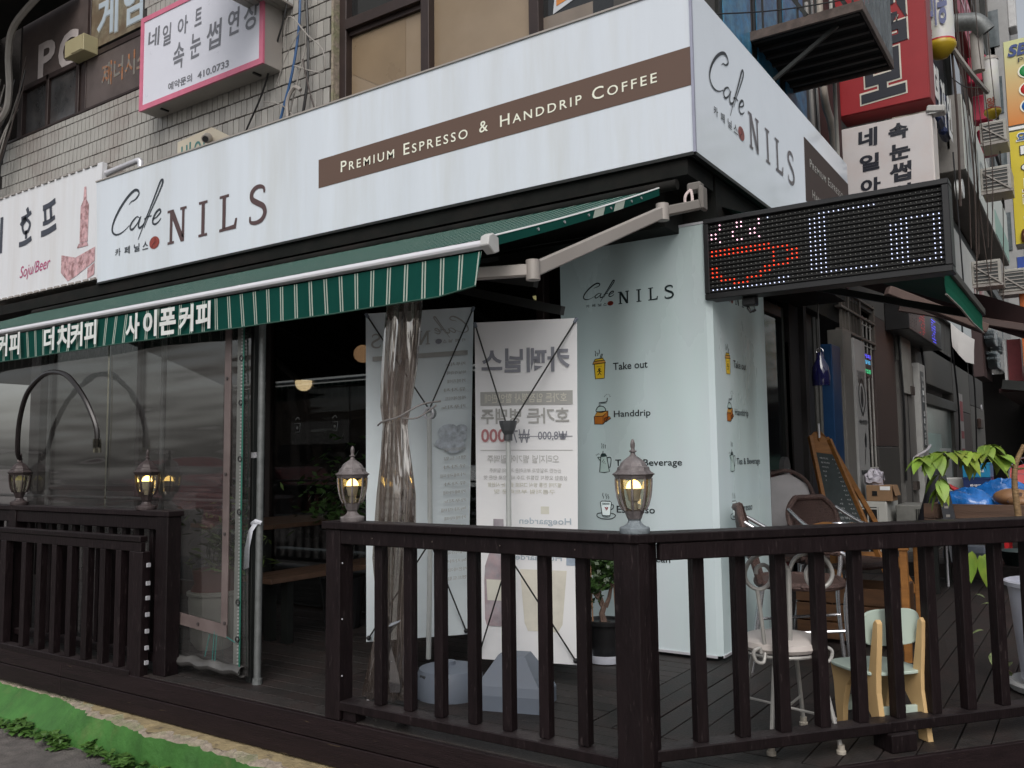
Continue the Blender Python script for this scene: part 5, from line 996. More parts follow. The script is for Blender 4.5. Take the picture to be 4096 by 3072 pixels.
G().prism([lerp(BLc,TLc,.90), lerp(BRc,TRc,.90), TRc, mid_+V((.02,0,.055)), mid_+V((-.04,0,.055)), TLc], N_*-.02).build('arched_top', pine_m, cb, bevel=.003)
G().prism([lerp(BLc,TLc,.38), lerp(BRc,TRc,.38), lerp(BRc,TRc,.44), lerp(BLc,TLc,.44)], N_*-.02).build('bottom_panel', pine_m, cb, bevel=.003)
g = G(); random.seed(17)
for k in range(14):
    t_ = .86-.028*k; a = lerp(BLc,TLc,t_); b = lerp(BRc,TRc,t_); R = (b-a).normalized(); U = (TLc-BLc).normalized(); w_ = (b-a).length
    txt(g, random.choice(['핸드드립','더치커피','아이스티','카페라떼','에이드','생과일','유자차']), a+R*(.22*w_)+N_*.004, R, U, w=w_*.36, h=.016, bold=.01); txt(g, random.choice(['3,0','4,5','5,0']), a+R*(.74*w_)+N_*.004, R, U, w=w_*.12, h=.014)
for k, s_ in enumerate(('맛있는 커피','오늘의 메뉴')): t_ = .49-.028*k; a = lerp(BLc,TLc,t_); b = lerp(BRc,TRc,t_); txt(g, s_, a+(b-a)*.12+N_*.004, (b-a).normalized(), (TLc-BLc).normalized(), w=(b-a).length*.62, h=.02, bold=.01)
g.build('lettering', M('chalk', (.45,.47,.46), .8), cb)
G().bar((-1.75,7.75,.0), mid_, .025, .04).build('rear_leg', pine_m, cb, bevel=.003); G().bar((-1.30,7.95,.0), mid_+V((.05,.03,0)), .025, .04).build('rear_leg', pine_m, cb, bevel=.003)
G().bar(lerp(V((-1.75,7.75,0)),mid_,.25), lerp(V((-1.30,7.95,0)),mid_,.25), .02, .04).build('rear_brace', pine_m, cb); G().tube([mid_, mid_+V((0,0,.12))], .01, 8).build('hook_pin', alu_m, cb)

# tall white pot with leafy young tree
wpn = thing('tall_white_planter', 'tall white tapered planter at the right edge behind the angled railing', 'planter', (-.22,5.1,0))
PC = V((-.215,5.03,0))
G().lathe(PC, [(.17,0),(.20,.01),(.215,.04),(.20,.055),(.17,.03)], 28).build('saucer', M('pale grey saucer', (.45,.45,.45), .5), wpn, smooth=True)
G().lathe(PC+V((0,0,.03)), [(.135,0),(.15,.03),(.185,.44),(.19,.475),(.205,.48),(.208,.50),(.195,.505),(.18,.47)], 32).build('pot', M('white planter plastic', (.62,.63,.72), .45, var=.06, scale=3), wpn, smooth=True)
G().lathe(PC+V((0,0,.49)), [(.18,0),(.08,.006),(.005,.01)], 16).build('soil', M('potting soil', ()), wpn)
yt = thing('young_tree', 'young tree with big yellow green leaves arching left from the tall white planter', 'tree', (-.22,5.12,.56))
tr_ = [V((-.24,5.03,.50)), V((-.31,4.99,.7)), V((-.335,4.975,.9)), V((-.335,4.975,1.08)), V((-.29,5.0,1.20))]
G().tube(smooth_path(tr_, 4), [.02-.0006*i for i in range(17)], 10).build('trunk', M('ringed tan trunk', (.24,.15,.07), .7, var=.35, scale=30, stretch=(1,1,4), bump=.6), yt, smooth=True)
br1 = smooth_path([V((-.338,4.97,1.09)), V((-.40,4.93,1.135)), V((-.48,4.88,1.155)), V((-.56,4.83,1.16)), V((-.65,4.77,1.15)), V((-.72,4.72,1.13))], 5)
br2 = smooth_path([V((-.36,4.96,1.11)), V((-.40,4.95,1.18)), V((-.45,4.93,1.19))], 4); br3 = [V((-.335,4.975,1.08)), V((-.25,5.0,1.09)), V((-.15,5.05,1.12))]
for b in (br1, br2, br3, smooth_path([V((-.60,4.80,1.15)), V((-.64,4.77,1.07)), V((-.655,4.76,1.0))], 4)): G().tube(b, .005, 6).build('branch', M('green branch', (.1,.1,.03), .6), yt)
def leaf(p, d, L, wid=.42, par=yt, mat=leaf_m, droop=.3):
    d = d.normalized(); s = d.cross(V((0,0,1)));
    if s.length < .05: s = V((1,.3,0))
    s = s.normalized(); nn = s.cross(d).normalized(); rows = []
    for i, (t, w_) in enumerate(((0,.06),(.12,.55),(.3,.95),(.5,1),(.7,.78),(.87,.38),(1,.02))): c = p+d*(L*t)-V((0,0,1))*(droop*L*t*t); rows.append([c-s*(w_*wid*L/2)+nn*(.08*L*w_), c, c+s*(w_*wid*L/2)+nn*(.08*L*w_)])
    return G().grid(rows).build('leaf', mat, par, smooth=True)
random.seed(23)
for b, n_ in ((br1, 50), (br2, 14)):
    for i in range(n_):
        p = b[int(len(b)*(.22+.77*i/n_))]; a = random.uniform(0, 6.28)
        leaf(p+V((0,0,.01)), V((math.cos(a)*.9-.1, math.sin(a)*.7-.3, random.uniform(-.75,.25))), random.uniform(.07,.11), .62, droop=.6)
for i in range(7): leaf(V((-.645-.02*random.random(),4.77,1.06-.012*i)), V((random.uniform(-.9,.9),random.uniform(-.6,.2),-.8)), random.uniform(.08,.11), .62, mat=leaf_m)
for p in ((-.50,4.86,.66),(-.47,4.88,.67),(-.53,4.84,.68)): leaf(V(p), V((random.uniform(-.3,.3),-.2,-1)), .12, .6)
sp = thing('climbing_plant', 'small pale plant with narrow leaves growing up from the tall white planter', 'plant', (-.3,5.05,.58))
st_ = smooth_path([V((-.28,5.06,.58)), V((-.31,5.04,.70)), V((-.33,5.04,.76)), V((-.37,5.05,.80))], 4); G().tube(st_, .006, 6).build('stem', M('pale stem', (.3,.28,.12), .6), sp)
for i in range(22): p = st_[random.randint(2,len(st_)-1)]; leaf(p, V((random.uniform(-1,1),random.uniform(-1,.5),random.uniform(-.3,.5))), random.uniform(.05,.08), .25, sp, M('pale narrow leaf', (.25,.3,.1), .5, rand=.2))
st2 = smooth_path([V((-.44,4.90,.5)), V((-.42,4.86,.36)), V((-.44,4.8,.2)), V((-.38,4.78,.12))], 4)
vn = thing('trailing_vine', 'thin trailing vine with a few round leaves left of the tall white planter', 'plant', (-.42,4.85,0)); G().tube(st2, .002, 5).build('stem', bark_m, vn)
for p, d in (((-.46,4.9,.42),(-1,0,.2)),((-.50,4.85,.30),(-1,-.3,-.1)),((-.47,4.83,.20),(.2,-.5,-1)),((-.39,4.78,.11),(-.4,-.4,1)),((-.40,4.78,.15),(.4,-.4,1)),((-.49,4.88,.45),(-.8,0,.6))): leaf(V(p), V(d), .055, .7, vn, M('variegated leaf', (.3,.36,.16), .5, dirt=(.08,.14,.03), damt=1, dscale=60))

# ================================================================= INSIDE THE TERRACE
wood_t = M('dim brown table wood', (.13,.075,.05), .45, var=.2, scale=4, stretch=(1,4,1))
lg = M('dark table edge', (.16,.11,.08), .5)
it_ = thing('terrace_table', 'long brown wooden table inside the dark entrance', 'table', (-4.9,4.2,0))
for i in range(5): G().box((-5.42+i*.142,3.9,.70),(-5.42+i*.142+.139,5.5,.73)).build('tabletop_plank', wood_t, it_, bevel=.003)
for y_ in (4.05,5.3): G().box((-5.3,y_,0),(-5.24,y_+.06,.7)).build('leg', metal_dark, it_); G().box((-4.86,y_,0),(-4.80,y_+.06,.7)).build('leg', metal_dark, it_)
ib = thing('terrace_bench', 'brown wooden bench inside the dark entrance, lower than the table', 'bench', (-4.5,4.1,0))
for i in range(2): G().box((-4.60+i*.155,3.68,.40),(-4.60+i*.155+.15,5.4,.435)).build('seat_plank', wood_t, ib, bevel=.003)
for y_ in (3.85,5.1): G().box((-4.56,y_,0),(-4.50,y_+.05,.4)).build('leg', metal_dark, ib); G().box((-4.40,y_,0),(-4.34,y_+.05,.4)).build('leg', metal_dark, ib)
wp2 = thing('indoor_white_pot', 'white round pot with a red brown rim seen through the vinyl wall', 'plant pot', (-4.55,3.5,0)); PW = V((-4.68,3.55,0))
G().lathe(PW, [(.10,0),(.135,.05),(.155,.30),(.15,.33),(.165,.335),(.165,.355),(.15,.36)], 26).build('pot', M('dim white glaze', (.55,.56,.5), .35), wp2, smooth=True); G().lathe(PW+V((0,0,.355)), [(.145,0),(.12,.05),(.135,.13),(.13,.135)], 20).build('inner_pot', M('terracotta pot', (.16,.05,.035), .7), wp2, smooth=True)
wf = thing('indoor_foliage_plant', 'wispy green plant growing in the white pot behind the vinyl', 'plant', (PW.x,PW.y,.45)); random.seed(41); g = G()
for i in range(260):
    a = random.uniform(0,6.28); p = PW+V((random.gauss(.12,.14),random.gauss(0,.1),.5+abs(random.gauss(.08,.17)))); q = V((math.cos(a),math.sin(a),random.uniform(-.8,.8))).normalized()*random.uniform(.05,.11); s = q.orthogonal().normalized()*.009; g.add([p, p+q*.5+s, p+q, p+q*.5-s], [(0,1,2,3)])
g.build('foliage', M('dim green leaf', (.08,.13,.03), .5, var=.4), wf, kind='stuff')
g = G()
for i in range(7): g.tube(smooth_path([PW+V((0,0,.46)), PW+V((random.uniform(-.05,.12),random.uniform(-.08,.08),.65)), PW+V((random.uniform(-.1,.35),random.uniform(-.1,.1),random.uniform(.6,.95)))], 4), .004, 5)
g.build('stem', M('dim stem', (.05,.08,.03), .6), wf)
pp2 = thing('entrance_plant', 'dark leafy plant just inside the entrance beside the pole', 'plant', (-4.1,4.0,0)); random.seed(43); g = G()
for i in range(330):
    a = random.uniform(0,6.28); p = V((-4.45,4.45,0))+V((random.gauss(0,.14),random.gauss(0,.12),.75+abs(random.gauss(.12,.22)))); q = V((math.cos(a),math.sin(a),random.uniform(-.9,.4))).normalized()*random.uniform(.05,.1); s = q.orthogonal().normalized()*.014; g.add([p, p+q*.5+s, p+q, p+q*.5-s], [(0,1,2,3)])
g.build('foliage', leafd_m, pp2, kind='stuff'); G().lathe((-4.45,4.45,0), [(.12,0),(.15,.3),(.16,.35)], 16).build('pot', blk_m, pp2); G().tube([(-4.45,4.45,.3),(-4.44,4.45,.9)], .015, 6).build('stem', bark_m, pp2)
def pend(c, label, e):
    t = thing('pendant_lamp', label, 'pendant lamp', (c[0],c[1],2.6), 0, 'round pendant lamps in the dark interior'); G().sphere(c, .085, 18, 12).build('globe', M('warm globe %g' % e, (.9,.7,.5), .4, emit=(1,.55,.28) if e < 2 else (1,.72,.4), es=e), t, smooth=True); G().tube([(c[0],c[1],c[2]+.08),(c[0],c[1],2.6)], .006, 6).build('flex', blk_m, t)
    if e > 2: G().lathe((c[0],c[1],c[2]+.02), [(.088,0),(.088,.03),(.06,.07),(.02,.09)], 18).build('lamp_shade', blk_m, t)
pend((-6.557,6.0,1.95), 'lower glowing pendant lamp with dark cap, left in the entrance', 2.6); pend((-5.749,6.0,2.179), 'upper dim peach globe pendant lamp beside the left banner', .75)
def spot(loc, label): 
    t = thing('downlight', label, 'ceiling light', loc, 0, 'warm ceiling lights under the awning roof'); G().lathe(loc, [(.06,0),(.06,.02),(.03,.03)], 14).build('trim', metal_dark, t); G().sphere(V(loc)-V((0,0,.0)), .035, 12, 6).build('bulb', M('warm spot', (.8,.7,.4), .4, emit=(1,.85,.4), es=1.2), t)
spot((-3.9,6.2,2.55), 'small warm ceiling light seen above the gap between banners'); spot((-3.3,6.3,2.5), 'small warm ceiling light farther right beside the column top')
# ================================================================= BALCONY ON THE SIDE STREET
bc = thing('steel_balcony', 'dark steel fire balcony seen from below above the side of the cafe sign', 'balcony', (-1.8,7.4,4.6))
G().box((-2.25,6.83,4.6),(-1.305,8.03,4.64)).build('floor_plate', soffit_m, bc)
for i in range(7): G().box((-2.2,6.86+i*.175,4.578),(-1.32,6.90+i*.175,4.6)).build('floor_rib', M('sooty rib', (.03,.024,.022), .7), bc)
rst = M('rusty edge steel', (.10,.075,.065), .7, .2, var=.4, scale=12)
for a, b in (((-2.25,6.80,4.57),(-1.28,6.83,4.65)),((-2.25,8.03,4.57),(-1.28,8.06,4.65)),((-1.305,6.83,4.57),(-1.28,8.03,4.65))): G().box(a, b).build('edge_angle', rst, bc, bevel=.004)
bar_m = M('blue grey paint', (.10,.115,.125), .5, .3, var=.3)
for i in range(8): G().box((-1.302,6.84+i*.165,4.65),(-1.282,6.89+i*.165,5.7)).build('railing_bar', bar_m, bc)
for i in range(7): G().box((-2.2+i*.14,6.805,4.65),(-2.185+i*.14,6.82,5.7)).build('railing_bar', metal_dark, bc)
G().bar((-2.2,6.81,5.5),(-1.7,6.81,4.65), .03, .03).bar((-1.9,6.9,5.6),(-1.4,6.9,4.65), .03, .03).build('brace', metal_dark, bc)
G().bar((-2.2,6.95,4.15),(-1.5,6.95,4.57), .03, .03).build('bracket', metal_dark, bc)
cable('thin dark wire sagging in front of the steel balcony', [[(-2.2,5.9,4.42),(-1.8,6.4,4.55),(-1.3,7.0,4.78),(-.9,7.6,5.1)]], .006, blk_m, 'overhead_wire', 'wire')
# pipes on the side wall
pw_ = thing('drain_pipes', 'pale vertical pipes and ribbed conduit on the side wall left of the red sign', 'pipe', (-1.9,8.5,4.3))
G().tube(smooth_path([(-1.93,8.2,5.6),(-1.93,8.2,4.8),(-1.91,8.2,4.45),(-1.86,8.2,4.2),(-1.84,8.2,3.7)], 4), .035, 10).build('pipe', M('grimy cream pipe', (.36,.31,.26), .5, var=.2), pw_, smooth=True)
G().tube([(-1.80,8.1,5.6),(-1.80,8.1,3.8)], .018, 8).build('conduit', M('ribbed conduit', (.4,.38,.34), .6), pw_)
G().tube([(-2.1,8.4,5.6),(-2.08,8.4,3.8)], .02, 8).tube([(-2.02,8.3,5.6),(-2.0,8.3,3.8)], .012, 8).build('pipe', greyc, pw_)
G().box((-2.19,9.0,2.9),(-2.05,9.45,6)).build('wall_panel', innerr_m, pw_)

# ================================================================= PROJECTING SIGNS ON THE SIDE STREET
def psign(name, label, x0, x1, y, z0, z1, body, face, d=.35):
    t = thing(name, label, 'projecting sign', ((x0+x1)/2,y,z0)); G().box((x0,y+.01,z0),(x1,y+d,z1)).build('sign_body', body, t, bevel=.006); G().box((x0+.012,y,z0+.012),(x1-.012,y+.012,z1-.012)).build('face_panel', face, t); return t
redb = M('red sign body', (.22,.009,.012), .45, var=.12, dirt=(.2,.03,.02), damt=.5)
rs = psign('red_sign', 'big red projecting sign with black white outlined Korean letters, above the pale nail sign', -2.08, -1.18, 9.5, 4.79, 6.8, redb, M('red sign face', (.29,.010,.015), .4, var=.06))
wsn = psign('vertical_nail_sign', 'white projecting sign with two columns of brushed Korean letters, below the red sign', -2.08, -1.18, 9.5, 3.1, 4.655, M('off white sign body', (.6,.56,.54), .45, var=.08), M('dirty white sign face', (.60,.57,.57), .4, var=.05, dirt=(.5,.4,.37), damt=.5, dscale=3))
wo_ = M('cream outline print', (.6,.56,.48), .4)
def outlined(par, s_, x, y, z, w, h, b1, b2, inner, outer, R=XR):
    N = R.cross(ZU).normalized(); g = G(); txt(g, s_, V((x,y,z))+N*.004, R, ZU, w=w+.03, h=h+.03, bold=b1); g.build('lettering', outer, par); g = G(); txt(g, s_, V((x,y,z))+N*.008+R*.015+ZU*.015, R, ZU, w=w, h=h, bold=b2); g.build('lettering', inner, par)
blkl = M('blue black lettering', (.012,.014,.024), .4)
outlined(rs, '보', -1.86, 9.5, 4.86, .44, .52, .075, .045, blkl, wo_, V((1,0,.07)).normalized()); outlined(rs, '점', -1.80, 9.5, 5.42, .42, .55, .075, .045, blkl, wo_, V((1,0,.07)).normalized())
g = G()
for s_, x_, z_, w_, h_ in (('네',-1.90,4.40,.19,.2),('일',-1.90,4.14,.2,.18),('아',-1.90,3.90,.2,.16),('트',-1.89,3.64,.18,.17),('속',-1.60,4.42,.19,.17),('눈',-1.60,4.20,.2,.17),('썹',-1.61,3.97,.21,.2),('연',-1.59,3.74,.18,.2),('장',-1.59,3.5,.18,.2)): txt(g, s_, (x_,9.495,z_), V((1,0,.04)), V((.05,0,1)), w=w_, h=h_, bold=.04)
g.build('lettering', blkl, wsn)
fl = thing('floodlight', 'small pale floodlight on the corner of the white vertical nail sign', 'floodlight', (-1.15,9.6,4.7))
G().ob((-1.14,9.55,4.66), (.17,.16,.07), Matrix.Rotation(.2,3,'Y')).build('lamp_body', M('pale floodlight metal', (.45,.44,.42), .5), fl, bevel=.012); G().ob((-1.145,9.55,4.622), (.14,.13,.012)).build('lamp_glass', M('floodlight glass', (.5,.5,.48), .2), fl); G().bar((-1.23,9.6,4.7),(-1.13,9.58,4.66), .02, .02).build('bracket', beige_m, fl)
def tube_sign(name, label, x, y, z0, z1, r, art, dome):
    t = thing(name, label, 'tube sign', (x,y,z0)); G().lathe((x,y,z0), [(r,0),(r,z1-z0)], 24).build('tube', M('white tube print', (.6,.6,.55), .35, dirt=(.4,.35,.5), damt=.5, dscale=6), t, smooth=True)
    G().lathe((x,y,z0), [(.01,-r*.9),(r*.5,-r*.75),(r*.85,-r*.35),(r*1.08,-r*.05),(r*1.1,.02),(r*1.02,.05)], 24, 0, False, True).build('dome', dome, t, smooth=True); G().lathe((x,y,z0+.045), [(r*1.04,0),(r*1.04,.02)], 24).build('rim', M('red rim', (.45,.03,.03), .4), t); G().lathe((x,y,z1), [(r*1.08,0),(r*1.08,.05),(r*.5,.09)], 24).build('cap', beige_m, t, smooth=True)
    return t
yd = M('yellow dome', (.46,.32,.02), .4, var=.12)
t1 = tube_sign('round_tube_sign', 'large white cylindrical tube sign with yellow dome end, just right of the red sign', -1.21, 10.8, 5.85, 7.2, .155, None, yd)
g = G(); txt(g, '미용', (-1.30,10.63,6.05), XR, ZU, w=.2, h=.5, bold=.03); g.build('lettering', M('blue grey print', (.14,.16,.3), .4), t1); g = G(); txt(g, '하', (-1.33,10.66,5.93), XR, ZU, w=.16, h=.1, bold=.05); g.build('lettering', redb, t1)
t2 = tube_sign('small_tube_sign', 'smaller patterned cylindrical tube sign farther along the street above air conditioners', -1.12, 16.7, 7.02, 7.95, .125, None, yd)
g = G(); txt(g, '왕', (-1.2,16.55,7.08), XR, ZU, w=.14, h=.17, bold=.03); g.build('lettering', M('brown red print', (.3,.06,.03), .4), t2)
# ================================================================= STREET FACADES
fcd = thing('street_buildings', 'grey concrete shop buildings running away along the side street', 'building', (-2.2,20,0))
cgrey = M('mottled grey concrete', (.17,.165,.155), .85, var=.35, scale=2.5, stretch=(1.5,1.5,.25), dirt=(.055,.05,.045), damt=.75, dscale=1.6, bump=.3)
G().box((-6,12.2,2.9),(-2.2,46,17)).build('upper_wall', cgrey, fcd)
G().box((-6,8.3,2.6),(-2.25,12.2,2.9)).build('beam', soffit_m, fcd)
g = G()
for y in range(8): g.box((-2.2,13+y*3.4,8.2),(-2.05,13.1+y*3.4,16)) 
for z in (5.6,8.0,10.9,13.4): g.box((-2.2,12.2,z),(-2.08,46,z+.25))
g.build('mullion', metal_dark, fcd, bevel=.01)
glassf = M('pale sky lit glass', (.10,.12,.13), .08, var=.3, spec=.8)
for z0, z1 in ((3.6,5.4),(6.0,7.9),(8.4,10.7),(11.3,13.2)):
    for k in range(8): G().box((-2.19,13.2+k*3.4,z0),(-2.12,16.3+k*3.4,z1)).build('window', glassf if k % 3 else M('cream blind', (.38,.36,.3), .6), fcd, bevel=.01)
# ground floor pieces beside the terrace
gr = thing('cafe_side_wall', 'dark side wall with a glass door and dark red panel right of the lightbox column', 'wall', (-2.3,7,0))
G().box((-2.6,5.9,0),(-2.35,6.85,2.6)).box((-2.6,7.85,0),(-2.35,9.2,2.6)).build('wall_face', M('charcoal wall', (.022,.022,.023), .6, var=.3), gr)
dr = G().box((-2.35,6.85,0),(-2.28,6.92,2.5)).box((-2.35,7.78,0),(-2.28,7.85,2.5)).box((-2.35,6.92,2.4),(-2.28,7.78,2.5)).box((-2.35,6.92,1.0),(-2.28,7.78,1.04)).build('door', metal_dark, gr, bevel=.004)
G().box((-2.33,6.92,.04),(-2.30,7.78,1.0)).build('red_panel', M('dark red door panel', (.13,.03,.03), .5, var=.2), dr)
G().box((-2.32,6.92,1.04),(-2.31,7.78,2.4)).build('door_glass', dglass_m, dr)
# dim foliage behind the glass is the reflection of street trees
G().box((-2.30,5.92,0),(-2.22,6.83,1.0)).build('red_panel', M('dark red door panel', ()), gr)
G().box((-2.27,5.92,1.0),(-2.26,6.83,2.5)).build('window_glass', dglass_m, gr)
g = G()
for z_ in (1.58,1.50): g.box((-2.255,6.95-.6,z_),(-2.252,7.25-.6,z_+.035))
for k in range(3): txt(g, ['(','[','B'][k], (-2.25,6.34+.11*k,1.33), YR, ZU, w=.06, h=.12, bold=.03)
g.build('decal', M('dim white decal', (.25,.26,.26), .5), gr)
G().tube([(-2.2,7.55,.45),(-2.2,7.55,1.05)], .018, 10).build('door_pull', chrome_m, gr); G().tube([(-2.24,7.5,1.05),(-2.2,7.5,1.05)], .1, 16).build('round_sign', M('oval grey plate', (.12,.12,.12), .3), gr)
bp2 = thing('blue_door_frame', 'tall deep blue painted post beside the chalkboard easel', 'post', (-2.2,9.3,0))
bl_m = M('deep blue paint', (.002,.028,.085), .45, var=.15); G().box((-2.3,9.14,0),(-2.18,9.5,2.3)).build('post', bl_m, bp2, bevel=.008); 
bp3 = thing('dark_blue_door', 'narrow dark blue door behind the chalkboard easel', 'door', (-2.28,8.0,0)); G().box((-2.34,7.9,0),(-2.26,8.2,2.2)).build('door_leaf', M('dark blue paint', (.003,.02,.06), .5), bp3, bevel=.006)
for x_ in (8.55,8.7): G().tube([(-2.2,x_,0),(-2.2,x_,2.5)], .02, 8).build('drain_pipe', M('dull grey pipe', (.06,.06,.056), .6), gr)
ep = thing('eye_poster_panel', 'tall white panel with a drawn eye and brushes, right of the blue post', 'poster panel', (-2.2,10,0))
G().box((-2.32,9.55,0),(-2.16,9.95,2.5)).build('side_pillar', M('grey beige pillar', (.115,.11,.10), .6, var=.15), ep, bevel=.006); G().box((-2.32,9.97,.2),(-2.14,10.52,2.45)).build('panel', M('white poster board', (.29,.29,.285), .5, var=.06), ep, bevel=.004)
g = G(); Oe = (-2.135,9.97,0)
ribbon(g, [(.28,1.60),(.40,1.70),(.45,1.82),(.40,1.93),(.28,2.0),(.16,1.93),(.12,1.82),(.17,1.70),(.28,1.60)], .03, Oe, YR, ZU, closed=False); disc(g, (.28,1.81), .06, .12, Oe, YR, ZU)
for k in range(6): ribbon(g, [(.14+.055*k,1.96),(.12+.062*k,2.10)], .02, Oe, YR, ZU)
ribbon(g, [(.30,1.05),(.33,1.22)], .02, Oe, YR, ZU); disc(g, (.36,1.32), .05, .09, Oe, YR, ZU, 6)
for k in (0,1): fpoly(g, [(.12+.2*k,.50),(.10+.2*k,.62),(.15+.2*k,.85),(.20+.2*k,.62),(.19+.2*k,.50)], Oe, YR, ZU)
txt(g, '속눈썹연장', Oe+V((0,.08,1.50)) if isinstance(Oe, V) else V(Oe)+V((0,.08,1.50)), YR, ZU, w=.42, h=.05, bold=.03); txt(g, '젤네일아트', V(Oe)+V((0,.08,.93)), YR, ZU, w=.42, h=.06, bold=.03); txt(g, '메이크업', V(Oe)+V((0,.06,.38)), YR, ZU, w=.42, h=.06, bold=.03)
g.build('lettering', black_m, ep)
bw_ = thing('barred_window', 'dark shop window with thin white bars right of the eye poster', 'window', (-2.2,10.9,0))
G().box((-2.32,10.55,0),(-2.25,11.3,3)).build('dark_pane', dglass_m, bw_)
for y_ in (10.75,10.95,11.15): G().tube([(-2.2,y_,.3),(-2.2,y_,2.8)], .011, 6).build('bar', M('dull white bar', (.33,.32,.3), .5), bw_)
for z_ in (1.0,2.45,2.7): G().tube([(-2.2,10.6,z_),(-2.2,11.25,z_)], .009, 6).build('bar', M('dull white bar', ()), bw_)
tx = thing('scrolling_text_sign', 'tiny blue and green glowing text sign inside the barred window', 'LED sign', (-2.22,10.8,2.1)); G().box((-2.22,10.6,2.08),(-2.19,11.1,2.36)).build('sign_box', blk_m, tx)
for z_, m_, s_ in ((2.30,ledbl,'커피'),(2.23,M('lit cyan text', (.1,.5,.6), .4, emit=(.1,.5,.9), es=1.0),'네일아트'),(2.12,M('lit green text', (.1,.6,.3), .4, emit=(.05,.8,.3), es=.7),'영업중')): g = G(); txt(g, s_, (-2.185,10.65,z_), YR, ZU, w=.38, h=.05, bold=.01); g.build('lettering', m_, tx)
gp = thing('granite_pillars', 'dark and light granite facing slabs between the shop doors', 'wall', (-2.2,12,0))
gran = M('dark granite', (.055,.052,.048), .6, var=.25, scale=60, dirt=(.04,.035,.035), damt=.5); gran2 = M('brown granite', (.06,.042,.038), .55, var=.25, scale=60); gran3 = M('light granite', (.115,.11,.10), .6, var=.2, scale=60)
for y0, y1, z0, z1, m_ in ((11.35,12.7,0,1.25,gran),(11.35,12.7,1.26,2.9,gran2),(18.55,21.2,0,2.0,gran2),(18.55,21.2,2.01,4,gran3),(21.25,24.4,0,2.2,gran3),(21.25,24.4,2.21,5,gran),(14.4,18.5,2.3,3.0,gran3)): G().box((-2.4,y0,z0),(-2.2,y1,z1)).build('slab', m_, gp, bevel=.006)
md = thing('grey_metal_door', 'tall grey metal cabinet door with hinges beside the slim vertical nail sign', 'door', (-2.2,13,0))
G().box((-2.3,12.75,0),(-2.15,13.8,2.45)).build('door_leaf', M('grey painted metal', (.13,.125,.118), .5, .1, var=.1), md, bevel=.006); G().box((-2.149,13.2,.1),(-2.143,13.22,2.4)).build('door_gap', blk_m, md)
for z_ in (.65,2.0): G().box((-2.15,13.3,z_),(-2.10,13.55,z_+.12)).build('hinge', M('brown hinge', (.05,.04,.035), .5), md)
G().tube(smooth_path([(-2.1,13.1,.95),(-2.08,13.1,1.1),(-2.0,13.6,1.2),(-2.0,14.0,1.28)], 3), .02, 6).build('handle', alu_m, md)
vs_ = thing('slim_nail_sign', 'slim white vertical sign reading NAIL SENSE in a dark oval strip', 'shop sign', (-2.1,14.1,1)); G().box((-2.2,13.85,.3),(-2.08,14.4,2.5)).build('panel', M('white slim panel', (.34,.34,.33), .4), vs_, bevel=.005); G().box((-2.079,13.95,1.25),(-2.074,14.22,2.38)).build('dark_strip', M('dark grey strip', (.06,.065,.07), .4), vs_)
g = G()
for k, c in enumerate('NAIL SENSE'):
    if c != ' ': txt(g, c, (-2.07,14.02,2.24-.105*k), YR, ZU, w=.13, h=.07, bold=.01)
g.build('lettering', white_t, vs_)
gd = thing('green_glass_door', 'pale green glass shop door with a round sticker, beyond the slim nail sign', 'door', (-2.2,16,0))
q = G().box((-2.3,14.4,1.95),(-2.15,18.5,2.12)).box((-2.3,14.4,0),(-2.18,14.6,1.95)).box((-2.3,18.3,0),(-2.18,18.5,1.95)).build('door_frame', M('dark grey frame', (.06,.058,.052), .5), gd, bevel=.006); G().box((-2.26,14.6,0),(-2.24,18.3,1.95)).build('door_glass', M('pale green glass', (.30,.38,.36), .15, var=.2, scale=1), gd); G().box((-2.235,15.0,.9),(-2.23,16.9,1.5)).build('decal', M('milky decal', (.30,.42,.40), .4), gd)
G().box((-2.23,16.6,.72),(-2.225,18.0,1.25)).build('notice', M('white notice', (.5,.55,.55), .4), gd); g = G(); disc(g, (17.3,1.02), .38, .13, (-2.22,0,0), YR, ZU); g.build('round_logo', M('lime logo', (.25,.35,.05), .4), gd)
wc_ = thing('white_sign_post', 'tall white panel with a magenta edge far down the side street', 'sign', (-2.1,25.5,0)); G().box((-2.3,24.3,.6),(-2.05,26.5,3.2)).build('panel', M('grey white panel', (.42,.42,.42), .5), wc_, bevel=.01); G().box((-2.3,26.5,.6),(-2.0,27.3,3.0)).build('edge', M('magenta strip', (.3,.05,.1), .5), wc_)
l2 = thing('far_diode_board', 'dim dark LED board under the eaves beyond the granite pillar', 'LED sign', (-2.1,14,3)); G().box((-2.2,12.1,2.78),(-1.9,15.0,3.2)).build('board', blk_m, l2, bevel=.01)
for m_, a, b in ((ledbl,14.0,14.4),(M('dim red diodes', (.3,.03,.03), .4, emit=(1,.05,.08), es=.35),12.9,13.4),(ledof,12.2,12.8),(ledof,14.5,14.9)):
    g = G(); random.seed(int(a*10))
    for r in range(9):
        for c in range(4): 
            if random.random() < .75: y_ = a+(b-a)*c/4; g.box((-1.898,y_,2.82+r*.04),(-1.893,y_+.05,2.828+r*.04))
    g.build('diodes', m_ if m_ is not ledof else M('dim grey diodes', (.08,.08,.09), .4), l2, kind='stuff')
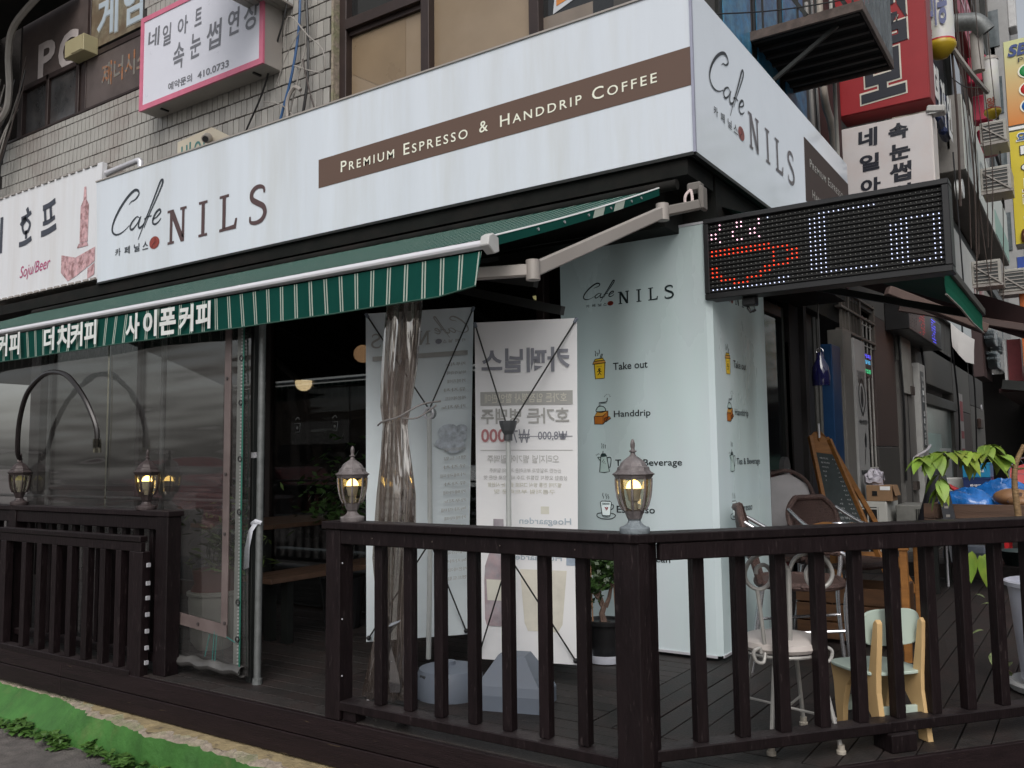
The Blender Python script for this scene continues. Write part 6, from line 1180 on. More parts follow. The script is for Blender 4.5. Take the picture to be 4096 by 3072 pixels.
# long signs on upper facades
def lsign(name, label, x, y0, y1, z0, z1, body, face, d=.35):
    t = thing(name, label, 'shop sign', (x,y0,z0)); G().box((x-d,y0,z0),(x-.01,y1,z1)).build('sign_body', body, t, bevel=.01); G().box((x-.01,y0+.02,z0+.02),(x,y1-.02,z1-.02)).build('face_panel', face, t); return t
wl_ = M('pale aged sign face', (.52,.55,.50), .45, var=.06, dirt=(.4,.4,.36), damt=.5)
s1 = lsign('faded_long_sign', 'long pale sign with faded grey lettering and a green tail along the side street', -1.55, 16.3, 25.6, 6.0, 7.35, M('grey sign edge', (.2,.19,.18), .7), wl_, .9)
g = G(); txt(g, '(지의가', (-1.54,17,6.3), YR, ZU, w=4.5, h=.7, bold=.0); g.build('lettering', M('faded grey lettering', (.3,.33,.32), .5), s1); G().box((-1.548,21.8,6.05),(-1.54,25.5,6.6)).build('green_band', M('faded green band', (.24,.4,.33), .5), s1)
s2 = lsign('high_red_sign', 'long dark red sign band with pink letters high on the side street', -1.6, 16.4, 23, 9.2, 10.3, redb, M('crimson face', (.33,.02,.05), .45), .3)
g = G(); txt(g, '노래연습', (-1.59,16.6,9.5), YR, ZU, w=4.2, h=.7, bold=.02); g.build('lettering', M('pink letter', (.6,.35,.4), .4), s2)
s4 = thing('red_channel_letter', 'red raised channel letters beyond the high red sign', 'sign letters', (-1.5,20,8)); g = G()
for y_, z_ in ((19.2,8.6),(19.8,8.0),(20.5,7.5)): G().box((-1.7,y_,z_),(-1.35,y_+.35,z_+.55)).build('letter', M('crimson letter', (.36,.015,.05), .4), s4, bevel=.03)
s3 = thing('navy_channel_letters', 'raised white channel letters with dark blue sides beyond the tube sign', 'sign letters', (-1.7,15,6.4))
for k, (y_, z_) in enumerate(((14.2,6.75),(14.9,6.75),(15.6,6.75),(16.3,6.65))):
    R_2, s_ = YR, '데자인방'[k]; g = G(); txt(g, s_, (-1.70,y_,z_-.3), R_2, ZU, w=.55, h=.75, bold=.05); n0 = len(g.v); 
    g2 = G(); g2.v = [(p[0]-.12,p[1],p[2]) for p in g.v]; g2.f = list(g.f)
    G().box((-1.86,y_,z_-.3),(-1.72,y_+.5,z_+.42)).build('letter_back', M('navy letter side', (.01,.02,.08), .4), s3, bevel=.05); g.build('letter_face', white_t, s3)
G().lathe((0,0,0), [(.16,0),(.16,.12)], 18); g = G().lathe((0,0,0), [(.17,0),(.17,.12)], 20); g.v = [(-1.75+z, 16.6+x, 5.75+y) for x, y, z in g.v]; g.build('round_letter', white_t, s3)
s5 = lsign('white_shopfront_sign', 'white sign board with big red numerals just beyond the diode board', -1.9, 17.0, 22.4, 4.1, 5.3, beige_m, M('off white face', (.55,.54,.50), .45, var=.05, dirt=(.42,.38,.34), damt=.4)); g = G(); txt(g, 'YON', (-1.89,20.0,4.3), YR, ZU, w=2.1, h=.6, bold=.02); g.build('lettering', M('dusty red letter', (.42,.1,.1), .4), s5)
# SBS, yellow, blue and orange vertical signs at right edge
def vsign(name, label, z0, z1, face, x0=-.86, x1=.0, y=15.8):
    t = thing(name, label, 'projecting sign', (x0,y,z0)); G().box((x0,y,z0),(x1,y+.4,z1)).build('sign_body', M('sign edge grey', (.35,.35,.33), .5), t, bevel=.008); G().box((x0+.01,y-.012,z0+.01),(x1,y,z1-.01)).build('face_panel', face, t); return t
def grad(name, c0, c1, z0, z1):
    m = M(name, c0, .4, var=.03); n = m.node_tree; L = n.links; b = n.nodes['Principled BSDF']; tc = n.nodes.new('ShaderNodeTexCoord'); sp = n.nodes.new('ShaderNodeSeparateXYZ'); L.new(tc.outputs['Object'], sp.inputs[0]); mr = n.nodes.new('ShaderNodeMapRange'); mr.inputs[1].default_value = z0; mr.inputs[2].default_value = z1; L.new(sp.outputs[2], mr.inputs[0]); mx = n.nodes.new('ShaderNodeMix'); mx.data_type = 'RGBA'; mx.inputs[6].default_value = (*c0,1); mx.inputs[7].default_value = (*c1,1); L.new(mr.outputs[0], mx.inputs[0]); L.new(mx.outputs[2], b.inputs['Base Color']); return m
v1 = vsign('golf_academy_sign', 'yellow and orange projecting sign with green, red and blue balls at the right edge', 6.42, 7.85, grad('orange to cream print', (.62,.2,.03), (.58,.6,.3), 0, 1.3))
g = G(); txt(g, 'SBS', (-.80,15.77,7.56), XR, ZU, w=.42, h=.2, bold=.04, shear=.2); g.build('lettering', M('navy print', (.03,.06,.22), .4), v1); g = G(); txt(g, 'PRO', (-.66,15.77,7.44), XR, ZU, w=.3, h=.08); txt(g, '4F', (-.58,15.77,6.46), XR, ZU, w=.2, h=.15, bold=.03); g.build('lettering', blkl, v1)
for z_, c in ((7.28,(.02,.25,.07)),(6.98,(.5,.03,.03)),(6.70,(.02,.12,.4))):
    g = G(); disc(g, (0,0), .135, .12, (-.54,15.776,z_), XR, ZU, 24); g.build('ball_outline', cream_m, v1); g = G(); g.sphere((-.54,15.775,z_), .112, 20, 10, -1, 1, (1,.12,.9)); g.build('ball_print', M('glossy ball %d' % int(z_*10), c, .25), v1, smooth=True)
v2 = vsign('yellow_korean_sign', 'yellow projecting sign with outlined white and red letters below the ball sign', 4.47, 6.33, M('yellow sign face', (.62,.5,.03), .4, var=.03))
for s_, z_, m_, w_ in (('요',6.14,M('blue print', (.02,.1,.3), .4),.13),('미',5.86,white_t,.26),('인',5.56,white_t,.26),('보',5.3,redb,.24),('리',5.06,redb,.24),('고',4.86,redb,.22)): outlined(v2, s_, -.76 if w_ < .2 else -.72, 15.78, z_, w_, .2 if w_ > .2 else .12, .06, .03, m_, blkl if m_ is white_t else cream_m)
G().lathe((-.70,15.77,4.5), [(.06,0),(.075,.06),(.07,.14),(.05,.2),(.01,.22)], 12).build('portrait_hair', M('brown hair print', (.12,.04,.02), .4), v2); G().sphere((-.70,15.72,4.6), .045, 12, 8).build('portrait_face', M('skin print', (.5,.3,.2), .5), v2)
v3 = vsign('blue_lower_sign', 'blue projecting sign with small white letters at the right edge', 3.73, 4.28, M('royal blue face', (.02,.06,.3), .4)); g = G(); txt(g, '당구장', (-.80,15.78,3.95), XR, ZU, w=.4, h=.15); g.build('lettering', white_t, v3)
v4 = vsign('orange_lower_sign', 'orange sign below the blue one at the right edge', 2.5, 3.68, M('orange face', (.55,.13,.02), .4))
v5 = vsign('grey_upper_panel', 'pale blank board between the ball sign and yellow sign', 6.34, 6.41, white_t)
# air conditioners on the wall
def acu(loc, label, s=1.0):
    t = thing('air_conditioner', label, 'air conditioner', loc, 0, 'air conditioner units bracketed on the street wall'); x, y, z = loc
    G().box((x-.5*s,y,z),(x,y+.7,z+.45*s)).build('casing', M('old ac casing', (.36,.35,.32), .5, var=.15), t, bevel=.01); G().box((x-.45*s,y-.01,z+.04),(x-.05*s,y,z+.40*s)).build('grille', M('dark grille', (.05,.055,.055), .5), t)
    for k in range(5): G().box((x-.45*s,y-.02,z+.06+k*.07*s),(x-.05*s,y-.012,z+.075+k*.07*s)).build('slat', greyc, t)
    G().bar((x-.5*s,y,z-.03),(x+.02,y,z-.03), .03, .04).bar((x-.45*s,y-.02,z+.35*s),(x,y-.02,z-.02), .02, .02).build('bracket', greyc, t); return t
acu((-.82,14.6,5.85), 'upper rusty air conditioner on brackets left of the ball sign', .7); acu((-.80,14.6,5.1), 'lower air conditioner with dark front left of the yellow sign', .8)
for k, (x_, y_, z_) in enumerate(((-1.02,14.9,3.75),(-.72,15.6,3.7))): acu((x_,y_,z_), ['white air conditioner with oval holes above the brown awning, left one','white air conditioner above the brown awning, right one'][k], .8)
dk = thing('vent_duct', 'shiny bent metal vent duct near the top of the side street', 'duct', (-1.1,14.3,7.5)); G().tube(smooth_path([(-1.5,14.3,7.72),(-1.2,14.3,7.66),(-1.08,14.3,7.60),(-.98,14.35,7.45)], 4), .13, 16, False).build('duct', steel_m, dk, smooth=True); G().tube([(-1.12,14.4,7.5),(-1.12,14.4,6.9)], .09, 12).build('duct_leg', greyc, dk, smooth=True)
random.seed(77); ps = []
for i in range(9): x_ = random.uniform(-1.35,-.98); y_ = random.uniform(13.5,15.2); ps.append([(x_,y_,9.6),(x_+random.uniform(-.05,.05),y_,7.5),(x_+random.uniform(-.1,.1),y_,5.4),(x_+random.uniform(-.05,.05),y_,random.uniform(3.2,4.4))])
cable('mass of vertical wires hanging on the far wall left of the ball sign', ps, .007, brc, 'hanging_wires')
cable('wires and a bent pale pipe crossing right of the tube sign', [[(-1.15,11,7.2),(-1.12,11,6.0),(-1.10,11,5.0),(-1.12,11,4.0)],[(-1.12,10.9,5.9),(-.95,11.2,5.62),(-.82,11.6,5.5)],[(-1.12,10.9,5.5),(-1.0,11,5.4),(-.85,11.4,5.5)],[(-1.08,10.2,4.4),(-1.06,10.2,3.4),(-1.05,10.2,2.8)]], [.015,.03,.006,.008], [brc,greyc,blk_m,blk_m], 'street_wires')
fb = thing('far_building', 'pale grey building at the end of the side street against the white sky', 'building', (-2,33.5,0)); G().box((-8,33.4,0),(-1.62,40,30)).build('wall', M('pale grey render', (.33,.33,.33), .8, var=.08), fb); G().box((-1.62,33.5,15.8),(-1.38,34.2,30)).build('corner_tank', M('pale box', (.5,.5,.5), .6), fb, bevel=.03)
for k in range(6): G().box((-2.6,33.35,8+k*2.4),(-1.9,33.42,9.3+k*2.4)).build('window', glassf, fb)
# ================================================================= NEIGHBOUR AWNING, TOWEL, STALL
na = thing('brown_awning', 'dark brown neighbour awning with pinkish brown beam beyond the green one', 'awning', (-.6,9,2.3))
G().bar((-1.32,7.44,2.485),(-.68,7.95,2.17), .08, .075).build('beam', M('pinkish brown beam', (.10,.065,.055), .6, var=.2), na, bevel=.006)
G().grid([[(-1.9,8.6,2.9),(-1.2,8.8,2.72),(-.77,9.0,2.62),(-.46,9.2,2.50),(.2,9.4,2.3)],[(-1.9,9.2,2.88),(-1.2,9.3,2.55),(-.79,9.3,2.36),(-.48,9.35,2.22),(.2,9.5,2.0)]]).build('canopy_fabric', M('dark maroon canvas', (.035,.016,.016), .8, var=.2), na, smooth=True)
G().bar((-1.5,9.0,2.58),(-.1,9.35,2.22), .05, .07).build('beam', M('dark brown beam', (.06,.035,.03), .6), na, bevel=.006)
tw = thing('white_towel', 'white cloth draped over the beam beneath the brown awning', 'cloth', (-1.05,10,2.3))
G().grid([[(-1.17,9.97,2.52),(-1.10,10.0,2.44),(-1.03,10.05,2.38),(-.97,10.1,2.34)],[(-1.17,9.97,2.36),(-1.11,9.96,2.32),(-1.04,9.99,2.24),(-.98,10.08,2.22)],[(-1.165,9.97,2.27),(-1.11,9.95,2.18),(-1.05,9.98,2.10),(-.985,10.07,2.08)]]).build('cloth', M('white towel cloth', (.5,.49,.48), .8, var=.05), tw, smooth=True)
g = G()
bl_l = thing('bubble_letter_sign', 'cluster of round edged pale blue grey letters on a red and white board', 'sign letters', (-1.2,15.9,2.7))
random.seed(3)
for k, (s_, y_, z_) in enumerate((('홍',15.3,2.86),('콩',16.1,2.80),('집',15.5,2.52))):
    g = G(); g0 = G(); txt(g0, s_, (-1.2,y_,z_), YR, ZU, w=.75, h=.27, bold=.06)
    for q in range(7): g.add([(p[0]-.022*q, p[1], p[2]) for p in g0.v], g0.f)
    g.build('letter', M('pale bubble letter', (.36,.42,.45), .5), bl_l)
G().box((-1.5,15.2,2.35),(-1.36,16.55,3.2)).build('backing_board', M('dark backing', (.05,.03,.03), .7), bl_l)
G().box((-1.12,16.6,2.35),(-.92,18.5,3.05)).build('red_board', M('faded red board', (.32,.06,.07), .5, var=.2), bl_l); G().box((-1.16,16.4,2.35),(-1.12,16.6,3.05)).build('white_board', white_t, bl_l)
# restaurant at far right under maroon eaves
rf = thing('dark_restaurant', 'dark open restaurant front under low maroon eaves at the far right', 'shopfront', (-.8,17,0))
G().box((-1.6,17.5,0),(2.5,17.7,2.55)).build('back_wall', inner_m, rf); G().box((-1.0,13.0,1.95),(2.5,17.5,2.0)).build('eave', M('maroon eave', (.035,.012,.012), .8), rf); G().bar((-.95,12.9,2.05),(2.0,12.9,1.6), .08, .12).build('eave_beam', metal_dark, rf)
G().box((-.62,15.2,.7),(1.0,15.3,1.15)).build('counter_glass', M('lit green counter glass', (.2,.4,.34), .2), rf, bevel=.01); G().box((-.66,15.15,.0),(1.0,15.35,.7)).build('counter', M('grey stone counter', (.14,.13,.12), .6), rf)
# condensers on the deck
ac1 = thing('outdoor_ac_unit', 'white air conditioner condenser with barred grille standing on the deck', 'air conditioner', (-2.05,9.9,0))
wcm = M('white ac casing', (.45,.45,.42), .5, var=.06)
G().box((-2.19,9.86,0),(-1.86,10.5,.66)).build('casing', wcm, ac1, bevel=.01); G().box((-2.155,9.852,.08),(-1.945,9.86,.60)).build('grille', blk_m, ac1)
for k in range(4): G().box((-2.155,9.842,.08+k*.165),(-1.945,9.85,.095+k*.165)).build('grille_bar', wcm, ac1)
for x_ in (-2.15,-2.055,-1.957): G().box((x_,9.838,.08),(x_+.012,9.848,.60)).build('grille_bar', wcm, ac1)
ac2 = thing('old_ac_unit', 'older dull metal condenser with side louvres right of the white unit', 'air conditioner', (-1.65,10.2,0)); G().box((-1.80,10.0,0),(-1.45,10.6,.62)).build('casing', M('dull grey casing', (.2,.2,.185), .5, .2, var=.3), ac2, bevel=.01)
for k in range(9): G().box((-1.448,10.05,.1+k*.055),(-1.44,10.55,.13+k*.055)).build('slat', metal_dark, ac2); 
for k in range(8): G().box((-1.60+k*.018,9.99,.42),(-1.592+k*.018,10.0,.58)).build('slat', metal_dark, ac2)
cbx = thing('cardboard_box', 'open brown cardboard box on top of the white condenser', 'box', (-1.9,9.9,.66)); card = M('brown cardboard', (.25,.15,.08), .8, var=.1)
G().box((-2.06,9.86,.662),(-1.80,10.15,.83)).build('box_body', card, cbx, bevel=.004); G().prism([(-1.80,9.86,.83),(-1.80,10.15,.83),(-1.77,10.15,.72),(-1.77,9.86,.72)], (.003,0,0)).build('flap', card, cbx); G().box((-1.92,9.855,.78),(-1.82,9.86,.82)).build('sticker', white_t, cbx); G().box((-2.0,9.854,.72),(-1.95,9.859,.77)).build('handle_hole', blk_m, cbx)
pbg = thing('clear_plastic_bag', 'crumpled white plastic bag sitting in the cardboard box', 'plastic bag', (-1.98,9.95,.83)); random.seed(6); g = G(); g.sphere((-1.99,9.98,.89), .095, 14, 10); g.v = [(x+random.uniform(-.02,.02), y+random.uniform(-.02,.02), z+random.uniform(-.02,.03)) for x, y, z in g.v]; g.build('bag', M('crumpled white plastic', (.45,.43,.48), .35, var=.3, scale=20), pbg)
# greengrocer stall
stl = thing('wooden_stall_table', 'low dark brown wooden stall table at the right with blue bags on it', 'table', (-.85,8.3,0))
for k in range(2): G().box((-1.22,7.98,.50+k*.125),(.4,8.0,.62+k*.125)).build('side_plank', M('dark stall wood', (.10,.055,.035), .6, var=.3, scale=4, stretch=(.5,1,5), bump=.3), stl, bevel=.004)
for k in range(4): G().box((-1.22,8.0+k*.2,.70),(.4,8.195+k*.2,.725)).build('top_plank', wood_t, stl, bevel=.003)
for x_ in (-1.18,-.4,.3):
    for y_ in (8.0,8.7): G().box((x_,y_,0),(x_+.05,y_+.05,.5)).build('leg', metal_dark, stl)
bb = M('shiny blue plastic bag', (.015,.13,.42), .2, var=.35, scale=8, bump=1, bscale=18, coat=.5)
def bag(loc, sc, label, seed, m_=bb):
    t = thing('blue_plastic_bag', label, 'plastic bag', loc); random.seed(seed); g = G(); g.sphere((0,0,0), 1, 28, 12, 0, 1); f = [random.uniform(.8,6) for _ in range(6)]
    g.v = [(loc[0]+x*sc[0]*(1+.07*math.sin(f[0]*2*y+f[1])), loc[1]+y*sc[1]*(1+.07*math.sin(f[2]*2*x)), loc[2]+max(0, z)*sc[2]*(1+.16*math.sin(f[3]*2*x+f[4]*1.5*y))+(.005*math.sin(31*x+17*y)+.004*math.sin(53*y-19*x) if z > .05 else 0)) for x, y, z in g.v]; g.build('bag', m_, t, smooth=True); return t
bag((-.93,8.3,.725), (.24,.16,.13), 'crumpled bright blue bag on the stall table, front left one', 1); bag((-.68,8.55,.725), (.26,.14,.19), 'puffed bright blue bag on the stall table, rear one under the crates', 2); bag((-.1,8.6,.725), (.3,.15,.18), 'bright blue bag at the right end of the stall table', 5)
def pumpkin(loc, s, label):
    t = thing('pumpkin', label, 'pumpkin', loc, 0, 'pumpkins on the stall table'); g = G(); n = 32; m = 10
    for i in range(m+1):
        a = -math.pi/2+math.pi*i/m; g.v += [(loc[0]+s*math.cos(a)*(1+.06*abs(math.sin(4*b)))*math.cos(b)*1.25, loc[1]+s*math.cos(a)*(1+.06*abs(math.sin(4*b)))*math.sin(b), loc[2]+s*.62+s*.62*math.sin(a)) for b in [2*math.pi*j/n for j in range(n)]]
    for i in range(m):
        for j in range(n): a = i*n+j; b = i*n+(j+1) % n; g.f.append((a,b,b+n,a+n))
    g.build('fruit', M('tan pumpkin skin', (.28,.15,.075), .45, var=.2, scale=5), t, smooth=True); G().tube([(loc[0],loc[1],loc[2]+s*1.2),(loc[0]+.01,loc[1],loc[2]+s*1.2+.03)], .012, 6).build('stem', bark_m, t)
pumpkin((-.58,8.25,.725), .115, 'larger tan pumpkin on the stall table behind the tree trunk'); pumpkin((-.52,8.08,.725), .07, 'smaller flat tan pumpkin at the stall edge')
for k, (z_, c, l_, lab) in enumerate(((.725,(.01,.17,.33),'', 'light blue crate at the bottom of the stack, mostly hidden by bags'),(.81,(.008,.025,.10),'한국맥주','dark navy bottle crate in the middle of the stack'),(.942,(.01,.19,.36),'하이트진로','light blue bottle crate on top of the stack with white lettering'))):
    t = thing('bottle_crate', lab, 'crate', (-.90,9.0,z_), 0, 'stacked bottle crates on the stall'); m_ = M('crate plastic %d' % k, c, .4); h_ = .083 if k == 0 else .13
    for a, b in (((-1.01,8.85,z_),(-.79,8.87,z_+h_)),((-1.01,9.15,z_),(-.79,9.17,z_+h_)),((-1.01,8.87,z_),(-.99,9.15,z_+h_)),((-.81,8.87,z_),(-.79,9.15,z_+h_))): G().box(a, b).build('side_wall', m_, t, bevel=.003)
    G().box((-1.015,8.845,z_+h_-.015),(-.785,8.86,z_+h_)).build('rim', m_, t); G().box((-.99,8.87,z_+.005),(-.81,9.15,z_+.015)).build('bottom', m_, t)
    if l_: g = G(); txt(g, l_, (-.955,8.843,z_+.045), XR, ZU, w=.12, h=.025, bold=.02); g.build('lettering', white_t, t)
rc = thing('red_plastic_chair', 'red plastic chair behind the blue bags at the right', 'chair', (-.5,10.2,.13)); rp = M('red plastic', (.45,.02,.025), .35)
G().grid([[(-.78,10.35,.55),(-.5,10.42,.56),(-.2,10.35,.55)],[(-.80,10.45,.80),(-.5,10.52,.82),(-.2,10.45,.80)],[(-.74,10.5,1.0),(-.5,10.56,1.08),(-.26,10.5,1.0)]]).build('backrest', rp, rc, smooth=True); G().box((-.8,9.95,.5),(-.2,10.4,.54)).build('seat', rp, rc, bevel=.02)
for x_, y_ in ((-.78,9.97),(-.24,9.97),(-.78,10.36),(-.24,10.36)): G().bar((x_,y_,.13),(x_,y_,.5), .04, .04).build('leg', rp, rc)
rs_ = thing('red_stool', 'red plastic stool seat leaning among the blue bags', 'stool', (-.95,8.9,.75)); G().ob((-1.02,8.7,.82), (.26,.16,.025), Matrix.Rotation(.5,3,'Y')).build('seat', rp, rs_, bevel=.008)
fc_ = thing('wire_fan_guard', 'round wire guard of a fan in front of the red chair', 'fan', (-.5,9.9,.9)); G().tube([(-.52+.2*math.cos(a*.2618),9.9,.95+.17*math.sin(a*.2618)) for a in range(25)], .008, 6).build('guard_ring', chrome_m, fc_)
for k in range(6): G().tube([(-.52,9.9,.95),(-.52+.2*math.cos(k*1.047),9.9,.95+.17*math.sin(k*1.047))], .003, 4).build('guard_wire', chrome_m, fc_)
bbk = thing('dark_folded_parasol', 'folded black parasol leaning by the grey metal door', 'parasol', (-1.3,8.6,0)); G().tube([(-1.42,8.9,.28),(-1.36,8.88,.45),(-1.26,8.86,.75),(-1.24,8.85,1.0),(-1.22,8.85,1.1)], [.08,.075,.085,.05,.02], 12).build('canopy', M('black canvas', (.012,.012,.018), .8, var=.2), bbk, smooth=True)
G().tube([(-1.13,8.5,0),(-1.13,8.5,.9)], .01, 8).build('pole', alu_m, bbk)
eb = thing('leaning_price_board', 'narrow black board with scribbled writing leaning on the stall', 'board', (-1.05,8.3,0)); G().prism([(-1.12,8.0,.99),(-1.04,8.0,.98),(-.90,7.75,.30),(-1.0,7.75,.30)], (0,.02,0)).build('board', M('black board', (.012,.014,.02), .5), eb)
g = G(); random.seed(2)
for k in range(9): t_ = k/9; g.ob((-1.075+.12*t_,7.985-.25*t_,.93-.62*t_), (.03,.003,.02))
g.build('scribble', greyc, eb)
bbs = thing('grey_plastic_base', 'grey rounded plastic water base on the platform', 'umbrella base', (-1.1,9.2,.13)); G().box((-1.25,9.1,.13),(-.85,9.4,.29)).build('tank', base_m, bbs, bevel=.05)
bbs2 = thing('black_plastic_tub', 'low dark tub on the platform right of the grey base', 'tub', (-.6,9.2,.13)); G().lathe((-.60,9.3,.13), [(.15,0),(.2,.12),(.21,.13),(.19,.12),(.14,.02)], 18).build('tub', M('dark teal plastic', (.02,.035,.035), .5), bbs2, smooth=True)
ws_ = thing('white_foam_box', 'white foam box standing behind the blue bags', 'box', (-1.1,9.1,.7)); G().box((-1.22,9.1,.72),(-1.02,9.3,.93)).build('foam_body', M('white foam', (.5,.5,.48), .7), ws_, bevel=.01)

# ================================================================= ACROSS THE STREET (seen mirrored in the vinyl and glass)
ob = thing('opposite_buildings', 'plain brown and grey blocks across the street, mirrored in the vinyl', 'building', (-6,-16,-.4))
for k, (x0, x1, h_, c) in enumerate(((-44,-24,5,(.16,.12,.09)),(-23,-8,3.6,(.17,.17,.17)),(-7,6,5.5,(.15,.09,.07)),(7,22,4.5,(.17,.16,.14)))):
    G().box((x0,-38,-.4),(x1,-28,h_)).build('block', M('opposite wall %d' % k, c, .8, var=.15), ob)
    g = G()
    for i in range(int((x1-x0)/2)):
        for j in range(1, int(h_/3)+1): g.box((x0+.5+i*2,-28,j*2.2-1.2),(x0+1.6+i*2,-27.95,j*2.2))
    g.build('windows', dglass_m, ob, kind='stuff')
for k, (x0, x1, z0, z1, c) in enumerate(((-42,-37,2.2,3.6,(.6,.55,.5)),(-34,-29,1.8,3.0,(.5,.22,.05)),(-27,-25,.2,3.2,(.6,.6,.6)),(-22,-17,1.4,2.6,(.7,.7,.68)),(-15,-11,1.2,2.2,(.45,.04,.04)),(-10,-8.5,.5,3.3,(.65,.6,.3)),(-6,-1,2.4,3.6,(.65,.67,.7)),(8,13,1.8,3.1,(.1,.2,.5)))): G().box((x0,-27.9,z0),(x1,-27.7,z1)).build('sign_board', M('opposite sign %d' % k, c, .5), ob)
def car(loc, rz, label, c):
    t = thing('parked_car', label, 'car', loc, rz, 'cars parked across the street'); m = MW[t]
    P_ = [(-2.1,.35),(-2.1,.75),(-1.9,.88),(-1.2,.95),(-.6,1.4),(.9,1.42),(1.5,.98),(2.1,.85),(2.15,.35)]
    G().prism([m @ V((x,-.85,z)) for x, z in P_], m.to_3x3() @ V((0,1.7,0))).build('body', M('car paint '+label[:5], c, .25, .2), t, bevel=.06)
    for s in (-1,1):
        G().prism([m @ V((x,s*.86,z)) for x, z in [(-1.1,.97),(-.58,1.33),(.82,1.35),(1.35,.99)]], m.to_3x3() @ V((0,.01*s,0))).build('side_window', dglass_m, t)
        for x_ in (-1.35,1.35): q = m @ V((x_,s*.8,.32)); G().tube([q, m @ V((x_,s*.9,.32))], .32, 18).build('wheel', blk_m, t)
    return t
car((-12.5,-5.5,-.4), .05, 'white car parked across the street, mirrored in the vinyl wall', (.75,.75,.75)); car((-7.0,-6.2,-.4), 0, 'silver car parked across the street, mirrored in the vinyl wall', (.4,.42,.45)); car((-17.5,-5.3,-.4), 0, 'dark red car parked across the street, mirrored in the vinyl wall', (.10,.008,.01))

# trees along the other side of the side street, mirrored in the dark glass beside the column
def street_tree(x, y, h, label, seed):
    t = thing('street_tree', label, 'tree', (x,y,-.4), 0, 'trees across the side street'); random.seed(seed); g = G().tube([(x,y,-.4),(x+.1,y,h*.45),(x,y+.1,h*.8)], [.16,.12,.05], 8)
    for i in range(6): a = i*1.05; g.tube([(x,y,h*(.35+.06*i)),(x+1.3*math.cos(a),y+1.3*math.sin(a),h*(.6+.05*i))], [.06,.02], 6)
    g.build('trunk', bark_m, t); g = G()
    for i in range(1500):
        d = V((random.gauss(0,1),random.gauss(0,1),random.gauss(0,1))).normalized()*random.uniform(.4,1)**.5; p = V((x+d.x*2.6,y+d.y*2.6,h*.62+d.z*h*.38)); q = V((random.uniform(-1,1),random.uniform(-1,1),random.uniform(-1,1))).normalized()*random.uniform(.2,.4); s_ = q.orthogonal().normalized()*.11; g.add([p, p+q*.5+s_, p+q, p+q*.5-s_], [(0,1,2,3)])
    g.build('crown', M('street tree leaf', (.07,.12,.02), .5, var=.4), t)
for k, (x_, y_) in enumerate(((3.6,16.5),(5.2,22.5),(6.8,30.0))): street_tree(x_, y_, 8.5, ['nearest leafy street tree mirrored in the dark door glass','middle leafy street tree on the far side of the side street','farthest leafy street tree on the far side of the side street'][k], 50+k)
eb2 = thing('side_street_block', 'plain grey block across the side street, mirrored in the shop glass', 'building', (14,10,-.4)); G().box((12,-4,-.4),(20,40,7)).build('wall', M('block wall', (.2,.19,.18), .8), eb2); G().box((11.95,0,1),(12,36,2.5)).build('window_band', dglass_m, eb2)

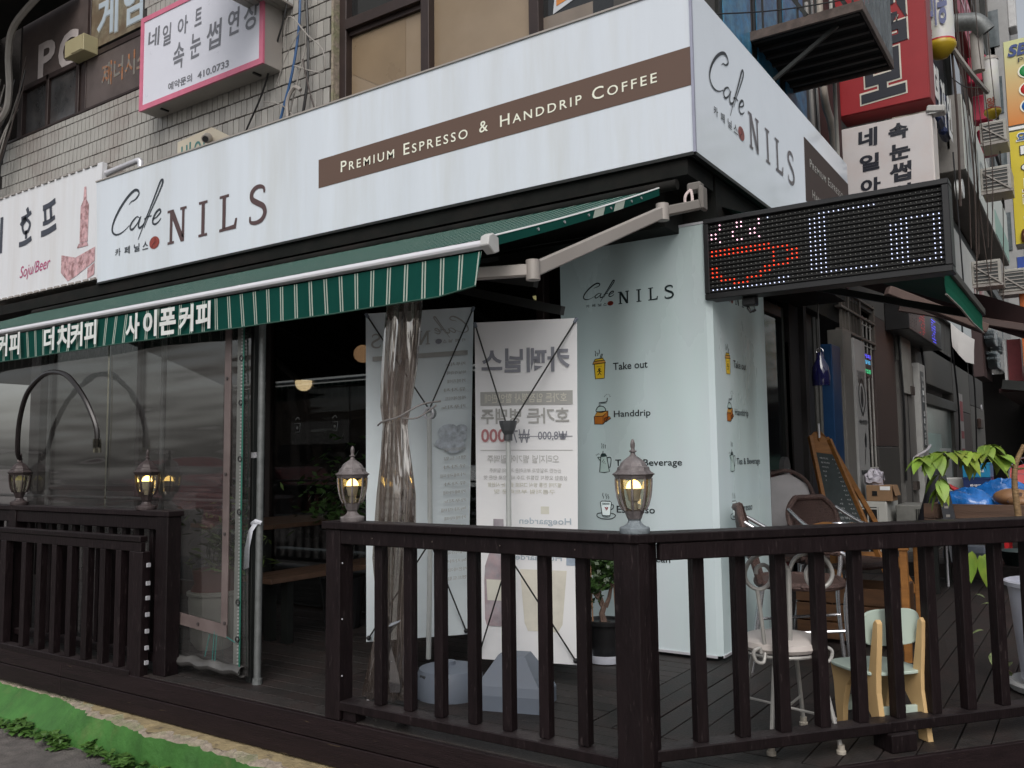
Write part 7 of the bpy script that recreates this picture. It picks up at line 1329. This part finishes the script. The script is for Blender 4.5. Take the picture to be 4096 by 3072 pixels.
# small things along the ground floor of the side street
np_ = thing('narrow_poster', 'narrow white poster with faded red print on the brown granite slab', 'poster', (-2.19,19.4,1.4)); G().box((-2.2,19.2,.9),(-2.18,19.75,2.35)).build('paper', M('aged white paper', (.42,.40,.39), .6), np_)
for k, (z0, z1) in enumerate(((1.0,1.25),(1.45,1.6),(1.8,2.2))): G().box((-2.178,19.28,z0),(-2.174,19.68,z1)).build('red_print', M('faded red poster print', (.35,.07,.08), .6), np_)
db = thing('door_bell', 'small brown door bell on the light granite slab', 'door bell', (-2.18,22.6,1.9)); G().box((-2.2,22.4,1.72),(-2.12,23.0,1.95)).build('bell_box', M('brown bell plastic', (.05,.03,.025), .5), db, bevel=.02); G().tube([(-2.12,22.6,2.2),(-2.1,22.6,2.2)], .07, 12).build('button', alu_m, db)
g = G()
for k in range(8): txt(g, '생고기전문삼겹살'[k], (-1.99,26.6,2.75-.26*k), YR, ZU, w=.5, h=.18, bold=.02)
g.build('lettering', M('pale lettering', (.5,.48,.46), .5), wc_)
hb = thing('hanging_glass_lamp', 'small dark blue glass bottle lamp hanging in the dark doorway beside the column', 'lamp', (-2.0,7.6,1.9)); G().lathe((-2.0,7.95,1.78), [(.075,0),(.08,.08),(.07,.17),(.035,.24),(.03,.30)], 16).build('bottle', M('dark blue glass', (.01,.01,.05), .08, spec=.8), hb, smooth=True); G().tube([(-2.0,7.95,2.06),(-2.0,7.95,2.6)], .006, 5).build('cord', blk_m, hb); G().tube([(-2.0+.03*math.cos(a*.63),7.95,2.09+.03*math.sin(a*.63)) for a in range(11)], .004, 5).build('ring', chrome_m, hb)
wf_ = thing('window_frames', 'dull metal window frames and rails over the barred window', 'window frame', (-2.2,10.5,2.5))
for y_ in (9.96,10.55,11.32): G().box((-2.24,y_,2.45),(-2.18,y_+.05,3.0)).build('frame_bar', M('dull frame', (.10,.09,.08), .5), wf_)
for z_ in (2.5,2.75,2.95): G().box((-2.24,9.6,z_),(-2.17,11.35,z_+.025)).build('frame_bar', M('dull frame', ()), wf_)
for y_ in (9.7,9.85,10.1,10.25,10.4): G().box((-2.22,y_,2.5),(-2.19,y_+.015,2.95)).build('grille_bar', M('dull frame', ()), wf_)
ps = [[(-2.15,12.72,2.9),(-2.12,12.72,1.8),(-2.14,12.72,.8)],[(-2.15,14.5,3.0),(-2.1,14.52,2.4),(-2.12,14.5,1.9)],[(-2.17,18.52,3.2),(-2.12,18.55,2.0),(-2.15,18.5,.9)],[(-2.15,21.2,3.4),(-2.1,21.3,2.6),(-2.12,21.2,1.2)]]
cable('thin cables running down between the side street shop doors', ps, .018, blk_m, 'door_cables')
eb3 = thing('eaves_strip', 'pale grimy strip of old signboard under the eaves beside the dim LED board', 'signboard', (-2.0,13.4,2.7)); G().box((-2.2,12.78,2.0),(-2.12,13.5,2.92)).build('board', M('grimy pale board', (.27,.27,.25), .6, var=.2, dirt=(.1,.09,.08), damt=.7), eb3)
